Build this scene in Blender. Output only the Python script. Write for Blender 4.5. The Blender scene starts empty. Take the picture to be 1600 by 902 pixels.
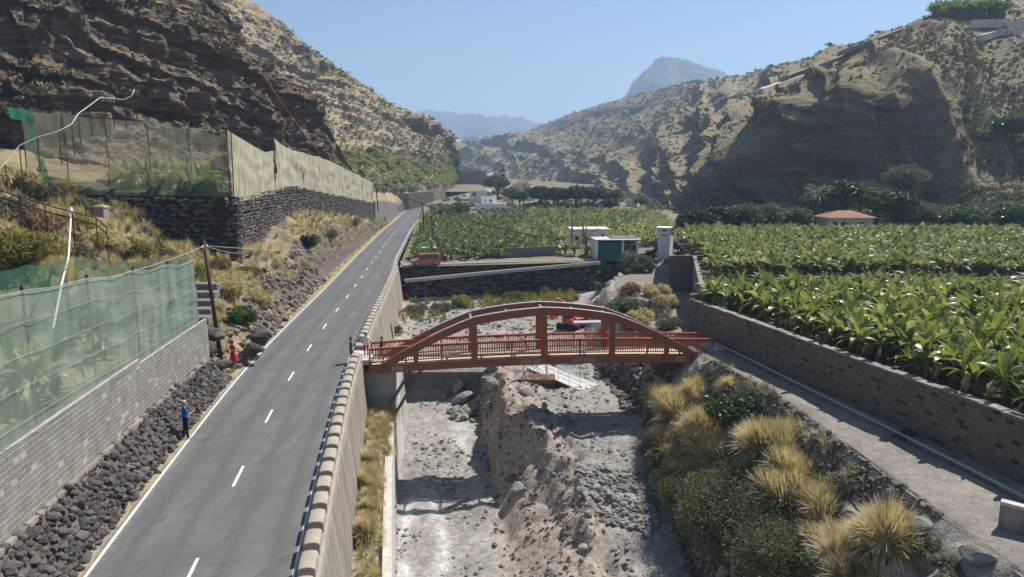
import bpy, bmesh, math, random
import numpy as np
from mathutils import Vector, Matrix, Euler

scene = bpy.context.scene
COL = scene.collection
# ------------------------------------------------------------------ camera
F_PX = 1112.0            # focal length in pixels of the 1600 px wide photograph
CAM_H = 12.5             # drone height above the road
PITCH = math.atan(174.0 / F_PX)
cam_data = bpy.data.cameras.new('camera')
cam_data.sensor_width = 36.0
cam_data.lens = 36.0 * F_PX / 1600.0
cam_data.clip_start = 0.1
cam_data.clip_end = 20000.0
cam = bpy.data.objects.new('camera', cam_data)
COL.objects.link(cam)
cam.location = (0, 0, CAM_H)
cam.rotation_euler = (math.pi / 2 - PITCH, 0, 0)
scene.camera = cam
# ------------------------------------------------------------------ sky, sun, exposure
SUN = Vector((0.57, 0.50, 1.0)).normalized()      # towards the sun
world = bpy.data.worlds.new('World')
scene.world = world
world.use_nodes = True
wn, wl = world.node_tree.nodes, world.node_tree.links
wn.clear()
sky = wn.new('ShaderNodeTexSky'); sky.sky_type = 'NISHITA'; sky.sun_disc = False
sky.sun_elevation = math.asin(SUN.z)
sky.sun_rotation = math.atan2(SUN.x, SUN.y)
sky.altitude = 100; sky.air_density = 1.0; sky.dust_density = 0.2; sky.ozone_density = 3.0
wbg = wn.new('ShaderNodeBackground'); wbg.inputs['Strength'].default_value = 0.066
wout = wn.new('ShaderNodeOutputWorld')
wl.new(sky.outputs[0], wbg.inputs[0]); wl.new(wbg.outputs[0], wout.inputs[0])
sun_data = bpy.data.lights.new('sun', 'SUN')
sun_data.energy = 5.0; sun_data.angle = math.radians(0.53); sun_data.color = (1.0, 0.955, 0.88)
sun = bpy.data.objects.new('sun', sun_data); COL.objects.link(sun)
sun.rotation_euler = SUN.to_track_quat('Z', 'Y').to_euler()
vs = scene.view_settings
vs.view_transform = 'Standard'; vs.look = 'None'; vs.gamma = 1.0; vs.use_curve_mapping = False
vs.exposure = 0.72
scene.render.engine = 'CYCLES'
scene.cycles.max_bounces = 6; scene.cycles.diffuse_bounces = 3; scene.cycles.transparent_max_bounces = 12
scene.cycles.volume_bounces = 0
scene.cycles.use_denoising = True
# ------------------------------------------------------------------ helpers
rng = np.random.default_rng(7)
random.seed(7)
CP, SP = math.cos(PITCH), math.sin(PITCH)

def ray(x, y):
    u = (x - 800.0) / F_PX; v = (451.0 - y) / F_PX
    return np.array([u, CP + v * SP, -SP + v * CP])
def pz(x, y, z):                     # measured place: picture point at a known height
    d = ray(x, y); t = (z - CAM_H) / d[2]
    return np.array([0, 0, CAM_H]) + d * t
def pd(x, y, Y):                     # measured place: picture point at a known distance
    d = ray(x, y); t = Y / d[1]
    return np.array([0, 0, CAM_H]) + d * t

def srgb(h):
    if isinstance(h, str):
        h = h.lstrip('#'); v = [int(h[i:i+2], 16) / 255 for i in (0, 2, 4)]
    else: v = [c / 255 for c in h]
    return tuple((c / 12.92 if c <= 0.04045 else ((c + 0.055) / 1.055) ** 2.4) for c in v)

def hash3(ix, iy, iz, seed):
    n = (ix * 374761393 + iy * 668265263 + iz * 1274126177 + seed * 974634777) & 0xFFFFFFFF
    n = ((n ^ (n >> 13)) * 1103515245) & 0xFFFFFFFF
    n = ((n ^ (n >> 16)) * 2246822519) & 0xFFFFFFFF
    return ((n ^ (n >> 15)) & 0xFFFFFF) / float(0xFFFFFF)
def vnoise(x, y, z=0.0, seed=0):
    x, y, z = np.broadcast_arrays(np.asarray(x, float), np.asarray(y, float), np.asarray(z, float))
    fx, fy, fz = np.floor(x), np.floor(y), np.floor(z)
    ix, iy, iz = fx.astype(np.int64), fy.astype(np.int64), fz.astype(np.int64)
    tx, ty, tz = x - fx, y - fy, z - fz
    tx = tx * tx * (3 - 2 * tx); ty = ty * ty * (3 - 2 * ty); tz = tz * tz * (3 - 2 * tz)
    r = 0
    for dx in (0, 1):
        for dy in (0, 1):
            for dz in (0, 1):
                w = (tx if dx else 1 - tx) * (ty if dy else 1 - ty) * (tz if dz else 1 - tz)
                r = r + w * hash3(ix + dx, iy + dy, iz + dz, seed)
    return r * 2 - 1
def fbm(x, y, z=0.0, oct=4, seed=0, gain=0.5):
    a, s, r = 1.0, 1.0, 0.0
    for o in range(oct):
        r = r + a * vnoise(np.asarray(x) * s, np.asarray(y) * s, np.asarray(z) * s, seed + o * 17)
        a *= gain; s *= 2.03
    return r
def ridged(x, y, z=0.0, oct=4, seed=0):
    a, s, r = 1.0, 1.0, 0.0
    for o in range(oct):
        r = r + a * (1 - 2 * np.abs(vnoise(np.asarray(x) * s, np.asarray(y) * s, np.asarray(z) * s, seed + o * 31)))
        a *= 0.5; s *= 2.1
    return r

# -- mesh building ------------------------------------------------------------
def np_mesh(name, V, faces, mats, midx=None, smooth=False):
    """faces: list of int arrays (n,3) or (n,4)"""
    me = bpy.data.meshes.new(name)
    V = np.ascontiguousarray(V, dtype=np.float32)
    faces = [np.asarray(f, dtype=np.int32) for f in faces if len(f)]
    nl = sum(f.size for f in faces); nf = sum(len(f) for f in faces)
    me.vertices.add(len(V)); me.vertices.foreach_set('co', V.ravel())
    me.loops.add(nl); me.polygons.add(nf)
    me.loops.foreach_set('vertex_index', np.concatenate([f.ravel() for f in faces]))
    starts, tot = [], 0
    for f in faces:
        starts.append(tot + np.arange(len(f)) * f.shape[1]); tot += f.size
    me.polygons.foreach_set('loop_start', np.concatenate(starts).astype(np.int32))
    for m in (mats if isinstance(mats, (list, tuple)) else [mats]): me.materials.append(m)
    if midx is not None: me.polygons.foreach_set('material_index', np.asarray(midx, dtype=np.int32))
    me.polygons.foreach_set('use_smooth', np.full(nf, bool(smooth)))
    me.update(calc_edges=True)
    return me
def link(name, me, parent=None, loc=None, rot=None, scale=None):
    o = bpy.data.objects.new(name, me); COL.objects.link(o)
    if parent is not None: o.parent = parent
    if loc is not None: o.location = loc
    if rot is not None: o.rotation_euler = rot
    if scale is not None: o.scale = scale
    return o
def tag(o, label=None, cat=None, group=None, kind=None):
    if label: o['label'] = label
    if cat: o['category'] = cat
    if group: o['group'] = group
    if kind: o['kind'] = kind
    return o
def thing(name, label, cat, loc=(0, 0, 0), rz=0.0, group=None):
    o = bpy.data.objects.new(name, None); COL.objects.link(o)
    o.empty_display_size = 0.2
    o.location = loc; o.rotation_euler = (0, 0, rz)
    return tag(o, label, cat, group, 'thing')

class MB:
    """collects simple solids; build() links them as one mesh"""
    def __init__(s): s.v = []; s.f = []; s.m = []
    def add(s, vs, fs, m=0):
        n = len(s.v); s.v += [tuple(map(float, p)) for p in vs]
        for f in fs: s.f.append([i + n for i in f]); s.m.append(m)
        return s
    def box(s, c, d, m=0, rz=0.0, M=None, taper=1.0):
        hx, hy, hz = d[0] / 2, d[1] / 2, d[2] / 2
        pts = [(-hx, -hy, -hz), (hx, -hy, -hz), (hx, hy, -hz), (-hx, hy, -hz),
               (-hx*taper, -hy*taper, hz), (hx*taper, -hy*taper, hz), (hx*taper, hy*taper, hz), (-hx*taper, hy*taper, hz)]
        if M is None: M = Matrix.Rotation(rz, 3, 'Z')
        pts = [Vector(c) + M @ Vector(p) for p in pts]
        return s.add(pts, [(0,3,2,1),(4,5,6,7),(0,1,5,4),(1,2,6,5),(2,3,7,6),(3,0,4,7)], m)
    def beam(s, a, b, w, h, m=0, up=(0, 0, 1)):
        a, b = Vector(a), Vector(b); d = (b - a); L = d.length; d.normalize()
        u = Vector(up); side = d.cross(u)
        if side.length < 1e-4: side = d.cross(Vector((1, 0, 0)))
        side.normalize(); u = side.cross(d).normalized()
        pts = []
        for p in (a, b):
            for (i, j) in ((-1, -1), (1, -1), (1, 1), (-1, 1)): pts.append(p + side * (i * w / 2) + u * (j * h / 2))
        return s.add(pts, [(0,1,2,3),(7,6,5,4),(0,4,5,1),(1,5,6,2),(2,6,7,3),(3,7,4,0)], m)
    def tube(s, path, r, n=8, m=0, caps=True):
        path = [Vector(p) for p in path]; rr = r if isinstance(r, (list, tuple)) else [r] * len(path)
        rings = []
        for i, p in enumerate(path):
            t = (path[min(i+1, len(path)-1)] - path[max(i-1, 0)]).normalized()
            a = t.cross(Vector((0, 0, 1)))
            if a.length < 1e-3: a = t.cross(Vector((1, 0, 0)))
            a.normalize(); b = t.cross(a)
            rings.append([p + (a * math.cos(k * 2 * math.pi / n) + b * math.sin(k * 2 * math.pi / n)) * rr[i] for k in range(n)])
        vs = [p for q in rings for p in q]; fs = []
        for i in range(len(path) - 1):
            for k in range(n): fs.append((i*n+k, i*n+(k+1) % n, (i+1)*n+(k+1) % n, (i+1)*n+k))
        if caps: fs += [tuple(range(n))[::-1], tuple((len(path)-1)*n + k for k in range(n))]
        return s.add(vs, fs, m)
    def extrude(s, prof, y0, y1, m=0, axis='y'):
        """closed outline (x,z) pulled from y0 to y1"""
        n = len(prof)
        if axis == 'y': vs = [(x, y0, z) for x, z in prof] + [(x, y1, z) for x, z in prof]
        else: vs = [(y0, x, z) for x, z in prof] + [(y1, x, z) for x, z in prof]
        fs = [tuple(range(n)), tuple(range(2*n-1, n-1, -1))] + [(i, n+i, n+(i+1) % n, (i+1) % n) for i in range(n)]
        return s.add(vs, fs, m)
    def mesh(s, name, mats, smooth=False, bevel=0.0, fix=True):
        me = bpy.data.meshes.new(name); me.from_pydata(s.v, [], s.f)
        for m in (mats if isinstance(mats, (list, tuple)) else [mats]): me.materials.append(m)
        me.polygons.foreach_set('material_index', s.m)
        if fix or bevel:
            bm = bmesh.new(); bm.from_mesh(me)
            bmesh.ops.recalc_face_normals(bm, faces=bm.faces)
            if bevel: bmesh.ops.bevel(bm, geom=bm.edges[:], offset=bevel, segments=1, affect='EDGES', clamp_overlap=True)
            bm.to_mesh(me); bm.free()
        me.polygons.foreach_set('use_smooth', [smooth] * len(me.polygons))
        me.update(); return me
    def build(s, name, mats, parent=None, smooth=False, bevel=0.0, loc=None, rot=None):
        return link(name, s.mesh(name, mats, smooth, bevel), parent, loc, rot)

def grid_mesh(name, P, mats, smooth=True, attr=None, midx=None):
    """P: (nv, nu, 3) grid"""
    nv, nu = P.shape[:2]
    i = np.arange(nv - 1)[:, None] * nu + np.arange(nu - 1)[None, :]
    q = np.stack([i, i + 1, i + nu + 1, i + nu], -1).reshape(-1, 4)
    me = np_mesh(name, P.reshape(-1, 3), [q], mats, midx, smooth)
    if attr:
        for k, a in attr.items():
            at = me.attributes.new(k, 'FLOAT', 'POINT'); at.data.foreach_set('value', np.asarray(a, dtype=np.float32).ravel())
    return me

def inst(variants, T, which, color=None):
    """join transformed copies: variants = [(V, [faces])], T = (n,4,4), which = variant index; returns V, faces(list), piece index per vertex"""
    Vs, tri, quad, n0 = [], [], [], 0
    ids = []
    for k, (V, fl) in enumerate(variants):
        sel = np.where(which == k)[0]
        if not len(sel): continue
        M = T[sel]
        W = np.einsum('nij,vj->nvi', M[:, :3, :3], V) + M[:, None, :3, 3]
        Vs.append(W.reshape(-1, 3)); ids.append(np.repeat(sel, len(V)))
        off = n0 + np.arange(len(sel)) * len(V)
        for f in fl:
            g = (off[:, None, None] + f[None]).reshape(-1, f.shape[1])
            (tri if f.shape[1] == 3 else quad).append(g)
        n0 += len(sel) * len(V)
    out = []
    if tri: out.append(np.concatenate(tri))
    if quad: out.append(np.concatenate(quad))
    return np.concatenate(Vs), out, np.concatenate(ids)
def TRS(loc, rz=0.0, sc=1.0, rx=None, ry=None):
    """stack of 4x4 transforms"""
    loc = np.asarray(loc, float); n = len(loc)
    rz = np.broadcast_to(np.asarray(rz, float), n); c, s = np.cos(rz), np.sin(rz)
    R = np.zeros((n, 3, 3)); R[:, 0, 0] = c; R[:, 0, 1] = -s; R[:, 1, 0] = s; R[:, 1, 1] = c; R[:, 2, 2] = 1
    for ang, (a, b) in ((rx, (1, 2)), (ry, (2, 0))):
        if ang is not None:
            ang = np.broadcast_to(np.asarray(ang, float), n); Q = np.zeros((n, 3, 3)); Q[:] = np.eye(3)
            Q[:, a, a] = np.cos(ang); Q[:, a, b] = -np.sin(ang); Q[:, b, a] = np.sin(ang); Q[:, b, b] = np.cos(ang)
            R = np.einsum('nij,njk->nik', R, Q)
    sc = np.asarray(sc, float)
    if sc.ndim == 0: sc = np.full((n, 3), float(sc))
    elif sc.ndim == 1: sc = np.repeat(sc[:, None], 3, 1)
    T = np.zeros((n, 4, 4)); T[:, :3, :3] = R * sc[:, None, :]; T[:, :3, 3] = loc; T[:, 3, 3] = 1
    return T
def set_attr(me, name, vals):
    at = me.attributes.new(name, 'FLOAT', 'POINT'); at.data.foreach_set('value', np.asarray(vals, dtype=np.float32).ravel())

# -- materials ----------------------------------------------------------------
MATS = {}
class NT:
    def __init__(s, name):
        s.m = bpy.data.materials.new(name); s.m.use_nodes = True
        s.n = s.m.node_tree.nodes; s.l = s.m.node_tree.links; s.n.clear()
        s.out = s.n.new('ShaderNodeOutputMaterial'); MATS[name] = s.m
    def node(s, t, ins=None, **kw):
        nd = s.n.new(t)
        for k, v in kw.items(): setattr(nd, k, v)
        for k, v in (ins or {}).items():
            if hasattr(v, 'is_output') or isinstance(v, bpy.types.NodeSocket): s.l.new(v, nd.inputs[k])
            else: nd.inputs[k].default_value = v
        return nd
    def pos(s): 
        return s.node('ShaderNodeNewGeometry').outputs['Position']
    def objco(s): return s.node('ShaderNodeTexCoord').outputs['Object']
    def noise(s, vec, scale, detail=4.0, rough=0.55, dist=0.0):
        return s.node('ShaderNodeTexNoise', {'Vector': vec, 'Scale': scale, 'Detail': detail, 'Roughness': rough, 'Distortion': dist}).outputs['Fac']
    def ramp(s, fac, stops, interp='LINEAR'):
        r = s.node('ShaderNodeValToRGB', {'Fac': fac}); cr = r.color_ramp; cr.interpolation = interp
        while len(cr.elements) < len(stops): cr.elements.new(0.5)
        for e, (p, c) in zip(cr.elements, stops):
            e.position = p; e.color = tuple(c) + ((1.0,) if len(c) == 3 else ())
        return r.outputs['Color']
    def mix(s, fac, a, b, mode='MIX'):
        nd = s.node('ShaderNodeMix', data_type='RGBA', blend_type=mode)
        for i, v in ((0, fac), (6, a), (7, b)):
            if isinstance(v, bpy.types.NodeSocket): s.l.new(v, nd.inputs[i])
            else: nd.inputs[i].default_value = (tuple(v) + (1.0,) if isinstance(v, tuple) and len(v) == 3 else v)
        return nd.outputs[2]
    def math(s, op, a, b=0.0, c=None):
        nd = s.node('ShaderNodeMath', operation=op)
        for i, v in enumerate((a, b, c)):
            if v is None: continue
            if isinstance(v, bpy.types.NodeSocket): s.l.new(v, nd.inputs[i])
            else: nd.inputs[i].default_value = v
        return nd.outputs[0]
    def bump(s, h, strength=0.5, dist=0.1):
        return s.node('ShaderNodeBump', {'Height': h, 'Strength': strength, 'Distance': dist}).outputs[0]
    def bsdf(s, color, rough=0.8, spec=0.3, metal=0.0, normal=None, **kw):
        ins = {'Base Color': color if isinstance(color, bpy.types.NodeSocket) else tuple(color) + (1.0,), 'Roughness': rough, 'Specular IOR Level': spec, 'Metallic': metal}
        if normal is not None: ins['Normal'] = normal
        ins.update(kw)
        return s.node('ShaderNodeBsdfPrincipled', ins).outputs[0]
    def done(s, sh): s.l.new(sh, s.out.inputs['Surface']); return s.m

def mat_plain(name, c, rough=0.7, spec=0.3, metal=0.0, var=0.12, scale=3.0, bump=0.0, bscale=40.0):
    if name in MATS: return MATS[name]
    t = NT(name); p = t.objco()
    n = t.noise(p, scale, 5.0, 0.6)
    lo = tuple(x * (1 - var) for x in c); hi = tuple(min(1, x * (1 + var)) for x in c)
    col = t.ramp(n, [(0.3, lo), (0.7, hi)])
    nm = t.bump(t.noise(p, bscale, 4.0), bump, 0.02) if bump else None
    return t.done(t.bsdf(col, rough, spec, metal, nm))
def mat_stone(name, cols, scale=0.9, rnd=True, bump=0.6, bscale=14.0):
    """cols: list of colours spread by per-piece random and a fine noise"""
    t = NT(name); p = t.pos()
    r = t.node('ShaderNodeObjectInfo').outputs['Random']
    cell = t.node('ShaderNodeTexVoronoi', {'Vector': p, 'Scale': scale}).outputs['Color']
    cv = t.node('ShaderNodeSeparateColor', {'Color': cell}).outputs[0]
    f = t.math('FRACT', t.math('ADD', t.math('MULTIPLY', r, 7.3), cv))
    k = len(cols)
    base = t.ramp(f, [(i / max(1, k - 1), c) for i, c in enumerate(cols)])
    n = t.noise(p, bscale, 6.0, 0.65)
    col = t.mix(0.55, base, t.ramp(n, [(0.3, (0.35,) * 3), (0.7, (1.0,) * 3)]), 'MULTIPLY')
    return t.done(t.bsdf(col, 0.9, 0.2, 0.0, t.bump(n, bump, 0.06)))
def mat_leaf(name, cols, trans=0.35, rough=0.5, spec=0.35, scale=0.6, fine=9.0):
    t = NT(name); p = t.pos()
    r = t.node('ShaderNodeObjectInfo').outputs['Random']
    n = t.noise(p, scale, 3.0, 0.6); n2 = t.noise(p, fine, 2.0, 0.5)
    f = t.math('ADD', t.math('MULTIPLY', n, 0.55), t.math('MULTIPLY', n2, 0.45))
    f = t.math('ADD', f, t.math('MULTIPLY', t.math('SUBTRACT', r, 0.5), 0.25))
    k = len(cols)
    col = t.ramp(f, [(0.28 + 0.44 * i / max(1, k - 1), c) for i, c in enumerate(cols)])
    b = t.bsdf(col, rough, spec)
    tr = t.node('ShaderNodeBsdfTranslucent', {'Color': t.mix(1.0, col, (1.0, 1.0, 0.65), 'MULTIPLY')}).outputs[0]
    mx = t.node('ShaderNodeMixShader', {0: trans, 1: b, 2: tr}).outputs[0]
    return t.done(mx)
# ------------------------------------------------------------------ materials
def M_asphalt():
    t = NT('asphalt'); p = t.pos()
    n1 = t.noise(p, 0.35, 4, 0.6); n2 = t.noise(p, 2.2, 5, 0.65); n3 = t.noise(p, 90.0, 2, 0.5)
    mp = t.node('ShaderNodeMapping', {'Vector': p, 'Rotation': (0, 0, -0.16), 'Scale': (1.6, 0.05, 1)}).outputs[0]
    lane = t.noise(mp, 1.0, 3, 0.5)
    c = t.ramp(n1, [(0.3, (0.112, 0.110, 0.112)), (0.7, (0.145, 0.142, 0.142))])
    c = t.mix(0.55, c, t.ramp(lane, [(0.35, (0.72,) * 3), (0.65, (1.1,) * 3)]), 'MULTIPLY')
    c = t.mix(0.4, c, t.ramp(n2, [(0.3, (0.75,) * 3), (0.6, (1.05,) * 3)]), 'MULTIPLY')
    c = t.mix(0.5, c, t.ramp(n3, [(0.25, (0.75,) * 3), (0.75, (1.2,) * 3)]), 'MULTIPLY')
    v = t.node('ShaderNodeTexVoronoi', {'Vector': p, 'Scale': 0.23}).outputs['Distance']
    stain = t.ramp(t.math('ADD', v, t.math('MULTIPLY', n2, 0.12)), [(0.10, (0.45,) * 3), (0.16, (1.0,) * 3)])
    c = t.mix(0.5, c, stain, 'MULTIPLY')
    wp = t.node('ShaderNodeMapping', {'Vector': t.node('ShaderNodeVectorMath', {0: p, 1: t.node('ShaderNodeTexNoise', {'Vector': p, 'Scale': 1.4, 'Detail': 4.0}).outputs['Color']}, operation='ADD').outputs[0], 'Scale': (.30, .11, 1)}).outputs[0]
    ck = t.node('ShaderNodeTexVoronoi', {'Vector': wp, 'Scale': 1.0}, feature='DISTANCE_TO_EDGE').outputs['Distance']
    ckm = t.math('MULTIPLY', t.ramp(ck, [(0.006, (1,) * 3), (0.016, (0,) * 3)]), t.ramp(n1, [(.45, (0,) * 3), (.55, (1,) * 3)]))
    c = t.mix(t.math('MULTIPLY', ckm, .55), c, (0.055, 0.052, 0.05))
    at = t.node('ShaderNodeAttribute', attribute_name='lane').outputs['Fac']
    c = t.mix(t.math('MULTIPLY', at, t.ramp(lane, [(.3, (.35,) * 3), (.7, (.9,) * 3)])), c, (0.088, 0.085, 0.084))
    du = t.node('ShaderNodeAttribute', attribute_name='dust').outputs['Fac']
    c = t.mix(t.math('MULTIPLY', du, t.ramp(n2, [(.35, (.1,) * 3), (.6, (.9,) * 3)])), c, (0.27, 0.235, 0.185))
    return t.done(t.bsdf(c, 0.85, 0.25, 0, t.bump(n3, 0.25, 0.01)))
def M_ground(name, cols, s1=0.25, s2=2.5, s3=18.0, bump=0.7, dist=0.12, pebble=None):
    t = NT(name); p = t.pos()
    n1 = t.noise(p, s1, 4, 0.6, 0.4); n2 = t.noise(p, s2, 6, 0.7); n3 = t.noise(p, s3, 4, 0.6)
    f = t.math('ADD', t.math('MULTIPLY', n1, 0.6), t.math('MULTIPLY', n2, 0.4))
    k = len(cols)
    c = t.ramp(f, [(0.32 + 0.36 * i / max(1, k - 1), x) for i, x in enumerate(cols)])
    c = t.mix(0.6, c, t.ramp(n3, [(0.3, (0.6,) * 3), (0.65, (1.12,) * 3)]), 'MULTIPLY')
    h = t.math('ADD', n2, t.math('MULTIPLY', n3, 0.5))
    if pebble:
        v = t.node('ShaderNodeTexVoronoi', {'Vector': p, 'Scale': pebble})
        c = t.mix(0.5, c, t.ramp(t.node('ShaderNodeSeparateColor', {'Color': v.outputs['Color']}).outputs[0], [(0.0, (0.62,) * 3), (1.0, (1.25,) * 3)]), 'MULTIPLY')
        h = t.math('SUBTRACT', h, t.math('MULTIPLY', v.outputs['Distance'], 0.8))
    return t.done(t.bsdf(c, 0.95, 0.15, 0, t.bump(h, bump, dist)))
def M_concrete(name, c0, stain=(0.55, 0.5, 0.45), amt=0.5, streak=True):
    t = NT(name); p = t.pos()
    mp = t.node('ShaderNodeMapping', {'Vector': p, 'Scale': (1.2, 1.2, 0.18 if streak else 1.0)}).outputs[0]
    n1 = t.noise(mp, 1.3, 5, 0.65); n2 = t.noise(p, 7.0, 5, 0.7); n3 = t.noise(p, 60, 2, 0.5)
    c = t.mix(amt, c0, t.ramp(n1, [(0.35, stain), (0.62, (1.0,) * 3)]), 'MULTIPLY')
    c = t.mix(0.45, c, t.ramp(n2, [(0.3, (0.6,) * 3), (0.6, (1.08,) * 3)]), 'MULTIPLY')
    h = t.math('ADD', n2, t.math('MULTIPLY', n3, 0.3))
    return t.done(t.bsdf(c, 0.9, 0.2, 0, t.bump(h, 0.4, 0.03)))
asphalt = M_asphalt()
verge_m = M_ground('verge_soil', [(0.22, 0.17, 0.11), (0.30, 0.24, 0.16), (0.36, 0.30, 0.21)], 0.5, 5, 40, 0.5, 0.03, 9.0)
gravel_m = M_ground('grey_gravel', [(0.17, 0.165, 0.16), (0.25, 0.24, 0.225), (0.36, 0.345, 0.32)], 0.3, 2.0, 22, 0.8, 0.10, 5.0)
track_m = M_ground('track_gravel', [(0.15, 0.132, 0.112), (0.225, 0.20, 0.172), (0.30, 0.268, 0.23)], 0.35, 2.2, 26, 0.6, 0.04, 7.0)
soil_m = M_ground('brown_soil', [(0.055, 0.043, 0.032), (0.10, 0.078, 0.058), (0.17, 0.135, 0.10)], 0.3, 2.0, 14, 0.8, 0.1, 4.0)
valley_m = M_ground('valley_soil', [(0.13, 0.11, 0.07), (0.20, 0.17, 0.11), (0.27, 0.23, 0.15)], 0.06, 0.5, 4, 0.6, 0.3)
paint_m = M_concrete('road_paint', (0.70, 0.70, 0.68), (0.6, 0.58, 0.55), 0.6, False)
conc_m = M_concrete('concrete', (0.30, 0.268, 0.225), (0.42, 0.38, 0.33), 0.75)
conc_l = M_concrete('pale_concrete', (0.56, 0.53, 0.48))
conc_d = M_concrete('grey_concrete', (0.21, 0.20, 0.19), (0.5, 0.45, 0.42), 0.6)
cap_m = M_concrete('parapet_stone', (0.37, 0.325, 0.275), (0.66, 0.62, 0.58), 0.5, False)
white_m = M_concrete('white_plaster', (0.80, 0.80, 0.80), (0.75, 0.74, 0.72), 0.35)
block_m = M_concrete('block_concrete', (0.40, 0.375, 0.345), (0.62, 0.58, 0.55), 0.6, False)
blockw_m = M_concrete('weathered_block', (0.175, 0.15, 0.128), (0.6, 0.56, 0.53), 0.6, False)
lava_m = mat_stone('lava_stone', [(0.045, 0.041, 0.040), (0.085, 0.076, 0.072), (0.14, 0.127, 0.12), (0.10, 0.083, 0.076), (0.19, 0.175, 0.165)], 2.2)
wallstone_m = mat_stone('wall_stone', [(0.06, 0.05, 0.047), (0.12, 0.10, 0.09), (0.19, 0.16, 0.145), (0.10, 0.085, 0.08)], 1.6)
rivrock_m = mat_stone('river_boulder', [(0.22, 0.205, 0.19), (0.32, 0.298, 0.27), (0.17, 0.158, 0.148), (0.40, 0.375, 0.34)], 0.9)
core_m = mat_plain('wall_core', (0.035, 0.03, 0.028), 0.95, 0.1)
bwood = None
def M_bridge(name, a, b):
    t = NT(name); p = t.objco()
    mp = t.node('ShaderNodeMapping', {'Vector': p, 'Scale': (0.6, 6, 6)}).outputs[0]
    n = t.noise(mp, 2.0, 5, 0.6)
    c = t.ramp(n, [(0.3, a), (0.7, b)])
    return t.done(t.bsdf(c, 0.55, 0.35, 0, t.bump(n, 0.15, 0.01)))
bridge_m = M_bridge('red_stained_timber', (0.215, 0.062, 0.030), (0.32, 0.10, 0.05))
rail_m = M_bridge('orange_stained_timber', (0.38, 0.095, 0.045), (0.50, 0.145, 0.07))
deck_m = M_bridge('deck_timber', (0.50, 0.40, 0.26), (0.66, 0.55, 0.38))
steel_m = mat_plain('galvanised_steel', (0.55, 0.55, 0.55), 0.4, 0.5, 0.6, 0.1)
pole_m = mat_plain('pole_timber', (0.085, 0.045, 0.032), 0.85, 0.2, 0, 0.35, 2.0, 0.4)
pipe_m = mat_plain('pale_pipe', (0.58, 0.55, 0.51), 0.6, 0.3, 0, 0.2)
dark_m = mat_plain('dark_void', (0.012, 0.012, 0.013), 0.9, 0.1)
rust_m = mat_plain('rusty_steel', (0.16, 0.075, 0.05), 0.8, 0.3, 0, 0.4)
wire_m = mat_plain('wire', (0.35, 0.34, 0.33), 0.6, 0.3)
banana_m = mat_leaf('banana_leaf', [(0.075, 0.102, 0.030), (0.155, 0.20, 0.048), (0.25, 0.29, 0.078), (0.44, 0.42, 0.21)], 0.42, 0.36, 0.28, 0.5, 2.2)
banana_far = mat_leaf('banana_leaf_far', [(0.068, 0.094, 0.035), (0.135, 0.175, 0.056), (0.21, 0.25, 0.085), (0.38, 0.37, 0.19)], 0.35, 0.45, 0.28, 0.30, 1.6)
bstem_m = mat_plain('banana_stem', (0.13, 0.11, 0.055), 0.75, 0.2, 0, 0.4, 4.0)
bdead_m = mat_leaf('banana_dead_leaf', [(0.13, 0.075, 0.035), (0.22, 0.14, 0.07), (0.30, 0.21, 0.11)], 0.2, 0.8, 0.1)
straw_m = mat_leaf('straw_grass', [(0.33, 0.265, 0.12), (0.47, 0.39, 0.20), (0.58, 0.50, 0.29), (0.66, 0.585, 0.39)], 0.4, 0.7, 0.15, 0.8, 6.0)
ygrass_m = mat_leaf('yellow_green_grass', [(0.17, 0.165, 0.05), (0.30, 0.27, 0.085), (0.43, 0.37, 0.14)], 0.4, 0.7, 0.15, 0.8, 6.0)
plume_m = mat_leaf('grass_plume', [(0.42, 0.33, 0.19), (0.58, 0.47, 0.30), (0.66, 0.56, 0.40)], 0.35, 0.8, 0.1, 1.0, 8.0)
olive_m = mat_leaf('olive_shrub_leaf', [(0.08, 0.093, 0.05), (0.135, 0.15, 0.08), (0.22, 0.225, 0.13)], 0.3, 0.6, 0.2, 0.9, 5.0)
green_m = mat_leaf('green_shrub_leaf', [(0.025, 0.055, 0.015), (0.05, 0.105, 0.024), (0.10, 0.17, 0.04)], 0.3, 0.45, 0.4, 0.9, 5.0)
dgreen_m = mat_leaf('dark_tree_leaf', [(0.010, 0.026, 0.010), (0.020, 0.050, 0.016), (0.04, 0.085, 0.026)], 0.25, 0.5, 0.3, 0.5, 3.0)
grey_leaf_m = mat_leaf('grey_shrub_leaf', [(0.11, 0.10, 0.075), (0.18, 0.165, 0.12), (0.25, 0.23, 0.17)], 0.25, 0.8, 0.1, 0.9, 5.0)
pink_leaf_m = mat_leaf('reddish_shrub_leaf', [(0.17, 0.085, 0.06), (0.26, 0.15, 0.10), (0.33, 0.23, 0.15)], 0.25, 0.8, 0.1, 0.9, 5.0)
scrub_m = mat_leaf('hillside_scrub_leaf', [(0.085, 0.085, 0.045), (0.135, 0.128, 0.068), (0.19, 0.17, 0.095), (0.25, 0.215, 0.13)], 0.15, 0.8, 0.1, 0.05, 0.8)
scrub_dry = mat_leaf('dry_scrub_leaf', [(0.16, 0.135, 0.075), (0.25, 0.21, 0.12), (0.34, 0.285, 0.165)], 0.15, 0.85, 0.1, 0.06, 0.8)
bark_m = mat_plain('bark', (0.10, 0.075, 0.055), 0.9, 0.1, 0, 0.3, 4.0, 0.4)
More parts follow.
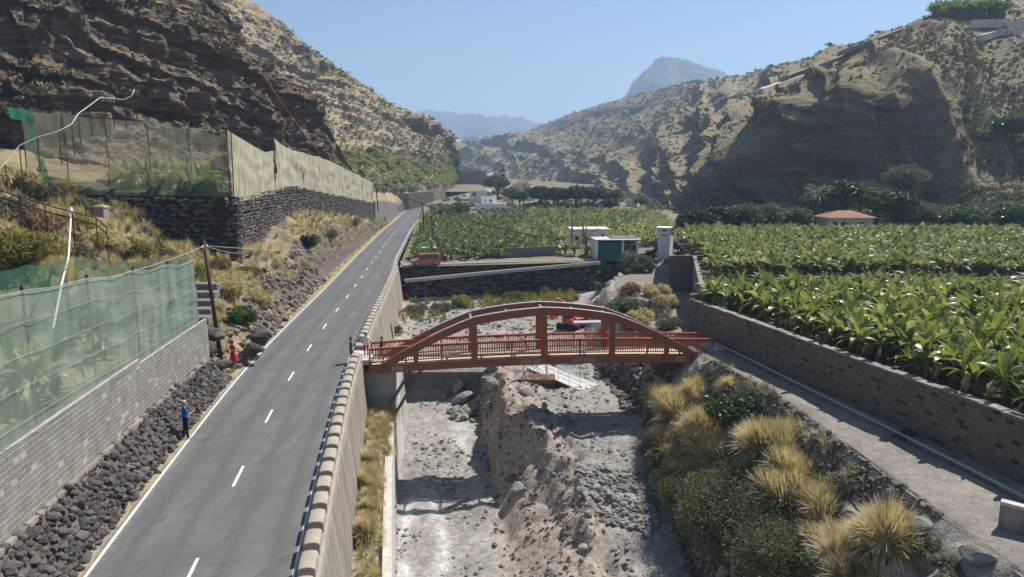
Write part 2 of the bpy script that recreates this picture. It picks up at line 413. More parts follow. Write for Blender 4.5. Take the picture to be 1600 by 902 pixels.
# ------------------------------------------------------------------ road line (X of the right-hand edge, height) as a function of distance Y
_yk = [-20, 5, 20.8, 31.6, 45.0, 60, 78, 113, 167, 261, 300, 340, 420]
_xk = [0.8, -3.9, -6.75, -8.65, -10.8, -12.5, -14.3, -18.2, -23.8, -32, -25, -10, 30]
_yy = np.linspace(-20, 420, 1761)
_xx = np.interp(_yy, _yk, _xk)
_k = np.ones(61) / 61
_xs = np.convolve(np.pad(_xx, 30, mode='edge'), _k, 'valid'); _xs[:40] = _xx[:40]
_zs = np.interp(_yy, [-20, 240, 257, 300, 340, 420], [0, 0, 0.15, 3, 6, 9])
def Xr(Y): return np.interp(Y, _yy, _xs)
def Zr(Y): return np.interp(Y, _yy, _zs)
RW = 6.9
def XL(Y): return Xr(Y) - RW

# ---- road
Yr = np.concatenate([np.arange(4, 130, 1.5), np.arange(130, 380, 5.0)])
ts = np.linspace(0, 1, 41)
P = np.zeros((len(Yr), 41, 3))
P[:, :, 0] = Xr(Yr)[:, None] + 0.35 - (RW + 0.6) * ts[None]
P[:, :, 1] = Yr[:, None]; P[:, :, 2] = Zr(Yr)[:, None] + 0.05 * (1 - (2 * ts[None] - 1) ** 2) + 0.01
tag(link('road', grid_mesh('road', P[:, ::-1], asphalt, True, {'lane': np.broadcast_to(sum(np.exp(-((ts[::-1] - c_) / .035) ** 2) for c_ in (.17, .37, .62, .82))[None], (len(Yr), 41)), 'dust': np.broadcast_to((np.clip((ts[::-1] - .90) / .08, 0, 1) + np.clip((.085 - ts[::-1]) / .05, 0, 1) * .8)[None], (len(Yr), 41))})), 'grey asphalt road with a dashed centre line', None, None, 'structure')
road_o = bpy.data.objects['road']
def strip(off0, off1, y0, y1, dz=0.012, step=1.2):
    ys = np.linspace(y0, y1, max(2, int((y1 - y0) / step) + 1))
    Q = np.zeros((len(ys), 2, 3)); Q[:, 0, 0] = XL(ys) + off0; Q[:, 1, 0] = XL(ys) + off1
    Q[:, :, 1] = ys[:, None]
    def zc(o):
        t = (RW + 0.35 - o) / (RW + 0.6)
        return Zr(ys) + 0.05 * (1 - (2 * t - 1) ** 2) + 0.01 + dz
    Q[:, 0, 2] = zc(off0); Q[:, 1, 2] = zc(off1)
    return Q
link('edge_line', grid_mesh('edge_line', strip(0.10, 0.22, 4, 250), paint_m), road_o)
link('edge_line', grid_mesh('edge_line', strip(RW - 0.22, RW - 0.12, 4, 250), paint_m), road_o)
for k in range(-2, 31):
    y0 = 27.35 + 7.6 * k
    if y0 < 4: continue
    link('centre_dash', grid_mesh('centre_dash', strip(RW / 2 - 0.06, RW / 2 + 0.06, y0, y0 + 2.1), paint_m), road_o)

def profile_sheet(name, keys, Ys, sub, mat, noise=None, base=None, smooth=True):
    """keys: {Y: ([x...], [z...])}; strips between successive nodes split into sub[i] columns"""
    yk = sorted(keys); xs = np.array([keys[y][0] for y in yk]); zs = np.array([keys[y][1] for y in yk])
    n = xs.shape[1]; par = [0.0]
    for i in range(n - 1): par += list(i + (np.arange(sub[i]) + 1) / sub[i])
    par = np.array(par); i0 = np.minimum(par.astype(int), n - 2); fr = par - i0
    X = np.stack([np.interp(Ys, yk, xs[:, i]) for i in range(n)], 1)
    Z = np.stack([np.interp(Ys, yk, zs[:, i]) for i in range(n)], 1)
    G = np.zeros((len(Ys), len(par), 3))
    G[..., 0] = X[:, i0] * (1 - fr) + X[:, i0 + 1] * fr
    G[..., 2] = Z[:, i0] * (1 - fr) + Z[:, i0 + 1] * fr
    G[..., 1] = Ys[:, None]
    if base is not None: G[..., 0] = base(Ys)[:, None] - G[..., 0]
    if noise is not None: G = noise(G, np.broadcast_to(par[None], G.shape[:2]))
    return G

# ---- left bank (offsets t leftwards from the road's left edge)
LB = {4: ([-.3,.2,1.38,1.43,1.9,9,13,19,34], [-.05,.03,2.2,2.2,3.2,3.4,6,11,20]),
 42.6: ([-.3,.2,1.38,1.43,1.9,9,13,19,34], [-.05,.03,1.5,1.5,2.4,2.6,5.5,10.5,19]),
 44.5: ([-.3,.8,2.2,3.4,5,8,12,18,34], [-.05,.08,1.0,1.7,2.6,3.7,6,10.5,19]),
 69.4: ([-.3,.6,2.2,4,6.5,9,12,18,34], [-.05,.08,2.2,3.6,4.6,5.2,6.5,9.5,15]),
 70.4: ([-.3,.6,2.2,4,6.9,7.5,12,18,34], [-.05,.08,2.2,3.8,4.8,10.4,10.6,11,15]),
 102: ([-.3,.6,2.5,4,6.9,7.5,12,18,34], [-.05,.1,3.0,5.5,7.8,11.2,11.4,12,17]),
 130: ([-.3,.6,2,3.4,4.9,5.5,12,18,34], [-.05,.1,2.4,4.3,5.8,9.2,9.4,10,15]),
 172: ([-.3,.6,1.2,1.6,1.9,2.5,8,16,34], [-.05,.1,.8,1.4,2,6.3,6.5,8,15]),
 205: ([-.3,.5,.7,.9,1.0,1.6,8,16,34], [-.05,.05,.1,.2,.3,3.8,4,7,12]),
 262: ([-.3,.5,.7,.9,1.0,1.6,8,16,34], [.1,.2,.25,.3,.4,3,3.2,7,14])}
def bank_noise(G, par):
    x, y = G[..., 0], G[..., 1]
    rocky = np.clip(par - 1.1, 0, 1) * np.clip((y - 43) / 2, 0, 1) * np.where(par < 4, 1, 0.6) * np.where((par > 4) & (par < 5.2) & (y > 70), 0.0, 1)
    G[..., 2] += rocky * (0.55 * fbm(x * 0.5, y * 0.5, oct=5, seed=3) + 0.25 * ridged(x * 0.9, y * 0.9, seed=5) - .1)
    hill = np.clip(par - 5.2, 0, 1) * (y < 70)
    G[..., 2] += hill * 0.8 * fbm(x * 0.25, y * 0.25, oct=5, seed=9)
    G[..., 2] += 0.02 * fbm(x * 2, y * 2, oct=2, seed=2) * np.clip(par, 0, 1)
    return G
Ylb = np.concatenate([np.arange(4, 43, 0.6), np.arange(43, 75, 0.35), np.arange(75, 140, 0.7), np.arange(140, 264, 2.0)])
def M_bank():
    t = NT('bank_earth'); p = t.pos(); g = t.node('ShaderNodeNewGeometry')
    nz = t.node('ShaderNodeSeparateXYZ', {0: g.outputs['Normal']}).outputs[2]
    n1 = t.noise(p, 0.35, 5, 0.65); n2 = t.noise(p, 2.2, 6, 0.7); n3 = t.noise(p, 14, 4, 0.6)
    rock = t.ramp(n2, [(0.3, (0.055, 0.046, 0.041)), (0.5, (0.115, 0.093, 0.081)), (0.7, (0.20, 0.162, 0.138))])
    soil = t.ramp(n1, [(0.35, (0.19, 0.145, 0.085)), (0.6, (0.29, 0.235, 0.135)), (0.72, (0.33, 0.30, 0.15))])
    f = t.ramp(t.math('ADD', nz, t.math('MULTIPLY', t.math('SUBTRACT', n2, 0.5), 0.6)), [(0.60, (0,) * 3), (0.80, (1,) * 3)])
    c = t.mix(f, rock, soil)
    c = t.mix(0.6, c, t.ramp(n3, [(0.3, (0.55,) * 3), (0.65, (1.12,) * 3)]), 'MULTIPLY')
    return t.done(t.bsdf(c, 0.95, 0.12, 0, t.bump(t.math('ADD', n2, t.math('MULTIPLY', n3, 0.4)), 0.8, 0.08)))
bank_m = M_bank()
GB = profile_sheet('left_bank', LB, Ylb, [4, 8, 4, 5, 6, 12, 14, 22], None, bank_noise, XL)
GB[..., 2] += Zr(Ylb)[:, None] * 0.5
tag(link('left_bank_ground', grid_mesh('left_bank_ground', GB[:, ::-1], bank_m, True)), 'brown rocky bank beside the road', None, None, 'structure')
verge = strip(-0.45, 0.02, 4, 240, 0.03, 0.5)
verge[:, 0, 0] += 0.25 * vnoise(verge[:, 0, 1] * 0.9, 0.0, seed=4); verge[:, 0, 2] += 0.07
verge[:, 1, 0] += 0.08 * vnoise(verge[:, 0, 1] * 1.3, 5.0, seed=4)
tag(link('verge', grid_mesh('verge', verge, verge_m)), 'sandy verge along the edge of the road', None, None, 'structure')

# ---- river bed
RB = {}
def rb(Y, n1o, zb, x3, x4, z4, x5, z5, x6, z6, x7, z7, zbench):
    r = float(Xr(Y))
    RB[Y] = ([r + .9, r + n1o, r + n1o + .42, x3, x4, x5, x6, x7], [zbench, zbench - .2, zb, zb - .1, z4, z5, z6, z7])
rb(14, 2.6, -11.0, 1.2, 6.0, -10.3, 7.2, -11.0, 10.2, -11.0, 16.5, -.05, -4.2)
rb(22, 2.6, -10.4, .8, 4.8, -8.8, 6.2, -9.6, 9.8, -9.8, 16.5, -.05, -4.0)
rb(36, 2.6, -9.4, .3, 4.9, -8.1, 5.8, -8.4, 9.9, -8.3, 15.8, -.05, -3.9)
rb(39, 2.6, -9.1, -.1, 4.8, -7.0, 5.6, -7.4, 9.8, -7.6, 15.6, -.05, -3.8)
rb(42, 2.6, -8.8, -.6, 4.0, -5.9, 5.0, -6.2, 9.6, -6.6, 15.1, -.05, -3.7)
rb(46, 2.6, -8.45, -1.2, 1.5, -4.75, 4.0, -5.0, 9.5, -5.4, 14.4, -.08, -3.6)
rb(50, 2.7, -8.1, -1.7, -.3, -4.3, 3, -4.7, 9.5, -4.7, 13.6, -.1, -3.4)
rb(55, 2.8, -7.6, -2.4, -.6, -4.0, 3, -4.3, 9.2, -4.3, 12.2, -.15, -3.2)
rb(61.5, 2.8, -7.0, -3.2, -1, -4.3, 3, -4.5, 8, -4.3, 10.2, -.3, -3.4)
rb(63, 2.8, -5.2, -3.2, -1, -4.8, 3, -4.8, 7.5, -4.4, 10, -.4, -4.0)
rb(75, 2.6, -5.0, -2, 0, -5.0, 4, -5.0, 7.8, -4.4, 11, -.7, -4.3)
rb(90, 2.4, -4.8, -1, 0, -4.8, 5, -4.7, 9, -4.2, 13, -.9, -4.2)
rb(97, 2.4, -4.6, 0, 1, -4.5, 6, -4.5, 10, -4.0, 14.5, -1, -4.2)
RB[105] = ([11.5, 12.2, 12.6, 14, 15.5, 17, 18.5, 20.5], [-3.9, -4, -4, -4.1, -4, -3.9, -3.4, -1.2])
RB[119] = ([21.5, 22, 22.3, 23, 24, 25, 26, 27.5], [-3.0, -3, -3, -3, -3, -3, -2.6, -1.0])
RB[145] = ([30, 30.6, 31, 32, 33, 34, 35, 37], [-1.5] * 7 + [0.5])
def river_noise(G, par):
    x, y = G[..., 0], G[..., 1]
    m = np.clip((par - 3) / .5, 0, 1) * np.clip((5.3 - par) / .5, 0, 1) * (y < 66)
    G[..., 2] += m * (0.30 * ridged(x * 0.55, y * 0.4, oct=5, seed=21) + .26 * ridged((x - .55 * y) * .9, (y + x * .55) * .28, oct=4, seed=23) + .25 * np.floor(2.2 * vnoise(x * .8, y * .5, seed=27)) / 2.2 - 0.2)
    G[..., 0] += m * 0.4 * fbm(x * 0.6, y * 0.6, 3.0, oct=4, seed=25)
    sl = np.clip(par - 6.0, 0, .3) / .3 * np.clip(7 - par, 0, .12) / .12
    G[..., 2] += sl * (0.9 * fbm(x * 0.45, y * 0.45, oct=5, seed=33))
    bed = np.clip((par - 2) / .1, 0, 1) * np.clip((6.2 - par), 0, 1)
    G[..., 2] += bed * (0.16 * fbm(x * 0.5, y * 0.35, oct=5, seed=41) + 0.07 * fbm(x * 2.2, y * 1.6, oct=3, seed=43))
    G[..., 2] += np.clip((1.2 - par), 0, 1) * 0.2 * fbm(x, y, oct=3, seed=8)
    return G
Yrb = np.concatenate([np.arange(14, 30, 0.5), np.arange(30, 64, 0.22), np.arange(64, 146, 0.6)])
def M_river():
    t = NT('river_gravel'); p = t.pos(); g = t.node('ShaderNodeNewGeometry')
    at = t.node('ShaderNodeAttribute', attribute_name='mound').outputs['Fac']
    wv = t.node('ShaderNodeAttribute', attribute_name='silt').outputs['Fac']
    n1 = t.noise(p, 0.3, 5, 0.6, 0.5); n2 = t.noise(p, 2.4, 6, 0.7); n3 = t.noise(p, 16, 4, 0.6)
    grey = t.ramp(t.math('ADD', t.math('MULTIPLY', n1, 0.5), t.math('MULTIPLY', n2, 0.5)), [(0.33, (0.18, 0.168, 0.152)), (0.5, (0.275, 0.257, 0.233)), (0.66, (0.37, 0.348, 0.315))])
    tan = t.ramp(n2, [(0.3, (0.20, 0.162, 0.13)), (0.5, (0.33, 0.275, 0.222)), (0.72, (0.44, 0.38, 0.31))])
    c = t.mix(at, grey, tan)
    c = t.mix(wv, c, t.ramp(n2, [(0.3, (0.38, 0.37, 0.36)), (0.6, (0.56, 0.555, 0.54))]))
    v = t.node('ShaderNodeTexVoronoi', {'Vector': p, 'Scale': 4.5})
    v2 = t.node('ShaderNodeTexVoronoi', {'Vector': p, 'Scale': 11.0})
    c = t.mix(0.55, c, t.ramp(t.node('ShaderNodeSeparateColor', {'Color': v.outputs['Color']}).outputs[0], [(0.0, (0.6,) * 3), (0.6, (1.0,) * 3), (1.0, (1.35,) * 3)]), 'MULTIPLY')
    c = t.mix(0.6, c, t.ramp(n3, [(0.3, (0.6,) * 3), (0.62, (1.1,) * 3)]), 'MULTIPLY')
    h = t.math('SUBTRACT', t.math('ADD', n2, t.math('MULTIPLY', n3, 0.4)), t.math('ADD', t.math('MULTIPLY', v.outputs['Distance'], 0.5), t.math('MULTIPLY', v2.outputs['Distance'], 0.4)))
    return t.done(t.bsdf(c, 0.92, 0.15, 0, t.bump(h, 0.7, 0.05)))
river_m = M_river()
GR = profile_sheet('riverbed', RB, Yrb, [5, 3, 2, 14, 26, 22, 26, 34], None, river_noise) if False else profile_sheet('riverbed', RB, Yrb, [5, 3, 24, 16, 14, 24, 34], None, river_noise)
_n = [5, 3, 24, 16, 14, 24, 34]
_par = [0.0]
for i in range(7): _par += list(i + (np.arange(_n[i]) + 1) / _n[i])
_par = np.broadcast_to(np.array(_par)[None], GR.shape[:2])
x, y = GR[..., 0], GR[..., 1]
mound = np.clip((_par - 2.85) / .2, 0, 1) * np.clip((5.0 - _par) / .8, 0, 1) * np.clip((68 - y) / 6, 0, 1)
mound = np.maximum(mound, np.clip((_par - 5.6) / .5, 0, 1) * 0.45)
mound = np.maximum(mound, (_par < 1.3) * .85)
mound = np.clip(mound + 0.25 * fbm(x * .5, y * .5, oct=3, seed=5) * (mound > 0.02), 0, 1)
cxx = (x - (Xr(y) + 2.9)); wid = np.clip(0.55 + 0.3 * vnoise(y * 0.22, 2.0, seed=6), .2, 1)
silt = np.exp(-((cxx - .75 - .25 * np.sin(y * .45)) / (.5 * wid)) ** 2) * np.clip((46.5 - y) / 2.5, 0, 1)
silt = silt + np.exp(-((cxx - 2.45 - .5 * np.sin(y * .33 + 1)) / .34) ** 2) * np.clip((47 - y) / 3, 0, 1) + 0.8 * np.exp(-((cxx - 4.6 + (y - 56) * .12) / .8) ** 2) * np.clip(1 - np.abs(y - 53) / 6, 0, 1)
silt = np.clip(silt * (0.75 + 0.6 * fbm(x * 1.2, y * .7, oct=4, seed=12)), 0, 1) * (_par > 1.9) * (_par < 3.1)
tag(link('riverbed_ground', grid_mesh('riverbed_ground', GR, river_m, True, {'mound': mound, 'silt': silt})), 'grey gravel river bed with an eroded earth mound', None, None, 'structure')

# ---- track and right hand fields
def XW(Y): return np.interp(Y, [10, 57, 57.6, 62.5, 82, 112, 150], [25.2, 14.6, 14.7, 16.6, 21, 25, 37])
Yt = np.concatenate([np.arange(14, 60, 0.5), np.arange(60, 146, 1.2)])
yk = sorted(RB); X7 = np.interp(Yt, yk, [RB[k][0][-1] for k in yk]); Z7 = np.interp(Yt, yk, [RB[k][1][-1] for k in yk])
s = np.linspace(0, 1, 15)[None]
G = np.zeros((len(Yt), 15, 3)); G[..., 1] = Yt[:, None]
G[..., 0] = (X7 - .15)[:, None] * (1 - s) + (XW(Yt) + .3)[:, None] * s
G[..., 2] = Z7[:, None] * (1 - s) + (Z7 + .12)[:, None] * s + .06 * fbm(G[..., 0] * .8, G[..., 1] * .5, oct=4, seed=51) - .05 * np.exp(-((s - .4) / .1) ** 2) - .12 * np.clip(1 - s * 8, 0, 1)
tag(link('track', grid_mesh('track', G, track_m)), 'grey gravel track at the foot of the long wall', None, None, 'structure')
ZA, ZB = 2.35, 3.0
def plate(name, pts_l, pts_r, ys, z, mat, label, amp=0.12, nx=60):
    s = np.linspace(0, 1, nx)[None]
    G = np.zeros((len(ys), nx, 3)); G[..., 1] = ys[:, None]
    G[..., 0] = np.asarray(pts_l)[:, None] * (1 - s) + np.asarray(pts_r)[:, None] * s
    G[..., 2] = z + amp * fbm(G[..., 0] * .5, G[..., 1] * .5, oct=4, seed=61)
    return tag(link(name, grid_mesh(name, G, mat)), label, None, None, 'structure')
ya = np.arange(14, 62.6, .8); plate('field_near_ground', XW(ya) + .25, np.full(len(ya), 75.0), ya, ZA, soil_m, 'brown soil of the near banana plot')
yb = np.arange(62.9, 121, 1.0); plate('field_far_ground', XW(yb) + .25, np.full(len(yb), 140.0), yb, ZB - .1, soil_m, 'brown soil of the far banana plot')

# ---- valley floor beyond the river wall (left) and a base sheet that reaches the horizon
fe = np.array([(-17.5, 99.6), (-14, 100.2), (0, 103.2), (12, 106.3), (22, 119.5), (30, 142), (45, 165), (90, 190)])
u = np.linspace(0, 1, 90); fx = np.interp(u * 7, range(8), fe[:, 0]); fy = np.interp(u * 7, range(8), fe[:, 1])
w = np.linspace(0, 1, 90) ** 1.6
G = np.zeros((90, 90, 3))
G[..., 1] = fy[None] * (1 - w[:, None]) + 900 * w[:, None]
farx = np.linspace(-330, 330, 90)
G[..., 0] = fx[None] * (1 - w[:, None]) + farx[None] * w[:, None]
_lim = np.where(G[..., 1] < 345, Xr(G[..., 1]) + .85, -1e9)
_right = G[:, -1:, 0]; _cur = G[..., 0]; _l0 = _cur[:, :1]
_t = (_cur - _l0) / (_right - _l0)
_ll = np.maximum(_l0, np.where(G[:, :1, 1] < 345, Xr(G[:, :1, 1]) + .85, _l0))
G[..., 0] = _ll + (_right - _ll) * _t
def zval(x, y): return np.interp(y, [90, 140, 200, 260, 320, 420, 900], [0, .2, 1.2, 3.0, 5, 8, 12])
G[..., 2] = zval(G[..., 0], G[..., 1]) + .1 * fbm(G[..., 0] * .2, G[..., 1] * .2, oct=4, seed=71)
G[0, :, 2] = -0.02
tag(link('valley_floor', grid_mesh('valley_floor', G, valley_m)), 'brown valley floor behind the river wall', None, None, 'structure')
G = np.zeros((30, 30, 3)); G[..., 0], G[..., 1] = np.meshgrid(np.linspace(-6000, 6000, 30), np.linspace(96, 9000, 30))
G[..., 2] = np.interp(G[..., 1], [96, 900, 9000], [-6, 20, 40])
tag(link('ground', grid_mesh('ground', G, valley_m)), 'dry ground of the valley reaching the horizon', None, None, 'structure')
# ------------------------------------------------------------------ hills
def cat_rows(C, n):
    """Catmull-Rom resample along axis 0 to n samples"""
    k = C.shape[0]; t = np.linspace(0, k - 1, n); i = np.minimum(t.astype(int), k - 2); f = (t - i)[:, None, None]
    g = lambda j: C[np.clip(j, 0, k - 1)]
    p0, p1, p2, p3 = g(i - 1), g(i), g(i + 1), g(i + 2)
    return 0.5 * (2 * p1 + (p2 - p0) * f + (2 * p0 - 5 * p1 + 4 * p2 - p3) * f ** 2 + (3 * p1 - p0 - 3 * p2 + p3) * f ** 3)
def loft(cols, ys, ds, nu, nv, drop=None):
    C = np.array([[pd(c, yy, dd) for c, yy, dd in zip(cols, yr, dr)] for yr, dr in zip(ys, ds)])
    foot = C[0].copy(); foot[:, 2] = np.minimum(foot[:, 2] - 14, -5); foot[:, 1] -= 1.0
    back = C[-1] + np.stack([0 * C[-1][:, 0], .18 * C[-1][:, 1], -.07 * C[-1][:, 1]], -1)
    C = np.concatenate([foot[None], C, back[None]])
    A = cat_rows(C, nv); A = cat_rows(A.transpose(1, 0, 2), nu).transpose(1, 0, 2)
    return A
def normals(G):
    du = np.gradient(G, axis=1); dv = np.gradient(G, axis=0)
    n = np.cross(du, dv); n /= np.linalg.norm(n, axis=-1, keepdims=True) + 1e-9
    return n
def M_hill(name, grass, green, rock, red, lo=0.50, hi=0.68, sc=1.0, stripe=0.0):
    t = NT(name); p = t.pos(); g = t.node('ShaderNodeNewGeometry')
    nz = t.node('ShaderNodeSeparateXYZ', {0: g.outputs['Normal']}).outputs[2]
    n1 = t.noise(p, 0.018 * sc, 5, 0.65, 0.3); n2 = t.noise(p, 0.11 * sc, 6, 0.7); n3 = t.noise(p, 0.8 * sc, 5, 0.65)
    mp = t.node('ShaderNodeMapping', {'Vector': p, 'Rotation': (0.05, 0.42, 0), 'Scale': (0.1, 0.1, 1.0)}).outputs[0]
    st = t.noise(mp, 0.5 * sc, 5, 0.7)
    gr = t.ramp(n2, [(0.35, tuple(0.7 * v for v in grass)), (0.65, tuple(1.15 * v for v in grass))])
    f = t.ramp(t.math('ADD', t.math('MULTIPLY', n1, 0.5), t.math('MULTIPLY', n2, 0.5)), [(0.44, (0,) * 3), (0.58, (1,) * 3)])
    veg = t.mix(f, gr, tuple(green))
    rk = t.ramp(st, [(0.30, tuple(0.55 * v for v in rock)), (0.5, tuple(rock)), (0.62, tuple(red)), (0.75, tuple(1.5 * v for v in rock))])
    k = t.ramp(t.math('ADD', nz, t.math('MULTIPLY', t.math('SUBTRACT', n2, 0.5), 0.5)), [(lo, (0,) * 3), (hi, (1,) * 3)])
    c = t.mix(k, rk, veg)
    c = t.mix(0.6, c, t.ramp(n3, [(0.3, (0.5,) * 3), (0.66, (1.2,) * 3)]), 'MULTIPLY')
    return t.done(t.bsdf(c, 0.95, 0.1, 0, t.bump(t.math('ADD', n3, t.math('MULTIPLY', n2, 1.5)), 0.9, 0.9 / sc)))
hill_r_m = M_hill('right_hill_cover', (0.30, 0.245, 0.155), (0.215, 0.182, 0.105), (0.15, 0.105, 0.085), (0.20, 0.132, 0.10), 0.38, 0.56)
hill_l_m = M_hill('left_hill_cover', (0.44, 0.35, 0.215), (0.33, 0.265, 0.15), (0.17, 0.135, 0.11), (0.22, 0.165, 0.13), 0.24, 0.44)
cliff_m = M_hill('lava_cliff', (0.29, 0.225, 0.115), (0.16, 0.13, 0.07), (0.118, 0.09, 0.077), (0.25, 0.17, 0.135), 0.62, 0.82, 3.0)
far_m = M_hill('far_hill_cover', (0.14, 0.13, 0.09), (0.09, 0.095, 0.06), (0.08, 0.07, 0.06), (0.10, 0.08, 0.07), 0.4, 0.6, 0.2)

# right side of the valley
cols = [660, 720, 800, 900, 1000, 1060, 1130, 1200, 1300, 1400, 1500, 1600, 1750, 1950]
ys = [[266,262,285,305,328,345,345,345,345,350,350,350,355,360],
      [258,256,272,285,305,310,318,322,322,320,322,325,325,330],
      [250,248,255,255,255,250,290,285,288,290,290,300,300,300],
      [240,238,235,225,215,205,222,180,140,118,120,205,190,180],
      [230,228,220,200,180,165,160,140,105,75,55,90,90,90],
      [222,221,218,179,151,137,128,111,85,50,19,0,-40,-90]]
ds = [[950,880,620,420,260,215,175,150,135,128,122,119,112,108],
      [1000,940,700,500,330,260,200,168,148,140,134,130,122,116],
      [1060,1000,800,600,430,330,215,178,155,147,142,140,130,125],
      [1120,1060,900,700,520,420,246,188,160,153,166,155,142,138],
      [1200,1150,1000,850,650,540,400,320,240,205,195,190,180,175],
      [1300,1280,1150,980,820,720,600,520,400,310,270,250,235,225]]
RH = loft(cols, ys, ds, 460, 260)
n = normals(RH); D = RH[..., 1]; sc = np.clip(D / 250, .6, 3.0)
x, y, z = RH[..., 0], RH[..., 1], RH[..., 2]
v = np.linspace(0, 1, 260)[:, None]; env = np.clip((v - .14) / .12, 0, 1) * np.clip((.83 - v) / .09, 0.05, 1)
uu = np.linspace(0, 1, 460)[None] + 0 * v
spur = 1 - 2 * np.abs(vnoise(uu * 15 + v * 3.2 + .5 * fbm(x / 60, y / 60, oct=3, seed=4), 3.0 + v * 1.2, seed=101))
spur2 = 1 - 2 * np.abs(vnoise(uu * 38 + v * 6 + .6 * fbm(x / 30, y / 30, oct=3, seed=6), 7.0 + v * 3, seed=103))
cliffy = np.exp(-((uu - .62) / .09) ** 4) * np.exp(-((v - .49) / .10) ** 4)
fine = ridged(x / 13, y / 15, z / 11, oct=4, seed=105)
led = z + .25 * x - .05 * y + 3 * fbm(x / 40, y / 40, oct=3, seed=3)
tri = np.abs((led / 7.0) % 1 - .35)
disp = env * sc * (1 - .25 * cliffy) * (7.0 * spur - 2.5 + 2.6 * np.clip(260 / D, .25, 1) * spur2 + 1.1 * np.clip(220 / D, .2, 1) * fine + .4 * (tri - .3) + 2.0 * fbm(x / 25, y / 25, z / 25, oct=3, seed=111)) + cliffy * (1.1 * fbm(x / 40, y / 40, led / 3.0, oct=4, seed=55) + .5 * fine)
RH = RH + n * disp[..., None] * np.array([1, 1, .55])
tag(link('right_hill', grid_mesh('right_hill', RH, hill_r_m, False)), 'steep scrubby valley side with dark brown cliffs', None, None, 'structure')

# far slope of the left side
cols = [230, 320, 385, 430, 480, 540, 600, 650, 690, 705, 711]
ys = [[300,300,300,300,305,310,315,310,300,296,290],
      [215,220,225,228,230,236,245,255,262,262,262],
      [150,160,165,170,180,195,215,232,248,250,254],
      [60,80,90,105,130,160,190,212,232,242,248],
      [-110,-50,0,28,72,115,155,190,214,236,250]]
ds = [[180,190,200,210,215,225,245,280,330,370,385],
      [215,222,230,240,250,262,285,315,355,385,395],
      [228,235,245,256,268,284,305,331,365,390,400],
      [260,265,275,285,300,318,338,358,380,396,402],
      [300,305,310,315,325,340,358,375,395,402,405]]
LH = loft(cols, ys, ds, 370, 260)
n = normals(LH); x, y, z = LH[..., 0], LH[..., 1], LH[..., 2]
v = np.linspace(0, 1, 260)[:, None]; env = np.clip((v - .30) / .10, 0, 1) * np.clip((.86 - v) / .05, 0.15, 1)
s = z + .32 * x * .6 + .18 * y + 4 * fbm(x / 50, y / 50, oct=3, seed=7)
lay = np.floor(s / 6.5); fr = s / 6.5 - lay
amp = .3 + 1.3 * hash3(lay.astype(np.int64), 0 * lay.astype(np.int64), 0 * lay.astype(np.int64), 5)
band = np.clip(fbm(x / 60, y / 60, z / 30, oct=3, seed=17) * 1.6 + .35, 0, 1.3)
jx = np.floor((x * .6 + y * .8) / 9 + 1.2 * vnoise(x / 15, y / 15, z / 15, seed=3) + lay * .37).astype(np.int64)
blk = hash3(jx, lay.astype(np.int64), 0 * jx, 47) - .5
outc = np.clip(fbm(x / 34, y / 34, z / 20, oct=3, seed=19) * 2.2 - .55, 0, 1.2)
disp = env * (amp * band * (1.5 * np.clip((fr - .45) * 4, -1, 1) * np.exp(-((fr - .75) / .4) ** 2)) + band * 1.6 * blk + 5.0 * outc + 2.0 * ridged(x / 12, y / 12, z / 9, oct=5, seed=121) - .8 + 1.5 * fbm(x / 30, y / 30, z / 30, oct=3, seed=9))
ll = 1.0
LH = LH + n * disp[..., None] * np.array([1, 1, .5])
tag(link('left_hill', grid_mesh('left_hill', LH, hill_l_m, False)), 'dry layered hillside falling to the valley mouth', None, None, 'structure')

# near lava cliff on the left
cols = [-320, -120, 0, 100, 200, 280, 330, 400, 460, 500, 525]
ys = [[330,320,305,300,300,300,300,305,300,298,296],
      [260,235,215,212,212,222,232,245,250,255,264],
      [120,120,120,130,150,165,175,190,205,222,242],
      [0,0,0,10,25,60,90,130,170,200,230],
      [-150,-150,-150,-130,-90,-20,30,95,150,188,224],
      [-260,-260,-250,-230,-180,-80,5,85,145,185,222]]
ds = [[70,72,74,76,80,88,96,108,124,138,148],
      [78,80,82,84,88,95,103,115,130,142,150],
      [79,81,84,87,92,99,107,118,132,143.5,151],
      [85,87,91,95,99,105,112,121,134,145,151.5],
      [99,101,104,109,113,116,119,126,137,146.5,152],
      [125,127,130,132,133,132,130,134,142,149,153]]
LC = loft(cols, ys, ds, 450, 320)
n = normals(LC); x, y, z = LC[..., 0], LC[..., 1], LC[..., 2]
v = np.linspace(0, 1, 320)[:, None]; uu = np.linspace(0, 1, 450)[None]
env = np.clip((v - .17) / .07, 0, 1) * np.clip((.95 - v) / .08, .2, 1) * np.clip((1 - uu) / .12, .15, 1)
s = z + .42 * (x * .75 + y * .35) + 1.6 * fbm(x / 16, y / 16, z / 16, oct=3, seed=7)
lay = np.floor(s / 3.1); fr = s / 3.1 - lay; li = lay.astype(np.int64)
amp = .25 + 1.5 * hash3(li, 0 * li, 0 * li, 9)
prof = np.where(fr < .55, -.5 - .6 * np.sin(fr / .55 * math.pi), .8 - .5 * (fr - .55))
big = np.floor(s / 9.5); bf = s / 9.5 - big
prof2 = np.clip((bf - .3) * 3, -.6, .8)
jx = np.floor((x * .8 + y * .6) / 2.6 + .8 * vnoise(x / 5, y / 5, z / 5, seed=3) + li * .37).astype(np.int64)
blk = hash3(jx, li, 0 * li, 41) - .5
jx2 = np.floor((x * .8 + y * .6) / 6.5 + .6 * vnoise(x / 9, y / 9, z / 9, seed=4)).astype(np.int64); blk2 = hash3(jx2, np.floor(s / 7).astype(np.int64), 0 * li, 43) - .5
joint = ridged(x / 3.6, y / 3.6, z / 12, oct=3, seed=137)
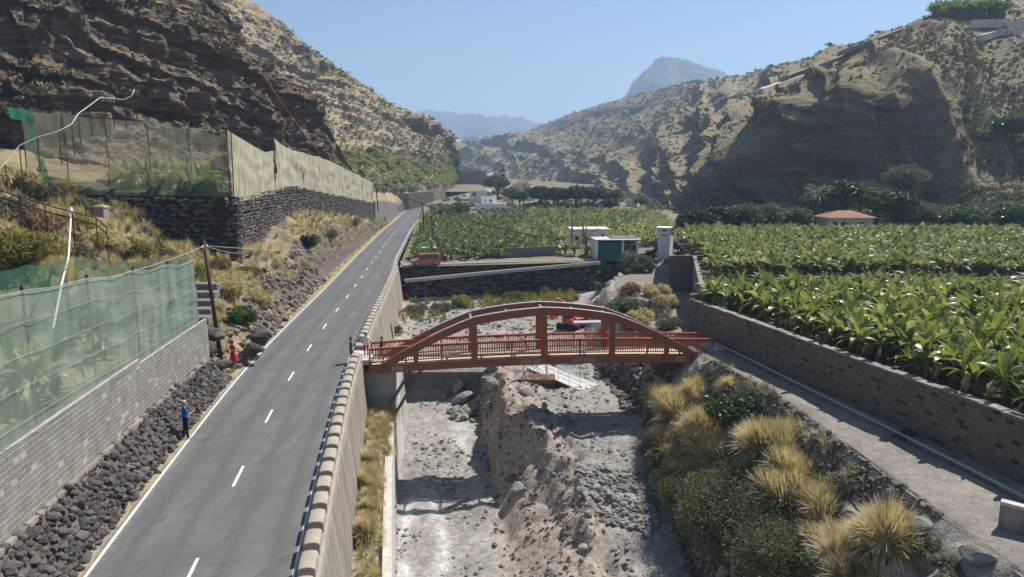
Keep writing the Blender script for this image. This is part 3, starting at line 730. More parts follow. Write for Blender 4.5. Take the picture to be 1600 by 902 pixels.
disp = env * (amp * .75 * prof + 1.5 * prof2 + 1.2 * blk + 2.2 * blk2 - .7 * np.clip(joint, 0, 2) + 1.3 * ridged(x / 9, y / 9, z / 7, oct=5, seed=131) - .4 + .55 * fbm(x / 2.2, y / 2.2, z / 1.8, oct=4, seed=133))
LC = LC + n * disp[..., None] * np.array([1, 1, .45])
tag(link('left_cliff', grid_mesh('left_cliff', LC, cliff_m, False)), 'dark layered lava cliff above the netted terrace', None, None, 'structure')

# far peak and far range
def far_range(name, label, pts, d, foot, seed, amp):
    cols = [p[0] for p in pts]
    pts = [(p[0], p[1] + (9 if d < 3000 else 3)) for p in pts]
    ysr = [[foot] * len(pts), [.55 * p[1] + .45 * foot for p in pts], [p[1] for p in pts]]
    dsr = [[d * .80] * len(pts), [d * .9] * len(pts), [d] * len(pts)]
    G = loft(cols, ysr, dsr, 260, 60)
    n = normals(G); x, y, z = G[..., 0], G[..., 1], G[..., 2]
    vv = np.linspace(0, 1, 60)[:, None]; e = np.clip((.8 - vv) / .1, .1, 1)
    G = G + n * (e * amp * ridged(x / (d * .05), y / (d * .05), z / (d * .05), oct=4, seed=seed))[..., None]
    tag(link(name, grid_mesh(name, G, far_m, False)), label, None, None, 'structure')
far_range('far_peak', 'hazy blue flat topped peak behind the hills', [(900,190),(950,170),(976,150),(985,138),(992,124),(1004,113),(1018,98),(1026,90),(1040,88),(1062,89),(1085,94),(1110,105),(1132,116),(1160,120),(1200,130),(1300,150)], 2600, 235, 3, 12)
far_range('far_mountains', 'pale hazy mountain range on the horizon', [(560,192),(620,190),(660,184),(690,184),(720,187),(760,190),(800,191),(825,194),(850,203),(900,212),(1000,220)], 4200, 240, 5, 25)
# ------------------------------------------------------------------ stones
def rock_variant(seed, sub=2, cuts=7, rough=.12, flat=1.0):
    r = np.random.default_rng(seed)
    bm = bmesh.new(); bmesh.ops.create_icosphere(bm, subdivisions=sub, radius=1.0)
    V = np.array([v.co[:] for v in bm.verts]); F = np.array([[v.index for v in f.verts] for f in bm.faces]); bm.free()
    for _ in range(cuts):
        d = r.normal(size=3); d /= np.linalg.norm(d); h = r.uniform(.55, .85)
        k = V @ d; V = V - np.clip(k - h, 0, None)[:, None] * d[None] * .92
    V *= (1 + rough * (r.random((len(V), 1)) - .5))
    V *= np.array([1, r.uniform(.75, 1), r.uniform(.65, .95) * flat])
    return V, [F]
ROCKS = [rock_variant(100 + i) for i in range(8)]
ROCKS_LO = [rock_variant(200 + i, 1, 4, .25) for i in range(8)]
def variant_meshes(name, variants, mat, smooth=False):
    return [np_mesh(name, V, f, mat, None, smooth) for V, f in variants]
LAVA_MESH = variant_meshes('stone', ROCKS, lava_m)
WALL_MESH = variant_meshes('stone', ROCKS, wallstone_m)
RIV_MESH = variant_meshes('boulder', ROCKS, rivrock_m)

def rot_rand(n): return rng.uniform(0, 6.283, n), rng.uniform(-.5, .5, n), rng.uniform(-.5, .5, n)
def stones_under(parent, meshes, variants, mat, pos, size, max_parts=300, rest_name='small_stones', name='stone'):
    """the stones that show largest become parts, the rest one joined part"""
    pos = np.asarray(pos); size = np.asarray(size); n = len(pos)
    app = size.mean(1) / (np.linalg.norm(pos - np.array([0, 0, CAM_H]), axis=1))
    order = np.argsort(-app); a, b, c = rot_rand(n); k = rng.integers(0, len(variants), n)
    base = np.array(parent.location)
    for i in order[:max_parts]:
        link(name, meshes[k[i]], parent, pos[i] - base, (b[i], c[i], a[i]), size[i])
    rest = order[max_parts:]
    if len(rest):
        V, F, _ = inst(variants, TRS(pos[rest] - base, a[rest], size[rest], b[rest], c[rest]), k[rest])
        tag(link(rest_name, np_mesh(rest_name, V, F, mat), parent), None, None, None, 'stuff')

def face_points(path, zb, zt, du, dv, jit=.35, batter=0.0, nrm=None):
    """points over a wall face. path: (n,2) ground line; zb, zt arrays along it; batter: inward lean per metre"""
    path = np.asarray(path, float); seg = np.linalg.norm(np.diff(path, axis=0), axis=1); L = np.concatenate([[0], np.cumsum(seg)])
    pts, tn = [], []
    s = du / 2
    row = 0
    zmin, zmax = min(zb), max(zt)
    z = zmin + dv / 2
    while z < zmax:
        s = du * (.5 if row % 2 else .1)
        while s < L[-1]:
            ss = np.clip(s + rng.uniform(-jit, jit) * du, 0, L[-1]); zz = z + rng.uniform(-jit, jit) * dv
            lo = np.interp(ss, L, zb); hi = np.interp(ss, L, zt)
            if lo - dv * .3 < zz < hi - dv * .25:
                i = min(np.searchsorted(L, ss, side='right') - 1, len(seg) - 1)
                d = (path[i + 1] - path[i]) / seg[i]; nv = np.array([d[1], -d[0]])
                p = path[i] + d * (ss - L[i]) - nv * batter * (zz - lo)
                pts.append((p[0], p[1], zz)); tn.append(nv)
            s += du
        z += dv; row += 1
    return np.array(pts), np.array(tn)
def core_wall(parent, path, zb, zt, thick, batter, mat, name='core', cap=None, inset=.12):
    """solid behind the facing: path is the front line at the base (front is to the right of travel)"""
    path = np.asarray(path, float); n = len(path); base = np.array(parent.location) if parent is not None else np.zeros(3)
    d = np.gradient(path, axis=0); d /= np.linalg.norm(d, axis=1, keepdims=True); nv = np.stack([d[:, 1], -d[:, 0]], 1)
    ring = []
    zb = np.asarray(zb, float); zt = np.asarray(zt, float)
    for off, z in ((inset, zb - .6), (inset + batter * (zt - zb), zt), (thick + batter * (zt - zb), zt), (thick + batter * (zt - zb), zb - .6)):
        q = path - nv * np.asarray(off).reshape(-1, 1) * np.ones((n, 1)); ring.append(np.column_stack([q, z]))
    P = np.stack(ring + [ring[0]], 1) - base
    me = grid_mesh(name, P, mat, False)
    V = len(P) * 5
    bm = bmesh.new(); bm.from_mesh(me)
    bm.verts.ensure_lookup_table()
    for r in (0, n - 1):
        try: bm.faces.new([bm.verts[r * 5 + j] for j in range(4)])
        except Exception: pass
    bmesh.ops.recalc_face_normals(bm, faces=bm.faces); bm.to_mesh(me); bm.free()
    return link(name, me, parent)

# ---- riprap slope under the block wall
def wb(Y): return np.interp(Y, [4, 42.6], [2.2, 1.5])
rip = thing('rubble_slope', 'slope of loose dark lava stones between the road and the perforated block wall', 'rock slope', (float(XL(30) - 1), 30, 0))
pts, sz = [], []
for yy in np.arange(12, 43.2, .205):
    m = 10
    for j in range(m):
        f = (j + rng.uniform(.1, .9)) / m
        t = .16 + f * 1.24; Y = yy + rng.uniform(-.15, .15)
        e = np.clip((43.3 - Y) / 1.2, .25, 1)
        zz = f * wb(Y) * e
        pts.append((XL(Y) - t, Y, zz + rng.uniform(-.02, .10))); k = rng.uniform(.085, .19) * rng.choice([.8, 1, 1, 1.5]); sz.append((k * rng.uniform(.9, 1.4), k, k * rng.uniform(.75, 1.1)))
stones_under(rip, LAVA_MESH, ROCKS, lava_m, pts, sz, 300)

# ---- perforated block wall
def lattice_block(L, H, D, holes=6, rows=2):
    m = MB(); 
    xs = [0]; fw = .016
    cell = (L - fw * (holes + 1)) / holes
    for i in range(holes): xs += [xs[-1] + fw, xs[-1] + fw + cell]
    xs.append(L)
    zs = [0]; fz = .022; cz = (H - fz * (rows + 1)) / rows
    for i in range(rows): zs += [zs[-1] + fz, zs[-1] + fz + cz]
    zs.append(H)
    vid = {}
    V, Fc = [], []
    def v(i, j, y):
        k = (i, j, y)
        if k not in vid: vid[k] = len(V); V.append((xs[i], y, zs[j]))
        return vid[k]
    for i in range(len(xs) - 1):
        for j in range(len(zs) - 1):
            if i % 2 == 1 and j % 2 == 1:
                q = [(i, j), (i + 1, j), (i + 1, j + 1), (i, j + 1)]
                for a, b in zip(q, q[1:] + q[:1]): Fc.append([v(*a, 0), v(*b, 0), v(*b, .165), v(*a, .165)])
            else: Fc.append([v(i, j, 0), v(i + 1, j, 0), v(i + 1, j + 1, 0), v(i, j + 1, 0)])
    nx, nz = len(xs) - 1, len(zs) - 1
    a = len(V); V += [(0, 0, 0), (L, 0, 0), (L, 0, H), (0, 0, H), (0, D, 0), (L, D, 0), (L, D, H), (0, D, H)]
    Fc += [[a, a+1, a+5, a+4], [a+1, a+2, a+6, a+5], [a+2, a+3, a+7, a+6], [a+3, a, a+4, a+7]]
    return m.add(V, Fc)
lat = thing('perforated_block_wall', 'pale wall of perforated concrete blocks along the roadside below the green net', 'wall', (float(XL(30) - 1.8), 30, 2))
BL, BH = .40, .20
var = [lattice_block(BL - .012, BH - .012, .18, 6, 2), lattice_block(BL - .012, BH - .012, .18, 7, 2)]
plainb = MB().box(((BL - .012) / 2, .09, (BH - .012) / 2), (BL - .012, .18, BH - .012))
LMESH = [m.mesh('block', block_m) for m in var] + [plainb.mesh('block', block_m)]
LARR = []
for me in LMESH:
    Vv = np.array([q.co[:] for q in me.vertices]); F4 = np.array([list(p.vertices) for p in me.polygons]); LARR.append((Vv, [F4]))
bp = []
def wt(Y): return wb(Y) + np.interp(Y, [4, 20, 42.6], [2.7, 2.6, 2.2])
ycur = 13.0
yy = 13.0
rows_n = 13
for r in range(rows_n):
    y = 13.0 + (BL / 2 if r % 2 else 0)
    while y < 42.4:
        if r * BH < (wt(y) - wb(y)):
            bp.append((XL(y) - 1.38 + rng.uniform(-.006, .006), y, wb(y) + .06 + r * BH + rng.uniform(-.003, .003), math.atan2(1, float(XL(y + .5) - XL(y - .5))) + rng.normal(0, .004), 2 if rng.random() < .05 else int(rng.integers(0, 2))))
        y += BL
# x axis of a block runs along the wall; its holed face (local -y) must look to the road (+X)
bp = np.array(bp); ang = bp[:, 3]
rz = ang                                       # local x -> wall direction (towards +Y); local -y -> +X
app = -np.hypot(bp[:, 0], bp[:, 1]) - 20 * (bp[:, 1] < 19.5)
order = np.argsort(-app); base = np.array(lat.location)
for i in order[:300]: link('block', LMESH[int(bp[i, 4])], lat, bp[i, :3] - base, (0, 0, rz[i]))
rest = order[300:]
V, F, _ = inst(LARR, TRS(bp[rest, :3] - base, rz[rest]), bp[rest, 4].astype(int))
tag(link('further_blocks', np_mesh('further_blocks', V, F, block_m), lat), None, None, None, 'stuff')
ys_ = np.linspace(12.9, 42.5, 30)
def alongL(t, ys_): return np.column_stack([XL(ys_) - t, ys_])
core_wall(lat, alongL(1.80, ys_)[::-1] * 1.0, wb(ys_)[::-1] + .02, (wt(ys_) - .05)[::-1], .30, 0, core_m, 'core', inset=-.0) if False else None
m = MB()
for a, b in zip(ys_[:-1], ys_[1:]):
    m.beam((XL(a) - 2.0, a, wb(a) + 1.05), (XL(b) - 2.0, b, wb(b) + 1.05), .16, 2.6)
    m.beam((XL(a) - 1.68, a, wt(a) + .02), (XL(b) - 1.68, b, wt(b) + .02), .60, .06)
mm = MB()
for a, b in zip(ys_[:-1], ys_[1:]):
    mm.beam((XL(a) - 1.42, a, wb(a) - .02), (XL(b) - 1.42, b, wb(b) - .02), .34, .16)
mm.build('footing', conc_m, lat, loc=-base)
m.build('backing', conc_d, lat, loc=-base)
# short return of the wall at the far end
ret = thing('low_block_wall', 'short weathered block wall running back from the end of the perforated wall', 'wall', (float(XL(43) - 3), 43.2, 2))
for r in range(9):
    for c in range(7):
        x0 = float(XL(42.5) - 1.8 - (c + (.5 if r % 2 else 0)) * BL)
        link('block', LMESH[r % 2], ret, np.array((x0, 42.62 + .12 * c, 1.6 + r * BH + .12 * c)) - np.array(ret.location), (0, 0, -.3 + 0.0))
# ---- parapet with rounded merlons along the right edge, and the tall wall under it
par = thing('road_parapet', 'low roadside parapet with rounded beige blocks above the river wall', 'parapet', (float(Xr(30)), 30, 0))
base = np.array(par.location)
def merlon(L, W, H, n=7):
    m = MB(); prof = [(-W / 2, 0), (W / 2, 0), (W / 2, H * .78)]
    for i in range(1, n): 
        a = math.pi * i / n; prof.append((W / 2 * math.cos(a), H * .78 + H * .22 * math.sin(a)))
    prof.append((-W / 2, H * .78))
    return m.extrude(prof, -L / 2, L / 2)
MER = [merlon(1.0 + .03 * i, .54, .44).mesh('merlon', cap_m, False, .018) for i in range(3)]
k = 0; y = 13.4
while y < 100:
    if not (47.9 < y < 51.2):
        a = math.atan2(float(Xr(y + .5) - Xr(y - .5)), 1)
        link('merlon', MER[k % 3], par, np.array((float(Xr(y)) + .34, y, .30)) - base, (rng.normal(0, .01), rng.normal(0, .01), -a + rng.normal(0, .012)))
    y += 1.45; k += 1
for (y0, y1) in ((12, 48.2), (50.9, 98.5)):
    m = MB(); ys_ = np.arange(y0, y1 + .01, (y1 - y0) / max(2, int((y1 - y0) / 2)))
    for a, b in zip(ys_[:-1], ys_[1:]): m.beam((Xr(a) + .36, a, .14), (Xr(b) + .36, b, .14), .74, .34)
    m.build('plinth', cap_m, par, loc=-base)
m = MB(); ys_ = np.arange(12, 98.5, 2)
for a, b in zip(ys_[:-1], ys_[1:]): m.beam((Xr(a) - .08, a, .03), (Xr(b) - .08, b, .03), .07, .05)

rwall = thing('river_retaining_wall', 'tall pale concrete retaining wall holding the road above the river', 'wall', (float(Xr(50)) + 1, 50, -5))
def rpath(off, y0, y1, step=1.2):
    ys_ = np.arange(y0, y1 + .01, step); return np.column_stack([Xr(ys_) + off, ys_]), ys_
p, ys_ = rpath(1.30, 12, 62.5); core_wall(rwall, p[::1][::-1], np.full(len(p), -4.6), np.full(len(p), -.03), .9, .115, conc_m, 'wall_face', inset=0) if False else None
def batter_wall(parent, off_b, off_t, zb, zt, y0, y1, thick, mat, name, step=1.0, nz=6, amp=.03):
    ys_ = np.arange(y0, y1 + .01, step); base = np.array(parent.location)
    zbv = np.interp(ys_, *zb) if isinstance(zb, tuple) else np.full(len(ys_), zb)
    ztv = np.interp(ys_, *zt) if isinstance(zt, tuple) else np.full(len(ys_), zt)
    cols = []
    for i in range(nz + 1):
        f = i / nz; cols.append(np.column_stack([Xr(ys_) + off_b + (off_t - off_b) * f + amp * vnoise(ys_ * .7, f * 3, seed=3), ys_, zbv + (ztv - zbv) * f]))
    cols.append(np.column_stack([Xr(ys_) + off_t - thick, ys_, ztv])); cols.append(np.column_stack([Xr(ys_) + off_t - thick, ys_, zbv]))
    P = np.stack(cols + [cols[0]], 1) - base
    me = grid_mesh(name, P, mat, False)
    bm = bmesh.new(); bm.from_mesh(me); bm.verts.ensure_lookup_table(); k = P.shape[1]
    for r in (0, len(ys_) - 1): bm.faces.new([bm.verts[r * k + j] for j in range(k - 1)])
    bmesh.ops.remove_doubles(bm, verts=bm.verts[:], dist=1e-4); bmesh.ops.recalc_face_normals(bm, faces=bm.faces[:]); bm.to_mesh(me); bm.free()
    return link(name, me, parent)
batter_wall(rwall, 1.30, .78, -4.8, -.03, 12, 49.0, .70, conc_m, 'wall_face')

batter_wall(rwall, 1.7, .78, -6.0, -.03, 49.0, 98.6, .70, conc_m, 'wall_face')
# channel wall lower down
cwall = thing('channel_wall', 'pale concrete wall of the stream channel below the grassy ledge', 'wall', (float(Xr(45)) + 2.8, 45, -8))
batter_wall(cwall, 2.98, 2.92, -11.6, ([14, 40, 49, 53], [-3.9, -3.75, -3.45, -3.2]), 14, 53.4, .42, conc_l, 'wall_face', .8)
# culvert arch in the wall beyond the bridge
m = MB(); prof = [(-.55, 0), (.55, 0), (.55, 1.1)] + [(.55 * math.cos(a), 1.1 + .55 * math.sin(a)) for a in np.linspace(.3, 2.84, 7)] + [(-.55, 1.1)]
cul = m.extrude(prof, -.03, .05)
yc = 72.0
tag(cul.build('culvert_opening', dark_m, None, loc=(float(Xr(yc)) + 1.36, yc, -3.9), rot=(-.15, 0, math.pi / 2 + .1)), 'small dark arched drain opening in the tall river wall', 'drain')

# ---- stone walls under the nets
def make_stone_wall(name, label, path, zb, zt, du, dv, sz, maxp, batter=.08, thick=.8, meshes=WALL_MESH, variants=ROCKS, mat=wallstone_m, cap=None):
    path = np.asarray(path, float); mid = path[len(path) // 2]
    o = thing(name, label, 'wall', (mid[0], mid[1], float(min(zb))))
    core_wall(o, path, zb, zt, thick, batter, core_m, 'core')
    pts, tn = face_points(path, zb, zt, du, dv, .32, batter)
    n = len(pts); k = rng.uniform(.85, 1.35, n)
    size = np.column_stack([k * sz[0] * rng.uniform(.8, 1.35, n), k * sz[0] * .7, k * sz[1]])
    a = np.arctan2(tn[:, 0], -tn[:, 1])
    # stones keep their long side along the wall
    app = size.mean(1) / np.linalg.norm(pts - np.array([0, 0, CAM_H]), axis=1)
    order = np.argsort(-app); kk = rng.integers(0, len(variants), n); base = np.array(o.location)
    rx = rng.uniform(-.25, .25, n); ry = rng.uniform(-.3, .3, n)
    for i in order[:maxp]: link('stone', meshes[kk[i]], o, pts[i] - base, (rx[i], ry[i], a[i]), size[i])
    rest = order[maxp:]
    if len(rest):
        V, F, _ = inst(ROCKS_LO, TRS(pts[rest] - base, a[rest], size[rest], rx[rest], ry[rest]), kk[rest])
        tag(link('small_stones', np_mesh('small_stones', V, F, mat), o), None, None, None, 'stuff')
    return o
cornX = float(XL(70.4)) - 7.0
make_stone_wall('dry_stone_wall', 'dark dry stone terrace wall in shade under the see-through net', [(cornX - 17, 68.5), (cornX - 8, 68.7), (cornX + .75, 68.75)], [5.6, 5.2, 3.6], [10.9, 10.7, 10.6], .72, .46, (.40, .25), 300)
ys_ = np.concatenate([[68.9], np.arange(70.3, 172, 3.0), [172]])
tw = np.interp(ys_, [70.4, 102, 130, 172], [6.9, 6.9, 4.9, 1.9]); zbw = np.interp(ys_, [70.4, 102, 130, 172], [3.8, 7.2, 5.2, 1.6]); ztw = np.interp(ys_, [70.4, 102, 130, 172], [10.6, 11.4, 9.4, 6.6])
make_stone_wall('terrace_stone_wall', 'sunlit rough stone terrace wall running along the road under the beige net', np.column_stack([XL(ys_) - tw, ys_]), zbw, ztw, .46, .36, (.27, .2), 300, .05)
# grey concrete wall at the far end, and dark walls beyond
def prism_wall(name, label, path, zb, zt, thick, mat, cat='wall', capmat=None, parent=None, pname='wall_face'):
    path = np.asarray(path, float); mid = path[len(path) // 2]
    o = thing(name, label, cat, (mid[0], mid[1], float(min(zb))))
    core_wall(o, path, zb, zt, thick, 0, mat, pname, inset=0)
    if capmat:
        m = MB()
        for (a, za, b, zb2) in zip(path[:-1], zt[:-1], path[1:], zt[1:]):
            d = (b - a) / np.linalg.norm(b - a); nv = np.array([d[1], -d[0]])
            p = a - nv * thick / 2; q = b - nv * thick / 2
            m.beam((p[0], p[1], za + .05), (q[0], q[1], zb2 + .05), thick + .1, .12)
        m.build('coping', capmat, o, loc=-np.array(o.location))
    return o
ys_ = np.linspace(172.5, 232, 14)
prism_wall('roadside_wall', 'plain grey concrete wall at the far bend of the road', np.column_stack([XL(ys_) - np.interp(ys_, [172, 205, 232], [1.8, .9, .8]), ys_]), np.full(14, -.2), np.interp(ys_, [172, 180, 232], [6.8, 6.6, 4.0]), .5, conc_d)
prism_wall('bend_wall', 'dark stone wall facing the road at the far bend', [(-48, 252), (-38, 264), (-31, 285)], [-.5, 0, 1], [6.3, 6.6, 7.2], 1.0, wallstone_m)
0 and prism_wall('upper_bend_wall', 'higher grey wall above the dark wall at the far bend', [(-44, 268), (-30, 285), (-12, 325)], [3, 4, 5], [12.5, 12, 12], 1.0, conc_d)
# white parapet of the bend
ys_ = np.linspace(252, 338, 26)
prism_wall('white_parapet', 'long white painted parapet wall where the road bends towards the village', np.column_stack([Xr(ys_) + .9, ys_])[::1], Zr(ys_) - 2.5, Zr(ys_) + 1.1, .35, white_m)

# ---- river bank walls by the side road
ramp_a, ramp_b = np.array((-14.8, 97.6)), np.array((13.0, 104.6))
f = np.linspace(0, 1, 15)[:, None]
line = ramp_a * (1 - f) + ramp_b * f; zr_ = np.interp(f[:, 0], [0, .35, 1], [-1.75, -1.1, -.05])
d = (ramp_b - ramp_a) / np.linalg.norm(ramp_b - ramp_a); nv = np.array([d[1], -d[0]])
make_stone_wall('river_bank_wall', 'dark boulder wall at the river edge below the concrete ramp', line, np.full(15, -5.2), zr_ - .1, .85, .62, (.46, .34), 220, .12, 1.0)
make_stone_wall('side_road_wall', 'stone wall in the sun holding the side road where the car stands', line - nv * 2.6, zr_ - .3, np.interp(f[:, 0], [0, .2, 1], [-.15, .05, .05]), .55, .42, (.32, .24), 150, .05, .7)
rampo = thing('concrete_ramp', 'pale concrete ramp sloping down along the boulder wall to the river', 'ramp', (0, 101, -1.5))
m = MB()
for i in range(14):
    a, b = line[i], line[i + 1]
    m.beam((*(a - nv * 1.25), zr_[i] - .1), (*(b - nv * 1.25), zr_[i + 1] - .1), 2.7, .24)
m.build('ramp_slab', conc_l, rampo, loc=(0, -101, 1.5))
m = MB()
for i in range(14):
    a, b = line[i], line[i + 1]; m.beam((*(a + nv * .1), zr_[i] + .1), (*(b + nv * .1), zr_[i + 1] + .1), .3, .35)
m.build('ramp_kerb', conc_l, rampo, loc=(0, -101, 1.5))
m = MB(); up = line - nv * 2.75
for i in range(14): m.beam((*up[i], .12), (*up[i + 1], .12), .4, .22)
m.build('upper_kerb', conc_l, rampo, loc=(0, -101, 1.5))
# side road surface
sr = line - nv * 2.9; G = np.zeros((15, 6, 3))
for j in range(6): G[:, j, :2] = sr - nv * (j * 1.15); 
G[..., 2] = .06
tag(link('side_road', grid_mesh('side_road', G[:, ::-1], track_m)), 'pale side road behind the river wall', None, None, 'structure')
fl = sr - nv * 6.2
prism_wall('garden_wall', 'long grey rendered wall in front of the banana plot by the green garage', [tuple(fl[6]), tuple(fl[9]), tuple(fl[11] + np.array((2.0, .3)))], [-.1] * 3, [1.5, 1.6, 1.7], .3, conc_d)

# ---- weir and abutment under the bridge
we = thing('concrete_weir', 'grey concrete drop wall across the stream under the bridge', 'weir', (-6, 62.4, -7))
m = MB(); m.box((0, 0, 0.6), (8.8, .9, 3.6)).box((0, -.45, 2.25), (9.0, 1.0, .25))
m.build('drop_wall', conc_d, we)
ab = thing('bridge_abutment', 'pale concrete abutment pillar under the road end of the bridge', 'abutment', (float(Xr(49.6)) + 2.2, 49.7, -8.5))
MB().extrude([(-1.4, -.4), (1.05, -.4), (.72, 7.55), (-1.4, 7.55)], -1.35, 1.35).build('pillar', conc_l, ab, bevel=.03)
MB().box((-.4, 0, 7.62), (2.0, 2.7, .16)).build('bearing_seat', conc_m, ab)

# ---- long wall on the right under the banana plot, block built
lw = thing('long_block_wall', 'long weathered brown block wall in shade between the gravel track and the banana plot', 'wall', (19, 38, 0))
base = np.array(lw.location)
Y0, Y1 = 57.2, 15.0
dirw = np.array([float(XW(20) - XW(50)), -30.0]); dirw /= np.linalg.norm(dirw)      # towards the camera
start = np.array([14.62, 57.1]); Lw = 43.5
nvw = np.array([-abs(dirw[1]), 0]); nvw = np.array([dirw[1], -dirw[0]])               # right of travel = towards the track
if nvw[0] > 0: nvw = -nvw
rzw = math.atan2(dirw[1], dirw[0])
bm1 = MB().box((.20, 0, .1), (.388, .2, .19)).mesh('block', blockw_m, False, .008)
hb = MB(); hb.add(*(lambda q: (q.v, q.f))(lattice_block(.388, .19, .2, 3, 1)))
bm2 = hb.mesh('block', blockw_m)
tops = lambda s: 2.62 + .12 * math.sin(s * .2)
B = []
for r in range(13):
    s = -.2 if r % 2 else 0.0
    while s < Lw:
        B.append((s, r * .2 + .12, rng.random())); s += .4
B = np.array(B)
posB = np.column_stack([start[0] + dirw[0] * B[:, 0], start[1] + dirw[1] * B[:, 0], B[:, 1] + np.interp(57.1 + dirw[1] * B[:, 0], [15, 57], [-.02, -.1])])
# local x along the wall; local -y faces right of travel when rz = heading
face_right = True
vis = posB[:, 1] > 27.2
app = np.where(vis, -posB[:, 1], -1000) + rng.uniform(-14, 14, len(B))
order = np.argsort(-app)
off = np.array([nvw[0] * .1, nvw[1] * .1, 0])
flip = math.pi if (math.sin(rzw) * 0 + (np.dot(nvw, np.array([math.sin(rzw), -math.cos(rzw)])) < 0)) else 0.0
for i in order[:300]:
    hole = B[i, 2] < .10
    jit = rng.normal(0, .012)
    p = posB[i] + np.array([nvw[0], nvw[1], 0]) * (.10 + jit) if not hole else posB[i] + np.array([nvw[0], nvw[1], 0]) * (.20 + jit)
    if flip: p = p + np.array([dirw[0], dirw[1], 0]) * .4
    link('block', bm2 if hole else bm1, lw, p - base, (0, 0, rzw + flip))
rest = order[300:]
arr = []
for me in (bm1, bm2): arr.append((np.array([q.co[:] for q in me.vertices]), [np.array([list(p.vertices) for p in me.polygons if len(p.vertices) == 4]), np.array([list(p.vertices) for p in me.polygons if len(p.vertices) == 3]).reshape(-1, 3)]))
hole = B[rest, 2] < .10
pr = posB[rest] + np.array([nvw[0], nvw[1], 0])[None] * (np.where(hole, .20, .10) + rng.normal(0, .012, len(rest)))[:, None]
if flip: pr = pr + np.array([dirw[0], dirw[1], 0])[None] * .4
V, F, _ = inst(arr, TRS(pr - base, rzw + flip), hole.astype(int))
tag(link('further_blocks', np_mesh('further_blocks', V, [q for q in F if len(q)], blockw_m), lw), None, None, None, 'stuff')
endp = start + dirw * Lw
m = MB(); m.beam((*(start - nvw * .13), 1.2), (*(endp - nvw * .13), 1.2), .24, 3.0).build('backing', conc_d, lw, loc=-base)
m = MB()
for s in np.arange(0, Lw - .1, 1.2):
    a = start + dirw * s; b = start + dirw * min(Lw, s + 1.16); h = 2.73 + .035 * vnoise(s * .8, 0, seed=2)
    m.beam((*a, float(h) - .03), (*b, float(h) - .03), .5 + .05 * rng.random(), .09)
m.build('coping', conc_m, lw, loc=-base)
# pier and cross walls
prism_wall('cross_wall', 'short grey wall closing the near banana plot behind the bridge end', [(14.6, 57.35), (18.6, 57.9)][::1], [0, 2], [2.95, 2.95], .25, conc_d, capmat=conc_m)
prism_wall('plot_wall', 'dark retaining wall at the left edge of the far banana plot', [(21.0, 82), (16.6, 62.6), (15.9, 58.5)][::1], [-.5, -.5, -.5], [3.4, 3.4, 3.0], .3, conc_d, capmat=conc_m)
prism_wall('plot_end_wall', 'block wall end, painted dark for its shade, facing the track by the pale tower', [(18.3, 82.2), (22.5, 82.2)], [-.8, -.5], [3.5, 3.5], .4, blockw_m)  # darker block material puts this wall's shade into its colour
prism_wall('plot_back_wall', 'grey retaining wall running back towards the pale tower', [(25, 112), (18.3, 82.6)], [-.8, -.8], [3.5, 3.5], .4, conc_d)
prism_wall('field_divide_wall', 'grey concrete wall dividing the two banana plots', [(17.3, 62.5), (40, 63.1), (75, 64)], [1.5, 1.5, 1.5], [3.55, 3.6, 3.6], .3, conc_d)
# broken concrete wall piece at the lower right
prism_wall('low_parapet', 'low concrete parapet piece standing beside the track', [(17.64, 24.2), (19.6, 22.4)], [-2, -2], [.85, .8], .22, conc_m, capmat=conc_l)

make_stone_wall('river_corner_wall', 'rocky bank wall below the garage where the river bends', [(12.6, 105.2), (17, 111), (22.6, 119.4), (30.5, 142)], [-4.6, -4.2, -3.6, -2.5], [-.02, 0, 0, .3], 1.0, .8, (.55, .42), 0, .15, 1.2)
# ------------------------------------------------------------------ shade nets
def M_net(name, c, alpha, trans=.45, scale=1.2):
    t = NT(name); p = t.pos()
    mp = t.node('ShaderNodeMapping', {'Vector': p, 'Scale': (1.0, 1.0, .25)}).outputs[0]
    n = t.noise(mp, scale, 4, .6); n2 = t.noise(p, .35, 3, .6)
    col = t.ramp(n, [(.3, tuple(.75 * v for v in c)), (.7, tuple(min(1, 1.15 * v) for v in c))])
    col = t.mix(.35, col, t.ramp(n2, [(.35, (.75,) * 3), (.65, (1.1,) * 3)]), 'MULTIPLY')
    d = t.node('ShaderNodeBsdfDiffuse', {'Color': col}).outputs[0]
    tl = t.node('ShaderNodeBsdfTranslucent', {'Color': col}).outputs[0]
    s = t.node('ShaderNodeMixShader', {0: trans, 1: d, 2: tl}).outputs[0]
    a = t.math('ADD', alpha - .12, t.math('MULTIPLY', n, .24))
    tp = t.node('ShaderNodeBsdfTransparent').outputs[0]
    return t.done(t.node('ShaderNodeMixShader', {0: a, 1: tp, 2: s}).outputs[0])
net_green = M_net('green_net', (.33, .42, .345), .60, .35)
net_dkgreen = M_net('dark_green_net', (.08, .22, .15), .55)
net_beige = M_net('beige_net', (.56, .52, .385), .93, .30)
net_clear = M_net('clear_net', (.40, .385, .29), .42, .4)
net_vivid = M_net('vivid_green_net', (.03, .20, .12), .7)
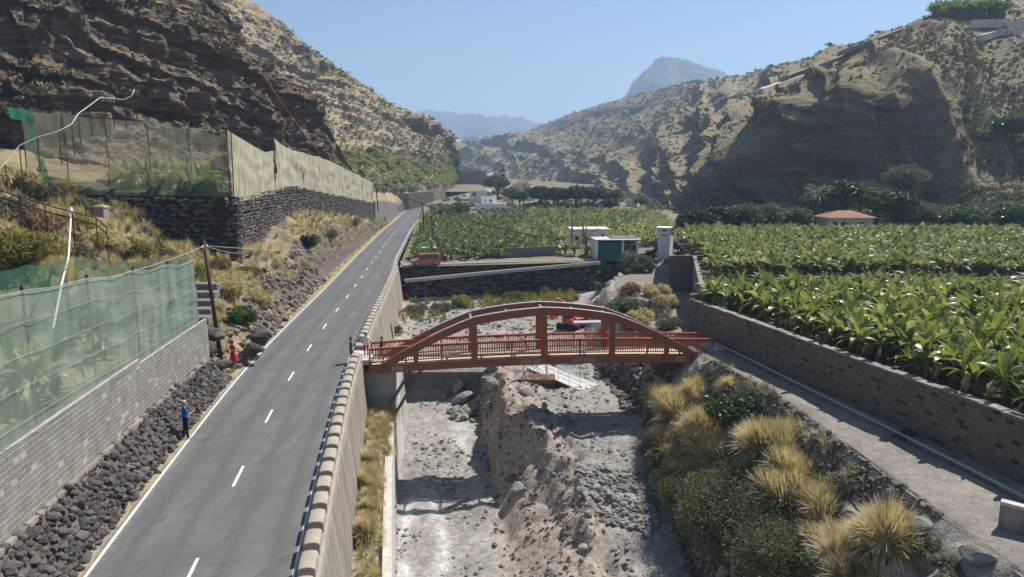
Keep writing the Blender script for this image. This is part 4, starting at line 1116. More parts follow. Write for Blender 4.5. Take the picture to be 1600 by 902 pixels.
def net_sheet(name, parent, path, zb, zt, mat, sag=.25, post_at=None, rip=.10, nz=16, seed=0, step=.5):
    """hanging sheet above a ground line; top edge sags between posts"""
    path = np.asarray(path, float); seg = np.linalg.norm(np.diff(path, axis=0), axis=1); L = np.concatenate([[0], np.cumsum(seg)])
    s = np.linspace(0, L[-1], int(L[-1] / step) + 2)
    x = np.interp(s, L, path[:, 0]); y = np.interp(s, L, path[:, 1]); b = np.interp(s, L, zb); tp = np.interp(s, L, zt)
    if post_at: tp = tp - sag * np.abs(np.sin(math.pi * s / post_at)) * (.6 + .4 * vnoise(s * .2, 0, seed=seed))
    dx, dy = np.gradient(x), np.gradient(y); nn = np.stack([dy, -dx], 1); nn /= np.linalg.norm(nn, axis=1, keepdims=True) + 1e-9
    f = np.linspace(0, 1, nz)[:, None]
    G = np.zeros((nz, len(s), 3)); G[..., 2] = b[None] * (1 - f) + tp[None] * f
    r = rip * (fbm(s[None] * 1.1, f * 1.5, oct=3, seed=seed) + .6 * vnoise(s[None] * .4, f * 9, seed=seed + 1)) * np.sin(math.pi * np.clip(f, .06, .97))
    G[..., 0] = x[None] + nn[:, 0][None] * r; G[..., 1] = y[None] + nn[:, 1][None] * r
    base = np.array(parent.location)
    o = link(name, grid_mesh(name, G - base, mat), parent)
    return o, (s, x, y, b, tp)
# -- front net on the block wall
na = thing('roadside_net', 'tall grey-green shade net standing on the perforated block wall', 'shade net', (float(XL(30) - 1.9), 30, 4))
ys_ = np.linspace(12, 41.4, 14); zt = np.interp(ys_, [12, 20.7, 40.5], [9.5, 9.1, 7.85])
_, (s_, x_, y_, b_, t_) = net_sheet('net', na, alongL(1.5, ys_), wt(ys_) - .08, zt, net_green, .22, 4.9, .14, 18, 3)
base = np.array(na.location)
for f in (.14, .36, .58, .80, 1.0):
    m = MB(); idx = range(0, len(s_), 3)
    m.tube([(x_[i] + .10, y_[i], b_[i] + (t_[i] - b_[i]) * f + .03 * math.sin(s_[i] * .5 + f * 9)) for i in idx], .007 if f < 1 else .014, 5); m.build('wire', wire_m, na, loc=-base)
for yv in np.arange(12.5, 41.6, 4.9):
    z0, z1 = float(wt(yv)) - .4, float(np.interp(yv, [12, 20.7, 40.5], [9.5, 9.1, 7.85])) + .1
    MB().tube([(float(XL(yv)) - 1.64, yv, z0), (float(XL(yv)) - 1.64, yv, z1)], .05, 8).build('post', pole_m, na, loc=-base)
X1 = float(XL(41.4)); 
net_sheet('end_net', na, [(X1 - 1.55, 41.45), (X1 - 6, 42.3), (X1 - 9.5, 42.9)], [2.4, 2.6, 3.2], [7.85, 7.6, 7.7], net_dkgreen, .2, 3.0, .1, 12, 5)
ysb = np.linspace(20, 42.8, 10)
net_sheet('rear_net', na, alongL(9.6, ysb), wb(ysb) + 2.2, np.interp(ysb, [20, 42], [8.6, 7.7]), net_dkgreen, .35, 4.6, .12, 12, 6)
# roof sheet
G = np.zeros((12, 30, 3)); yv = np.linspace(14, 41.3, 30)
for i, t_o in enumerate(np.linspace(1.55, 9.6, 12)):
    f = i / 11
    G[i, :, 0] = XL(yv) - t_o; G[i, :, 1] = yv; G[i, :, 2] = np.interp(yv, [12, 20.7, 40.5], [9.5, 9.1, 7.85]) - .15 - .55 * math.sin(math.pi * f) * (.6 + .4 * np.cos(yv * 1.28)) - .3 * f

# -- see-through net above the dark stone wall
nb = thing('terrace_net', 'worn see-through net hung above the dark stone wall on the left', 'shade net', (cornX - 9, 70, 11))
base = np.array(nb.location)
zt_ = [float(pd(40, 168, 71)[2]), float(pd(110, 178, 71)[2]), float(pd(170, 186, 71)[2]), float(pd(255, 188, 71)[2]), float(pd(345, 207, 71)[2]), float(pd(362, 203, 71)[2])]
xs_ = [float(pd(p_, 200, 71)[0]) for p_ in (40, 110, 170, 255, 345, 362)]
pth = np.column_stack([xs_, [70.4] * 6])
net_sheet('net', nb, pth, [11.2, 11, 10.9, 10.8, 10.6, 10.5], zt_, net_clear, .5, 4.2, .25, 20, 7)
net_sheet('lower_net', nb, pth + np.array([0, -.12]), [10.4] * 6, [11.7, 12.2, 12.0, 12.1, 12.2, 12.0], net_dkgreen, .3, 3, .12, 6, 8)
for xx in np.linspace(xs_[0], xs_[-1], 6):
    zz = float(np.interp(xx, xs_, zt_)); MB().tube([(xx, 70.5, 10.2), (xx + .1, 70.5, zz + .15)], .06, 8).build('post', pole_m, nb, loc=-base)
for f in (.3, .55, .8):
    m = MB(); m.tube([(a, 70.3, 10.8 + (b - 10.8) * f - .1 * math.sin(i * 2.0)) for i, (a, b) in enumerate(zip(xs_, zt_))], .015, 5); m.build('wire', wire_m, nb, loc=-base)
dr = thing('green_net_drape', 'torn vivid green net hanging at the left end of the see-through net', 'net', (float(pd(70, 250, 66)[0]), 66, 11))
for pts_, nm in (([(12, 168), (48, 172), (50, 190), (18, 186)], 'net'), ([(38, 175), (52, 180), (55, 235), (47, 235)], 'net'), ([(57, 240), (66, 248), (77, 268), (60, 272)], 'net'), ([(60, 265), (78, 266), (75, 300), (64, 302)], 'net')):
    q = np.array([pd(a, b, 66 + .3 * i) for i, (a, b) in enumerate(pts_)]); f = np.linspace(0, 1, 8)
    G = np.array([[(q[0] * (1 - u_) + q[1] * u_) * (1 - v_) + (q[3] * (1 - u_) + q[2] * u_) * v_ for u_ in f] for v_ in f]); G[..., 1] += .35 * fbm(G[..., 0] * 1.3, G[..., 2] * 1.3, oct=3, seed=4)
    link(nm, grid_mesh(nm, G - np.array(dr.location), net_vivid), dr)
# -- beige net along the terrace wall
nc = thing('beige_net', 'long opaque beige shade net on top of the terrace wall beside the road', 'shade net', (float(XL(100)) - 7, 100, 11.4))
base = np.array(nc.location)
def wall_xy(y): return np.column_stack([XL(y) - np.interp(y, [70.4, 102, 130, 172], [7.1, 7.1, 5.1, 2.1]), y])
for k, (ya_, yb_, za, zb_) in enumerate(((70.3, 90.3, [(70.3, 17.0), (75, 16.55), (80, 15.9), (86, 15.5), (90.3, 15.8)], None), (90.6, 172, [(90.6, 17.3), (98, 16.5), (110, 16.1), (124, 15.5), (150, 13.3), (172, 11.2)], None))):
    y2 = np.linspace(ya_, yb_, 40); zt2 = np.interp(y2, [a[0] for a in za], [a[1] for a in za]); zb2 = np.interp(y2, [70.4, 102, 130, 172], [10.3, 11.1, 9.1, 6.3]) - (.35 if k == 0 else 0)
    net_sheet('net_panel', nc, wall_xy(y2), zb2, zt2, net_beige, .15, 9.0, .22, 16, 20 + k)
for yv in (70.4, 90.45, 108, 125, 142, 158, 172):
    p = wall_xy(np.array([yv]))[0]; zz = float(np.interp(yv, [70, 90, 124, 172], [17.2, 17.2, 15.7, 11.4]))
    MB().tube([(p[0] - .1, yv, 6 if yv < 71 else float(np.interp(yv, [70, 102, 130, 172], [9.5, 10, 8, 5]))), (p[0] - .1, yv, zz)], .07, 8).build('post', pole_m, nc, loc=-base)
# the panel closing the corner towards the camera is short
for lab, n_, xr_, yr_, zz in (('banana plant behind the see-through net on the upper terrace', 30, (-42, -30.5), (71.5, 77), 10.6),):
    for i in range(n_):
        p = (rng.uniform(*xr_), rng.uniform(*yr_), zz)
        o = thing('banana_plant', lab, 'banana plant', p, rng.uniform(0, 6.28), 'banana plants behind the upper net'); sc_ = rng.uniform(.9, 1.35); o.scale = (sc_,) * 3
        _late_bananas = globals().setdefault('LATE_BANANAS', []); _late_bananas.append(o)
for i in range(16):
    yv = rng.uniform(22, 40); t_o = rng.uniform(4.4, 8.2)
    o = thing('banana_plant', 'dim banana plant inside the grey-green net above the block wall', 'banana plant', (float(XL(yv)) - t_o, yv, float(wb(yv)) + 1.1), rng.uniform(0, 6.28), 'banana plants inside the roadside net'); sc_ = rng.uniform(.8, 1.15); o.scale = (sc_,) * 3
    LATE_BANANAS.append(o)
# ------------------------------------------------------------------ red timber bridge
Bp0 = np.array([-9.84, 47.62]); Bp1 = np.array([14.35, 50.66])
bd = Bp1 - Bp0; BLN = float(np.linalg.norm(bd)); brz = math.atan2(bd[1], bd[0])
br = thing('timber_footbridge', 'red-brown timber arch footbridge with slatted railings spanning the river bed', 'footbridge', (Bp0[0], Bp0[1], -.93), brz)
c0 = BLN / 2
def camber(s): return .30 * (1 - ((s - c0) / c0) ** 2)
BWID = 2.35
nodes = [(.9, .45), (3.2, 1.75), (7.25, 3.55), (c0, 4.12), (BLN - 7.25, 3.55), (BLN - 3.2, 1.75), (BLN - .9, .45)]
fineS = np.linspace(0, BLN, 25)
for side, yo in (('near', 0.0), ('far', BWID)):
    m = MB()
    for a, b in zip(fineS[:-1], fineS[1:]): m.beam((a, yo, .27 + camber(a)), (b, yo, .27 + camber(b)), .24, .54)
    m.build('bottom_chord', bridge_m, br)
    m = MB()
    for (s0, z0), (s1, z1) in zip(nodes[:-1], nodes[1:]):
        n_ = max(2, int((s1 - s0) / 1.0)); mid = 4 < (s0 + s1) / 2 < BLN - 4
        pr = (s0, z0)
        for i in range(1, n_ + 1):
            f = i / n_; s = s0 + (s1 - s0) * f; z = z0 + (z1 - z0) * f + (.10 if mid else .06) * math.sin(math.pi * f)
            m.beam((pr[0], yo, pr[1]), (s, yo, z), .24, .56); pr = (s, z)
    arch = m.build('arch', bridge_m, br)
    m = MB()
    for (s0, z0), (s1, z1) in zip(nodes[:-1], nodes[1:]):
        pr = (s0, z0); n_ = max(2, int((s1 - s0) / 1.0)); mid = 4 < (s0 + s1) / 2 < BLN - 4
        for i in range(1, n_ + 1):
            f = i / n_; s = s0 + (s1 - s0) * f; z = z0 + (z1 - z0) * f + (.10 if mid else .06) * math.sin(math.pi * f)
            m.beam((pr[0], yo, pr[1] + .295), (s, yo, z + .295), .29, .03); pr = (s, z)
    m.build('capping', steel_m, arch)
    for (s, z) in nodes[1:-1]:
        w = .40 if abs(s - c0) < 5.2 else .30
        zb = .02 + camber(s)
        po = MB().box((s, yo + (-.03 if yo == 0 else .03), (zb + z - .14) / 2), (w, .30, z - .14 - zb)).build('post', bridge_m, br, bevel=.012)
        mb = MB()
        for q in ((.13), (.40)):
            for e in (-.1, .1): mb.tube([(s + e, yo - .20 if yo == 0 else yo + .20, zb + q), (s + e, yo, zb + q)], .022, 6)
        for e in (-.1, .1): mb.tube([(s + e, yo - .20 if yo == 0 else yo + .20, z - .3), (s + e, yo, z - .3)], .022, 6)
        mb.build('bolt', steel_m, po)
    yy_ = yo - .126 if yo == 0 else yo + .126
    for s in (1.6, BLN - 2.4, c0 - 1.6, c0 - .7, c0 + 2.1, c0 + 3.0):
        mb = MB()
        for i in range(6): mb.box((s + i * .13, yy_, .27 + camber(s)), (.035, .012, .34))
        mb.build('gusset', steel_m, br)
# deck beams and planks
for s in np.arange(.8, BLN, 2.4):
    MB().beam((s, -.1, -.0 + camber(s) + .12), (s, BWID + .1, .12 + camber(s)), .18, .24).build('cross_beam', bridge_m, br)
pl = MB().box((0, 0, 0), (.142, BWID - .26, .045)).mesh('plank', deck_m)
s = .1
while s < BLN + .35:
    link('plank', pl, br, (s, BWID / 2, .60 + camber(min(s, BLN)) + rng.normal(0, .002)), (0, 0, rng.normal(0, .002))); s += .15
# railings
bal = MB().box((0, 0, 0), (.062, .05, .86)).mesh('baluster', rail_m)
for yo in (.16, BWID - .16):
    s = .12
    post_s = list(np.linspace(.05, BLN + .35, 11))
    for q in post_s:
        MB().box((q, yo, .62 + camber(min(q, BLN)) + .56), (.11, .10, 1.14)).build('rail_post', bridge_m, br, bevel=.008)
    while s < BLN + .3:
        if min(abs(s - q) for q in post_s) > .09: link('baluster', bal, br, (s, yo, .62 + camber(min(s, BLN)) + .58))
        s += .172
    for zz, h, w, mt in ((1.12, .06, .15, rail_m), (1.02, .09, .05, bridge_m), (.13, .08, .05, bridge_m)):
        m = MB()
        fs = np.linspace(0, BLN + .4, 22)
        for a, b in zip(fs[:-1], fs[1:]): m.beam((a, yo, .62 + camber(min(a, BLN)) + zz), (b, yo, .62 + camber(min(b, BLN)) + zz), w, h)
        m.build('handrail' if zz > 1.1 else 'rail', mt, br)
# ties between the arches
for s, z in ((c0 - 2.5, 3.9), (c0, 4.18), (c0 + 2.3, 3.95), (c0 + 4.7, 3.6), (7.1, 3.6)):
    m = MB(); m.beam((s, -.02, z + .02), (s, BWID + .02, z + .02), .11, .09); m.build('arch_tie', steel_m, br)
# props under the road end
for dx in (0, .75):
    m = MB(); m.tube([(2.9 + dx, .5, .2), (1.0 + dx, .3, -2.9)], .11, 10); m.build('prop', conc_d, br)
# concrete landing at the track
MB().box((0, 0, 0), (2.2, 2.6, .3)).build('landing', conc_l, None, loc=(15.35, 52.0, -.12), rot=(0, 0, brz))
tag(bpy.data.objects['landing'], 'small pale concrete landing at the track end of the footbridge', 'slab')
bpy.data.objects['landing'].name = 'bridge_landing'
ln = MB().box((0, 0, 0), (1.9, 2.9, .34)).build('bridge_threshold', conc_l, None, loc=(float(Xr(49.0)) + .45, 49.1, -.15), rot=(0, 0, brz))
tag(ln, 'pale concrete threshold between the road and the red footbridge', 'slab')

# ---- grey gangway lying beyond the bridge
g0 = thing('metal_gangway', 'pale grey metal gangway with thin railings lying on the gravel under the bridge', 'gangway', (3.2, 56.5, -2.6), 0)
a, b = Vector(pd(838, 572, 60.5)), Vector(pd(922, 607, 55.5)); a -= Vector(g0.location); b -= Vector(g0.location)
dv = (b - a).normalized(); sd = Vector((-dv.y, dv.x, 0)).normalized()
m = MB(); m.beam(a, b, 2.2, .10, up=(0, 0, 1)); m.build('deck', mat_plain('grey_metal', (.46, .45, .43), .6, .4, 0, .2), g0)
for sgn in (-1, 1):
    m = MB(); m.beam(a + sd * sgn * 1.05 - Vector((0, 0, .12)), b + sd * sgn * 1.05 - Vector((0, 0, .12)), .10, .22); m.build('side_beam', rust_m if sgn < 0 else steel_m, g0)
    for f in np.linspace(0.02, .98, 6):
        p = a + (b - a) * f + sd * sgn * 1.04; m = MB(); m.tube([p, p + Vector((0, 0, 1.05))], .022, 6); m.build('rail_post', steel_m, g0)
    for h in (.4, .72, 1.05):
        m = MB(); m.tube([a + sd * sgn * 1.04 + Vector((0, 0, h)), b + sd * sgn * 1.04 + Vector((0, 0, h))], .018, 6); m.build('rail', steel_m, g0)
tr = thing('steel_trestle', 'rusty braced steel trestle holding the upper end of the grey gangway', 'trestle', (1.9, 57.6, -4.2))
for x_ in (-1.0, 1.0):
    for y_ in (-.6, .6): MB().beam((x_, y_, 0), (x_ * .9, y_, 2.2), .09, .09).build('leg', steel_m, tr)
for y_ in (-.6, .6):
    MB().beam((-1, y_, .1), (.9, y_, 2.1), .06, .06).build('brace', steel_m, tr); MB().beam((1, y_ + .02, .1), (-.9, y_ + .02, 2.1), .06, .06).build('brace', steel_m, tr)
MB().box((0, 0, .05), (3.4, 1.9, .38)).build('base_frame', rust_m, tr)
# ------------------------------------------------------------------ vegetation meshes
def ground_bvh(names):
    from mathutils.bvhtree import BVHTree
    out = []
    for nme in names:
        me = bpy.data.objects[nme].data
        out.append(BVHTree.FromPolygons([v.co[:] for v in me.vertices], [p.vertices[:] for p in me.polygons]))
    return out
from mathutils.bvhtree import BVHTree
_bv = {}
def drop_z(name, x, y, default=0.0):
    if name not in _bv:
        me = bpy.data.objects[name].data
        V = np.empty(len(me.vertices) * 3, dtype=np.float32); me.vertices.foreach_get('co', V); V = V.reshape(-1, 3)
        L = np.empty(len(me.loops), dtype=np.int32); me.loops.foreach_get('vertex_index', L)
        _bv[name] = BVHTree.FromPolygons(V.tolist(), L.reshape(-1, 4).tolist())
    h = _bv[name].ray_cast(Vector((x, y, 500)), Vector((0, 0, -1)))
    return h[0].z if h[0] is not None else default
def see(name, px_, py_):
    drop_z(name, 0, 0)
    d = Vector(ray(px_, py_)).normalized()
    h = _bv[name].ray_cast(Vector((0, 0, CAM_H)), d)
    return np.array(h[0]) if h[0] is not None else None

def leaf_strip(L, W, up, droop, nseg=6, fold=.25, tear=0.0, seed=0, pet=.12):
    """banana leaf in the local x-z plane: starts at origin, rises, arches over; returns V, quads"""
    r = np.random.default_rng(seed); V, F = [], []
    ang = up; p = np.array([0.0, 0.0]); step = L / nseg
    for i in range(nseg + 1):
        f = i / nseg
        w = W * (math.sin(math.pi * min(1, max(0, (f - pet) / (1 - pet)) * .93 + .07)) ** .6 if f > pet else .06)
        if i == nseg: w = W * .05
        d = np.array([math.cos(ang), math.sin(ang)]); n = np.array([-d[1], d[0]])
        for sgn in (-1, 0, 1):
            j = 1 - tear * r.random() if sgn else 1
            q = p + n * (abs(sgn) * w * fold * .5)
            V.append((q[0], sgn * w * .5 * j, q[1]))
        if i: 
            a = (i - 1) * 3; b = i * 3
            F += [(a, a + 1, b + 1, b), (a + 1, a + 2, b + 2, b + 1)]
        p = p + d * step; ang -= droop / nseg * (0.5 + f)
    return np.array(V), [np.array(F)]
LEAVES = [leaf_strip(1.7, .66, 1.22, .9, 9, .4, .3, 1), leaf_strip(1.9, .76, .85, 1.5, 9, .35, .45, 2), leaf_strip(2.0, .74, .52, 1.8, 9, .3, .55, 3),
          leaf_strip(1.9, .55, .25, 1.9, 9, .3, .65, 4), leaf_strip(1.7, .40, -.5, .9, 5, -.5, .5, 5), leaf_strip(1.9, .50, 1.25, .3, 6, .9, .2, 6)]
LEAVES_LO = [leaf_strip(1.8, .72, 1.2, .8, 3, .4, .2, 11), leaf_strip(2.0, .78, .85, 1.4, 3, .35, .3, 12), leaf_strip(2.0, .74, .5, 1.7, 3, .3, .4, 13)]
LEAF_MESH = [np_mesh('leaf', V, f, bdead_m if i == 4 else banana_m) for i, (V, f) in enumerate(LEAVES)]
def stem_arr(h=1.3, r0=.14, r1=.08, n=6):
    V, F = [], []
    for i, (z, r) in enumerate(((-.25, r0), (h * .5, r0 * .85), (h, r1))):
        for k in range(n): V.append((r * math.cos(k * 6.283 / n), r * math.sin(k * 6.283 / n), z))
    for i in range(2):
        for k in range(n): F.append((i * n + k, i * n + (k + 1) % n, (i + 1) * n + (k + 1) % n, (i + 1) * n + k))
    return np.array(V), [np.array(F)]
STEM = stem_arr(); STEM_MESH = np_mesh('stem', STEM[0], STEM[1], bstem_m, None, True)
def plant_layout(seed, nl=9):
    r = np.random.default_rng(seed); out = []; a0 = r.uniform(0, 6.28)
    for i in range(nl):
        f = i / (nl - 1); a = a0 + i * 2.4 + r.normal(0, .25)
        k = 0 if f < .18 else (5 if f < .3 else (1 if f < .6 else (2 if f < .85 else 3)))
        out.append((k, a, 1.17 + .12 * (1 - f) + r.normal(0, .03), r.uniform(.85, 1.12)))
    for i in range(3): out.append((4, r.uniform(0, 6.28), 1.1, r.uniform(.7, 1.0)))
    return out
LAY = [plant_layout(i, 8 + i % 3) for i in range(6)]
def crown_arr(lay, lo=False, rs=0):
    T, w = [], []
    for (k, a, z, s) in lay:
        if lo and k == 4: continue
        T.append(TRS([(0, 0, z)], a, s)[0]); w.append(k if not lo else (0 if k in (0, 5) else (1 if k in (1, 2) else 2)))
    return inst(LEAVES_LO if lo else LEAVES, np.array(T), np.array(w))[:2]
CROWN = [crown_arr(l) for l in LAY]; CROWN_MESH = [np_mesh('crown', V, F, banana_m) for V, F in CROWN]
LOPLANT = []
for l in LAY:
    V, F = crown_arr(l, True); V2, F2 = stem_arr(1.3, .14, .09, 4)
    LOPLANT.append((np.concatenate([V, V2]), [np.concatenate([F[0], F2[0] + len(V)])]))

def scatter_rows(poly_fn, xr, yr, sp, jit):
    P = []
    y = yr[0]
    i = 0
    while y < yr[1]:
        x = xr[0] + (sp * .5 if i % 2 else 0)
        while x < xr[1]:
            q = (x + rng.uniform(-jit, jit), y + rng.uniform(-jit, jit))
            if poly_fn(*q): P.append(q)
            x += sp
        y += sp * .87; i += 1
    return np.array(P)
def in_view(x, y, z, m=60):
    u = 800 + F_PX * x / y
    return -m < u < 1600 + m
nearA = scatter_rows(lambda x, y: x > XW(y) + 1.0 and in_view(x, y, 3, 130), (14, 62), (25, 59.8), 1.28, .38)
nA = np.column_stack([nearA, np.full(len(nearA), ZA)])
fb = scatter_rows(lambda x, y: x > XW(y) + 1.0 and in_view(x, y, 4), (15, 100), (67.0, 112.5), 1.6, .5)
nB = np.column_stack([fb, np.full(len(fb), ZB)])
DA = nA[np.argsort(np.linalg.norm(nA - np.array([0, 0, CAM_H]), axis=1))]
DB = nB[np.argsort(np.linalg.norm(nB - np.array([0, 0, CAM_H]), axis=1))]
print('bananas', len(nA), len(nB))
def banana_thing(p, label, group, full):
    sc = rng.uniform(.55, .92)
    o = thing('banana_plant', label, 'banana plant', tuple(p), rng.uniform(0, 6.28), group); o.scale = (sc, sc, sc * rng.uniform(.9, 1.1))
    o.rotation_euler = (rng.normal(0, .05), rng.normal(0, .05), o.rotation_euler.z)
    link('stem', STEM_MESH, o)
    li = int(rng.integers(0, len(LAY)))
    if full:
        for (k, a, z, s) in LAY[li]: link('leaf', LEAF_MESH[k], o, (0, 0, z), (rng.normal(0, .12), rng.normal(0, .12), a + rng.normal(0, .15)), (s, s * rng.uniform(.8, 1.15), s))
    else: link('crown', CROWN_MESH[li], o)
NI = min(300, len(DA))
for i, p in enumerate(DA[:NI]):
    if p[0] < XW(p[1]) + 2.2: lab, grp = 'banana plant in the front row along the top of the long block wall', 'front row banana plants'
    elif p[1] > 56.5: lab, grp = 'banana plant in the last rows before the grey wall dividing the plots', 'last row banana plants of the near plot'
    else: lab, grp = 'banana plant in the middle of the near plot behind the long block wall', 'banana plants inside the near plot'
    banana_thing(p, lab, grp, i < 150)
rest = np.concatenate([DA[NI:], DB])
def banana_mass(name, label, pts, s0=.85, s1=1.2):
    n = len(pts); s = rng.uniform(s0, s1, n)
    V, F, ids = inst(LOPLANT, TRS(pts, rng.uniform(0, 6.28, n), s, rng.normal(0, .06, n), rng.normal(0, .06, n)), rng.integers(0, len(LOPLANT), n))
    return tag(link(name, np_mesh(name, V, F, banana_far)), label, 'banana plants', None, 'stuff')
sk = np.concatenate([DA, DB]); sk = sk[rng.random(len(sk)) < .55] + np.column_stack([rng.uniform(-.8, .8, (1, 1)) * np.ones((1, 1)), [[.5]], [[0]]])
banana_mass('banana_field', 'crowded banana plants filling the far plot up to the hill foot', rest, .62, .95)
banana_mass('banana_suckers', 'young banana shoots crowding between the larger plants', sk, .32, .6)

# left plot between the side road and the village, terraces and far plots
P1 = scatter_rows(lambda x, y: x > Xr(y) + 2.5 and (y > 108.5 + .25 * x + (4 if x > -1 else 0)) and not (8 < x < 27 and y < 150) and x < 8 + (y - 100) * .30 and not (-20 < x < 1 and y > 200), (-36, 60), (106, 212), 2.0, .6)
z1 = zval(P1[:, 0], P1[:, 1])
banana_mass('banana_grove', 'banana plants in the plot between the road and the village', np.column_stack([P1, z1 - .7]), .75, 1.1)
# terraces on the left slope above the bend
T, pts = [], []
for r in range(11):
    f = .195 + r * .0125
    i = int(f * 260)
    for c in range(18, 365):
        q = LH[i, c]
        if 205 < q[1] < 385 and 470 < 800 + F_PX * q[0] / q[1] < 770:
            for _ in range(2): pts.append(q + np.array([rng.uniform(-1, 1), rng.uniform(-1.2, 1.2), .1]))
    if r % 3 == 1:
        m = MB(); b0 = LH[i - 1, 132]
        for c in range(132, 352, 3):
            a, b = LH[i - 1, c], LH[i - 1, c + 3]
            m.beam(a + np.array([0, -.6, .3]) - b0, b + np.array([0, -.6, .3]) - b0, .4, 1.5)
        tag(m.build('terrace_wall', conc_m, None, loc=tuple(b0)), ('lowest second third topmost'.split()[r // 3]) + ' pale retaining wall crossing the banana terraces above the bend', 'wall', None, 'thing')
pts = np.array(pts); pts = pts[rng.permutation(len(pts))[:1100]]
banana_mass('banana_terraces', 'banana plants on the stepped terraces above the bend', pts, .8, 1.2)

# ------------------------------------------------------------------ grasses and shrubs
def grass_clump(seed, n=150, L=1.0, spread=.9, w=.012, nseg=3, plume=.25):
    r = np.random.default_rng(seed); V, Q, mi = [], [], []
    for i in range(n):
        a = r.uniform(0, 6.283); lean = abs(r.normal(0, spread * .5)); l = L * r.uniform(.6, 1.1); b = r.uniform(0, .16 * L)
        p = np.array([b * math.cos(a), b * math.sin(a), 0.0]); el = math.pi / 2 - lean * .55; side = np.array([-math.sin(a), math.cos(a), 0])
        n0 = len(V); pl = r.random() < plume
        for j in range(nseg + 1):
            f = j / nseg; ww = w * (1 - .8 * f)
            if pl and j >= nseg - 1: ww = w * 1.9 if j == nseg - 1 else w * .6
            V.append(p - side * ww); V.append(p + side * ww)
            p = p + np.array([math.cos(a) * math.cos(el), math.sin(a) * math.cos(el), math.sin(el)]) * l / nseg
            el -= lean * .9 / nseg * (1 + f)
        for j in range(nseg): Q.append((n0 + 2*j, n0 + 2*j + 1, n0 + 2*j + 3, n0 + 2*j + 2)); mi.append(1 if pl and j == nseg - 1 else 0)
    return np.array(V), [np.array(Q)], mi
GRASS = [grass_clump(300 + i, 1300, .85 + .12 * i, 1.25 + .2 * (i % 2), .0062, 4, .5) for i in range(4)]
GRASS_MESH = [np_mesh('fountain_grass', V, f, [straw_m, plume_m], mi) for V, f, mi in GRASS]
GRASS_S = [(lambda g: (g[0], g[1]))(grass_clump(400 + i, 50, .8, 1.1, .016, 2, 0)) for i in range(5)]
def leaf_ball(seed, n=500, R=1.0, ls=.10, elong=1.6, hollow=.45, flat=.8, lumps=7):
    """shrub crown: leaf faces around several lumps"""
    r = np.random.default_rng(seed)
    C = r.normal(size=(lumps, 3)); C /= np.linalg.norm(C, axis=1)[:, None]; C[:, 2] = np.abs(C[:, 2]) * .9; C *= r.uniform(.3, .68, (lumps, 1)) * R
    CR = r.uniform(.32, .52, lumps) * R
    k = r.integers(0, lumps, n); d = r.normal(size=(n, 3)); d /= np.linalg.norm(d, axis=1)[:, None]
    rad = (hollow + (1 - hollow) * r.random(n) ** .5)
    c = C[k] + d * (CR[k] * rad)[:, None]; c[:, 2] = c[:, 2] * flat + .28 * R
    t1 = r.normal(size=(n, 3)) + d * .8; t1 /= np.linalg.norm(t1, axis=1)[:, None]
    t2 = np.cross(t1, r.normal(size=(n, 3))); t2 /= np.linalg.norm(t2, axis=1)[:, None]
    s = ls * r.uniform(.6, 1.3, n)[:, None]
    V = np.stack([c - t1 * s * elong, c + t2 * s * .5, c + t1 * s * elong, c - t2 * s * .5], 1).reshape(-1, 3)
    return V, [np.arange(4 * n).reshape(-1, 4)]
def twigs(seed, R=1.0, n=12):
    r = np.random.default_rng(seed); m = MB()
    for i in range(n):
        a = r.uniform(0, 6.28); e = r.uniform(.5, 1.4); l = R * r.uniform(.6, 1.0)
        p1 = Vector((math.cos(a) * math.cos(e), math.sin(a) * math.cos(e), math.sin(e))) * l * .5; p2 = p1 * 1.9 + Vector((r.normal(0, .1), r.normal(0, .1), r.normal(0, .1))) * R
        m.tube([(0, 0, -.1), p1, p2], [.035 * R, .022 * R, .008 * R], 5)
    return m.mesh('stems', bark_m)
SHRUB = {}
def shrub_mesh(key, mat, **kw):
    if key not in SHRUB: SHRUB[key] = np_mesh('foliage', *leaf_ball(**kw)[:2], mat)
    return SHRUB[key]
TW = [twigs(i) for i in range(3)]
def shrub(name, label, cat, p, R, kind, sq=(1, 1, 1), group=None):
    o = thing(name, label, cat, tuple(p), rng.uniform(0, 6.28), group)
    spec = {'feather': (olive_m, dict(n=34000, ls=.0125, elong=2.4, hollow=.3, lumps=30)), 'olive': (olive_m, dict(n=2400, ls=.06, elong=1.8, lumps=9)), 'green': (green_m, dict(n=2000, ls=.07, elong=1.4, lumps=9)), 'dark': (dgreen_m, dict(n=2600, ls=.06, elong=1.3, lumps=11)),
            'grey': (grey_leaf_m, dict(n=1500, ls=.055, elong=2.2, lumps=8)), 'pink': (pink_leaf_m, dict(n=1500, ls=.05, elong=2.0, lumps=8)), 'yellow': (ygrass_m, dict(n=2600, ls=.05, elong=2.6, lumps=9)), 'straw': (straw_m, dict(n=2600, ls=.055, elong=3.0, lumps=9)),
            'gleam': (green_m, dict(n=6000, ls=.042, elong=1.3, lumps=16))}[kind]
    v = int(rng.integers(0, 2))
    me = shrub_mesh((kind, v), spec[0], seed=hash(kind) % 1 + 500 + v * 7 + len(kind), **spec[1])
    link('foliage', me, o, None, None, (R * sq[0], R * sq[1], R * sq[2]))
    link('stems', TW[v], o, None, None, (R * .8, R * .8, R * .8))
    return o
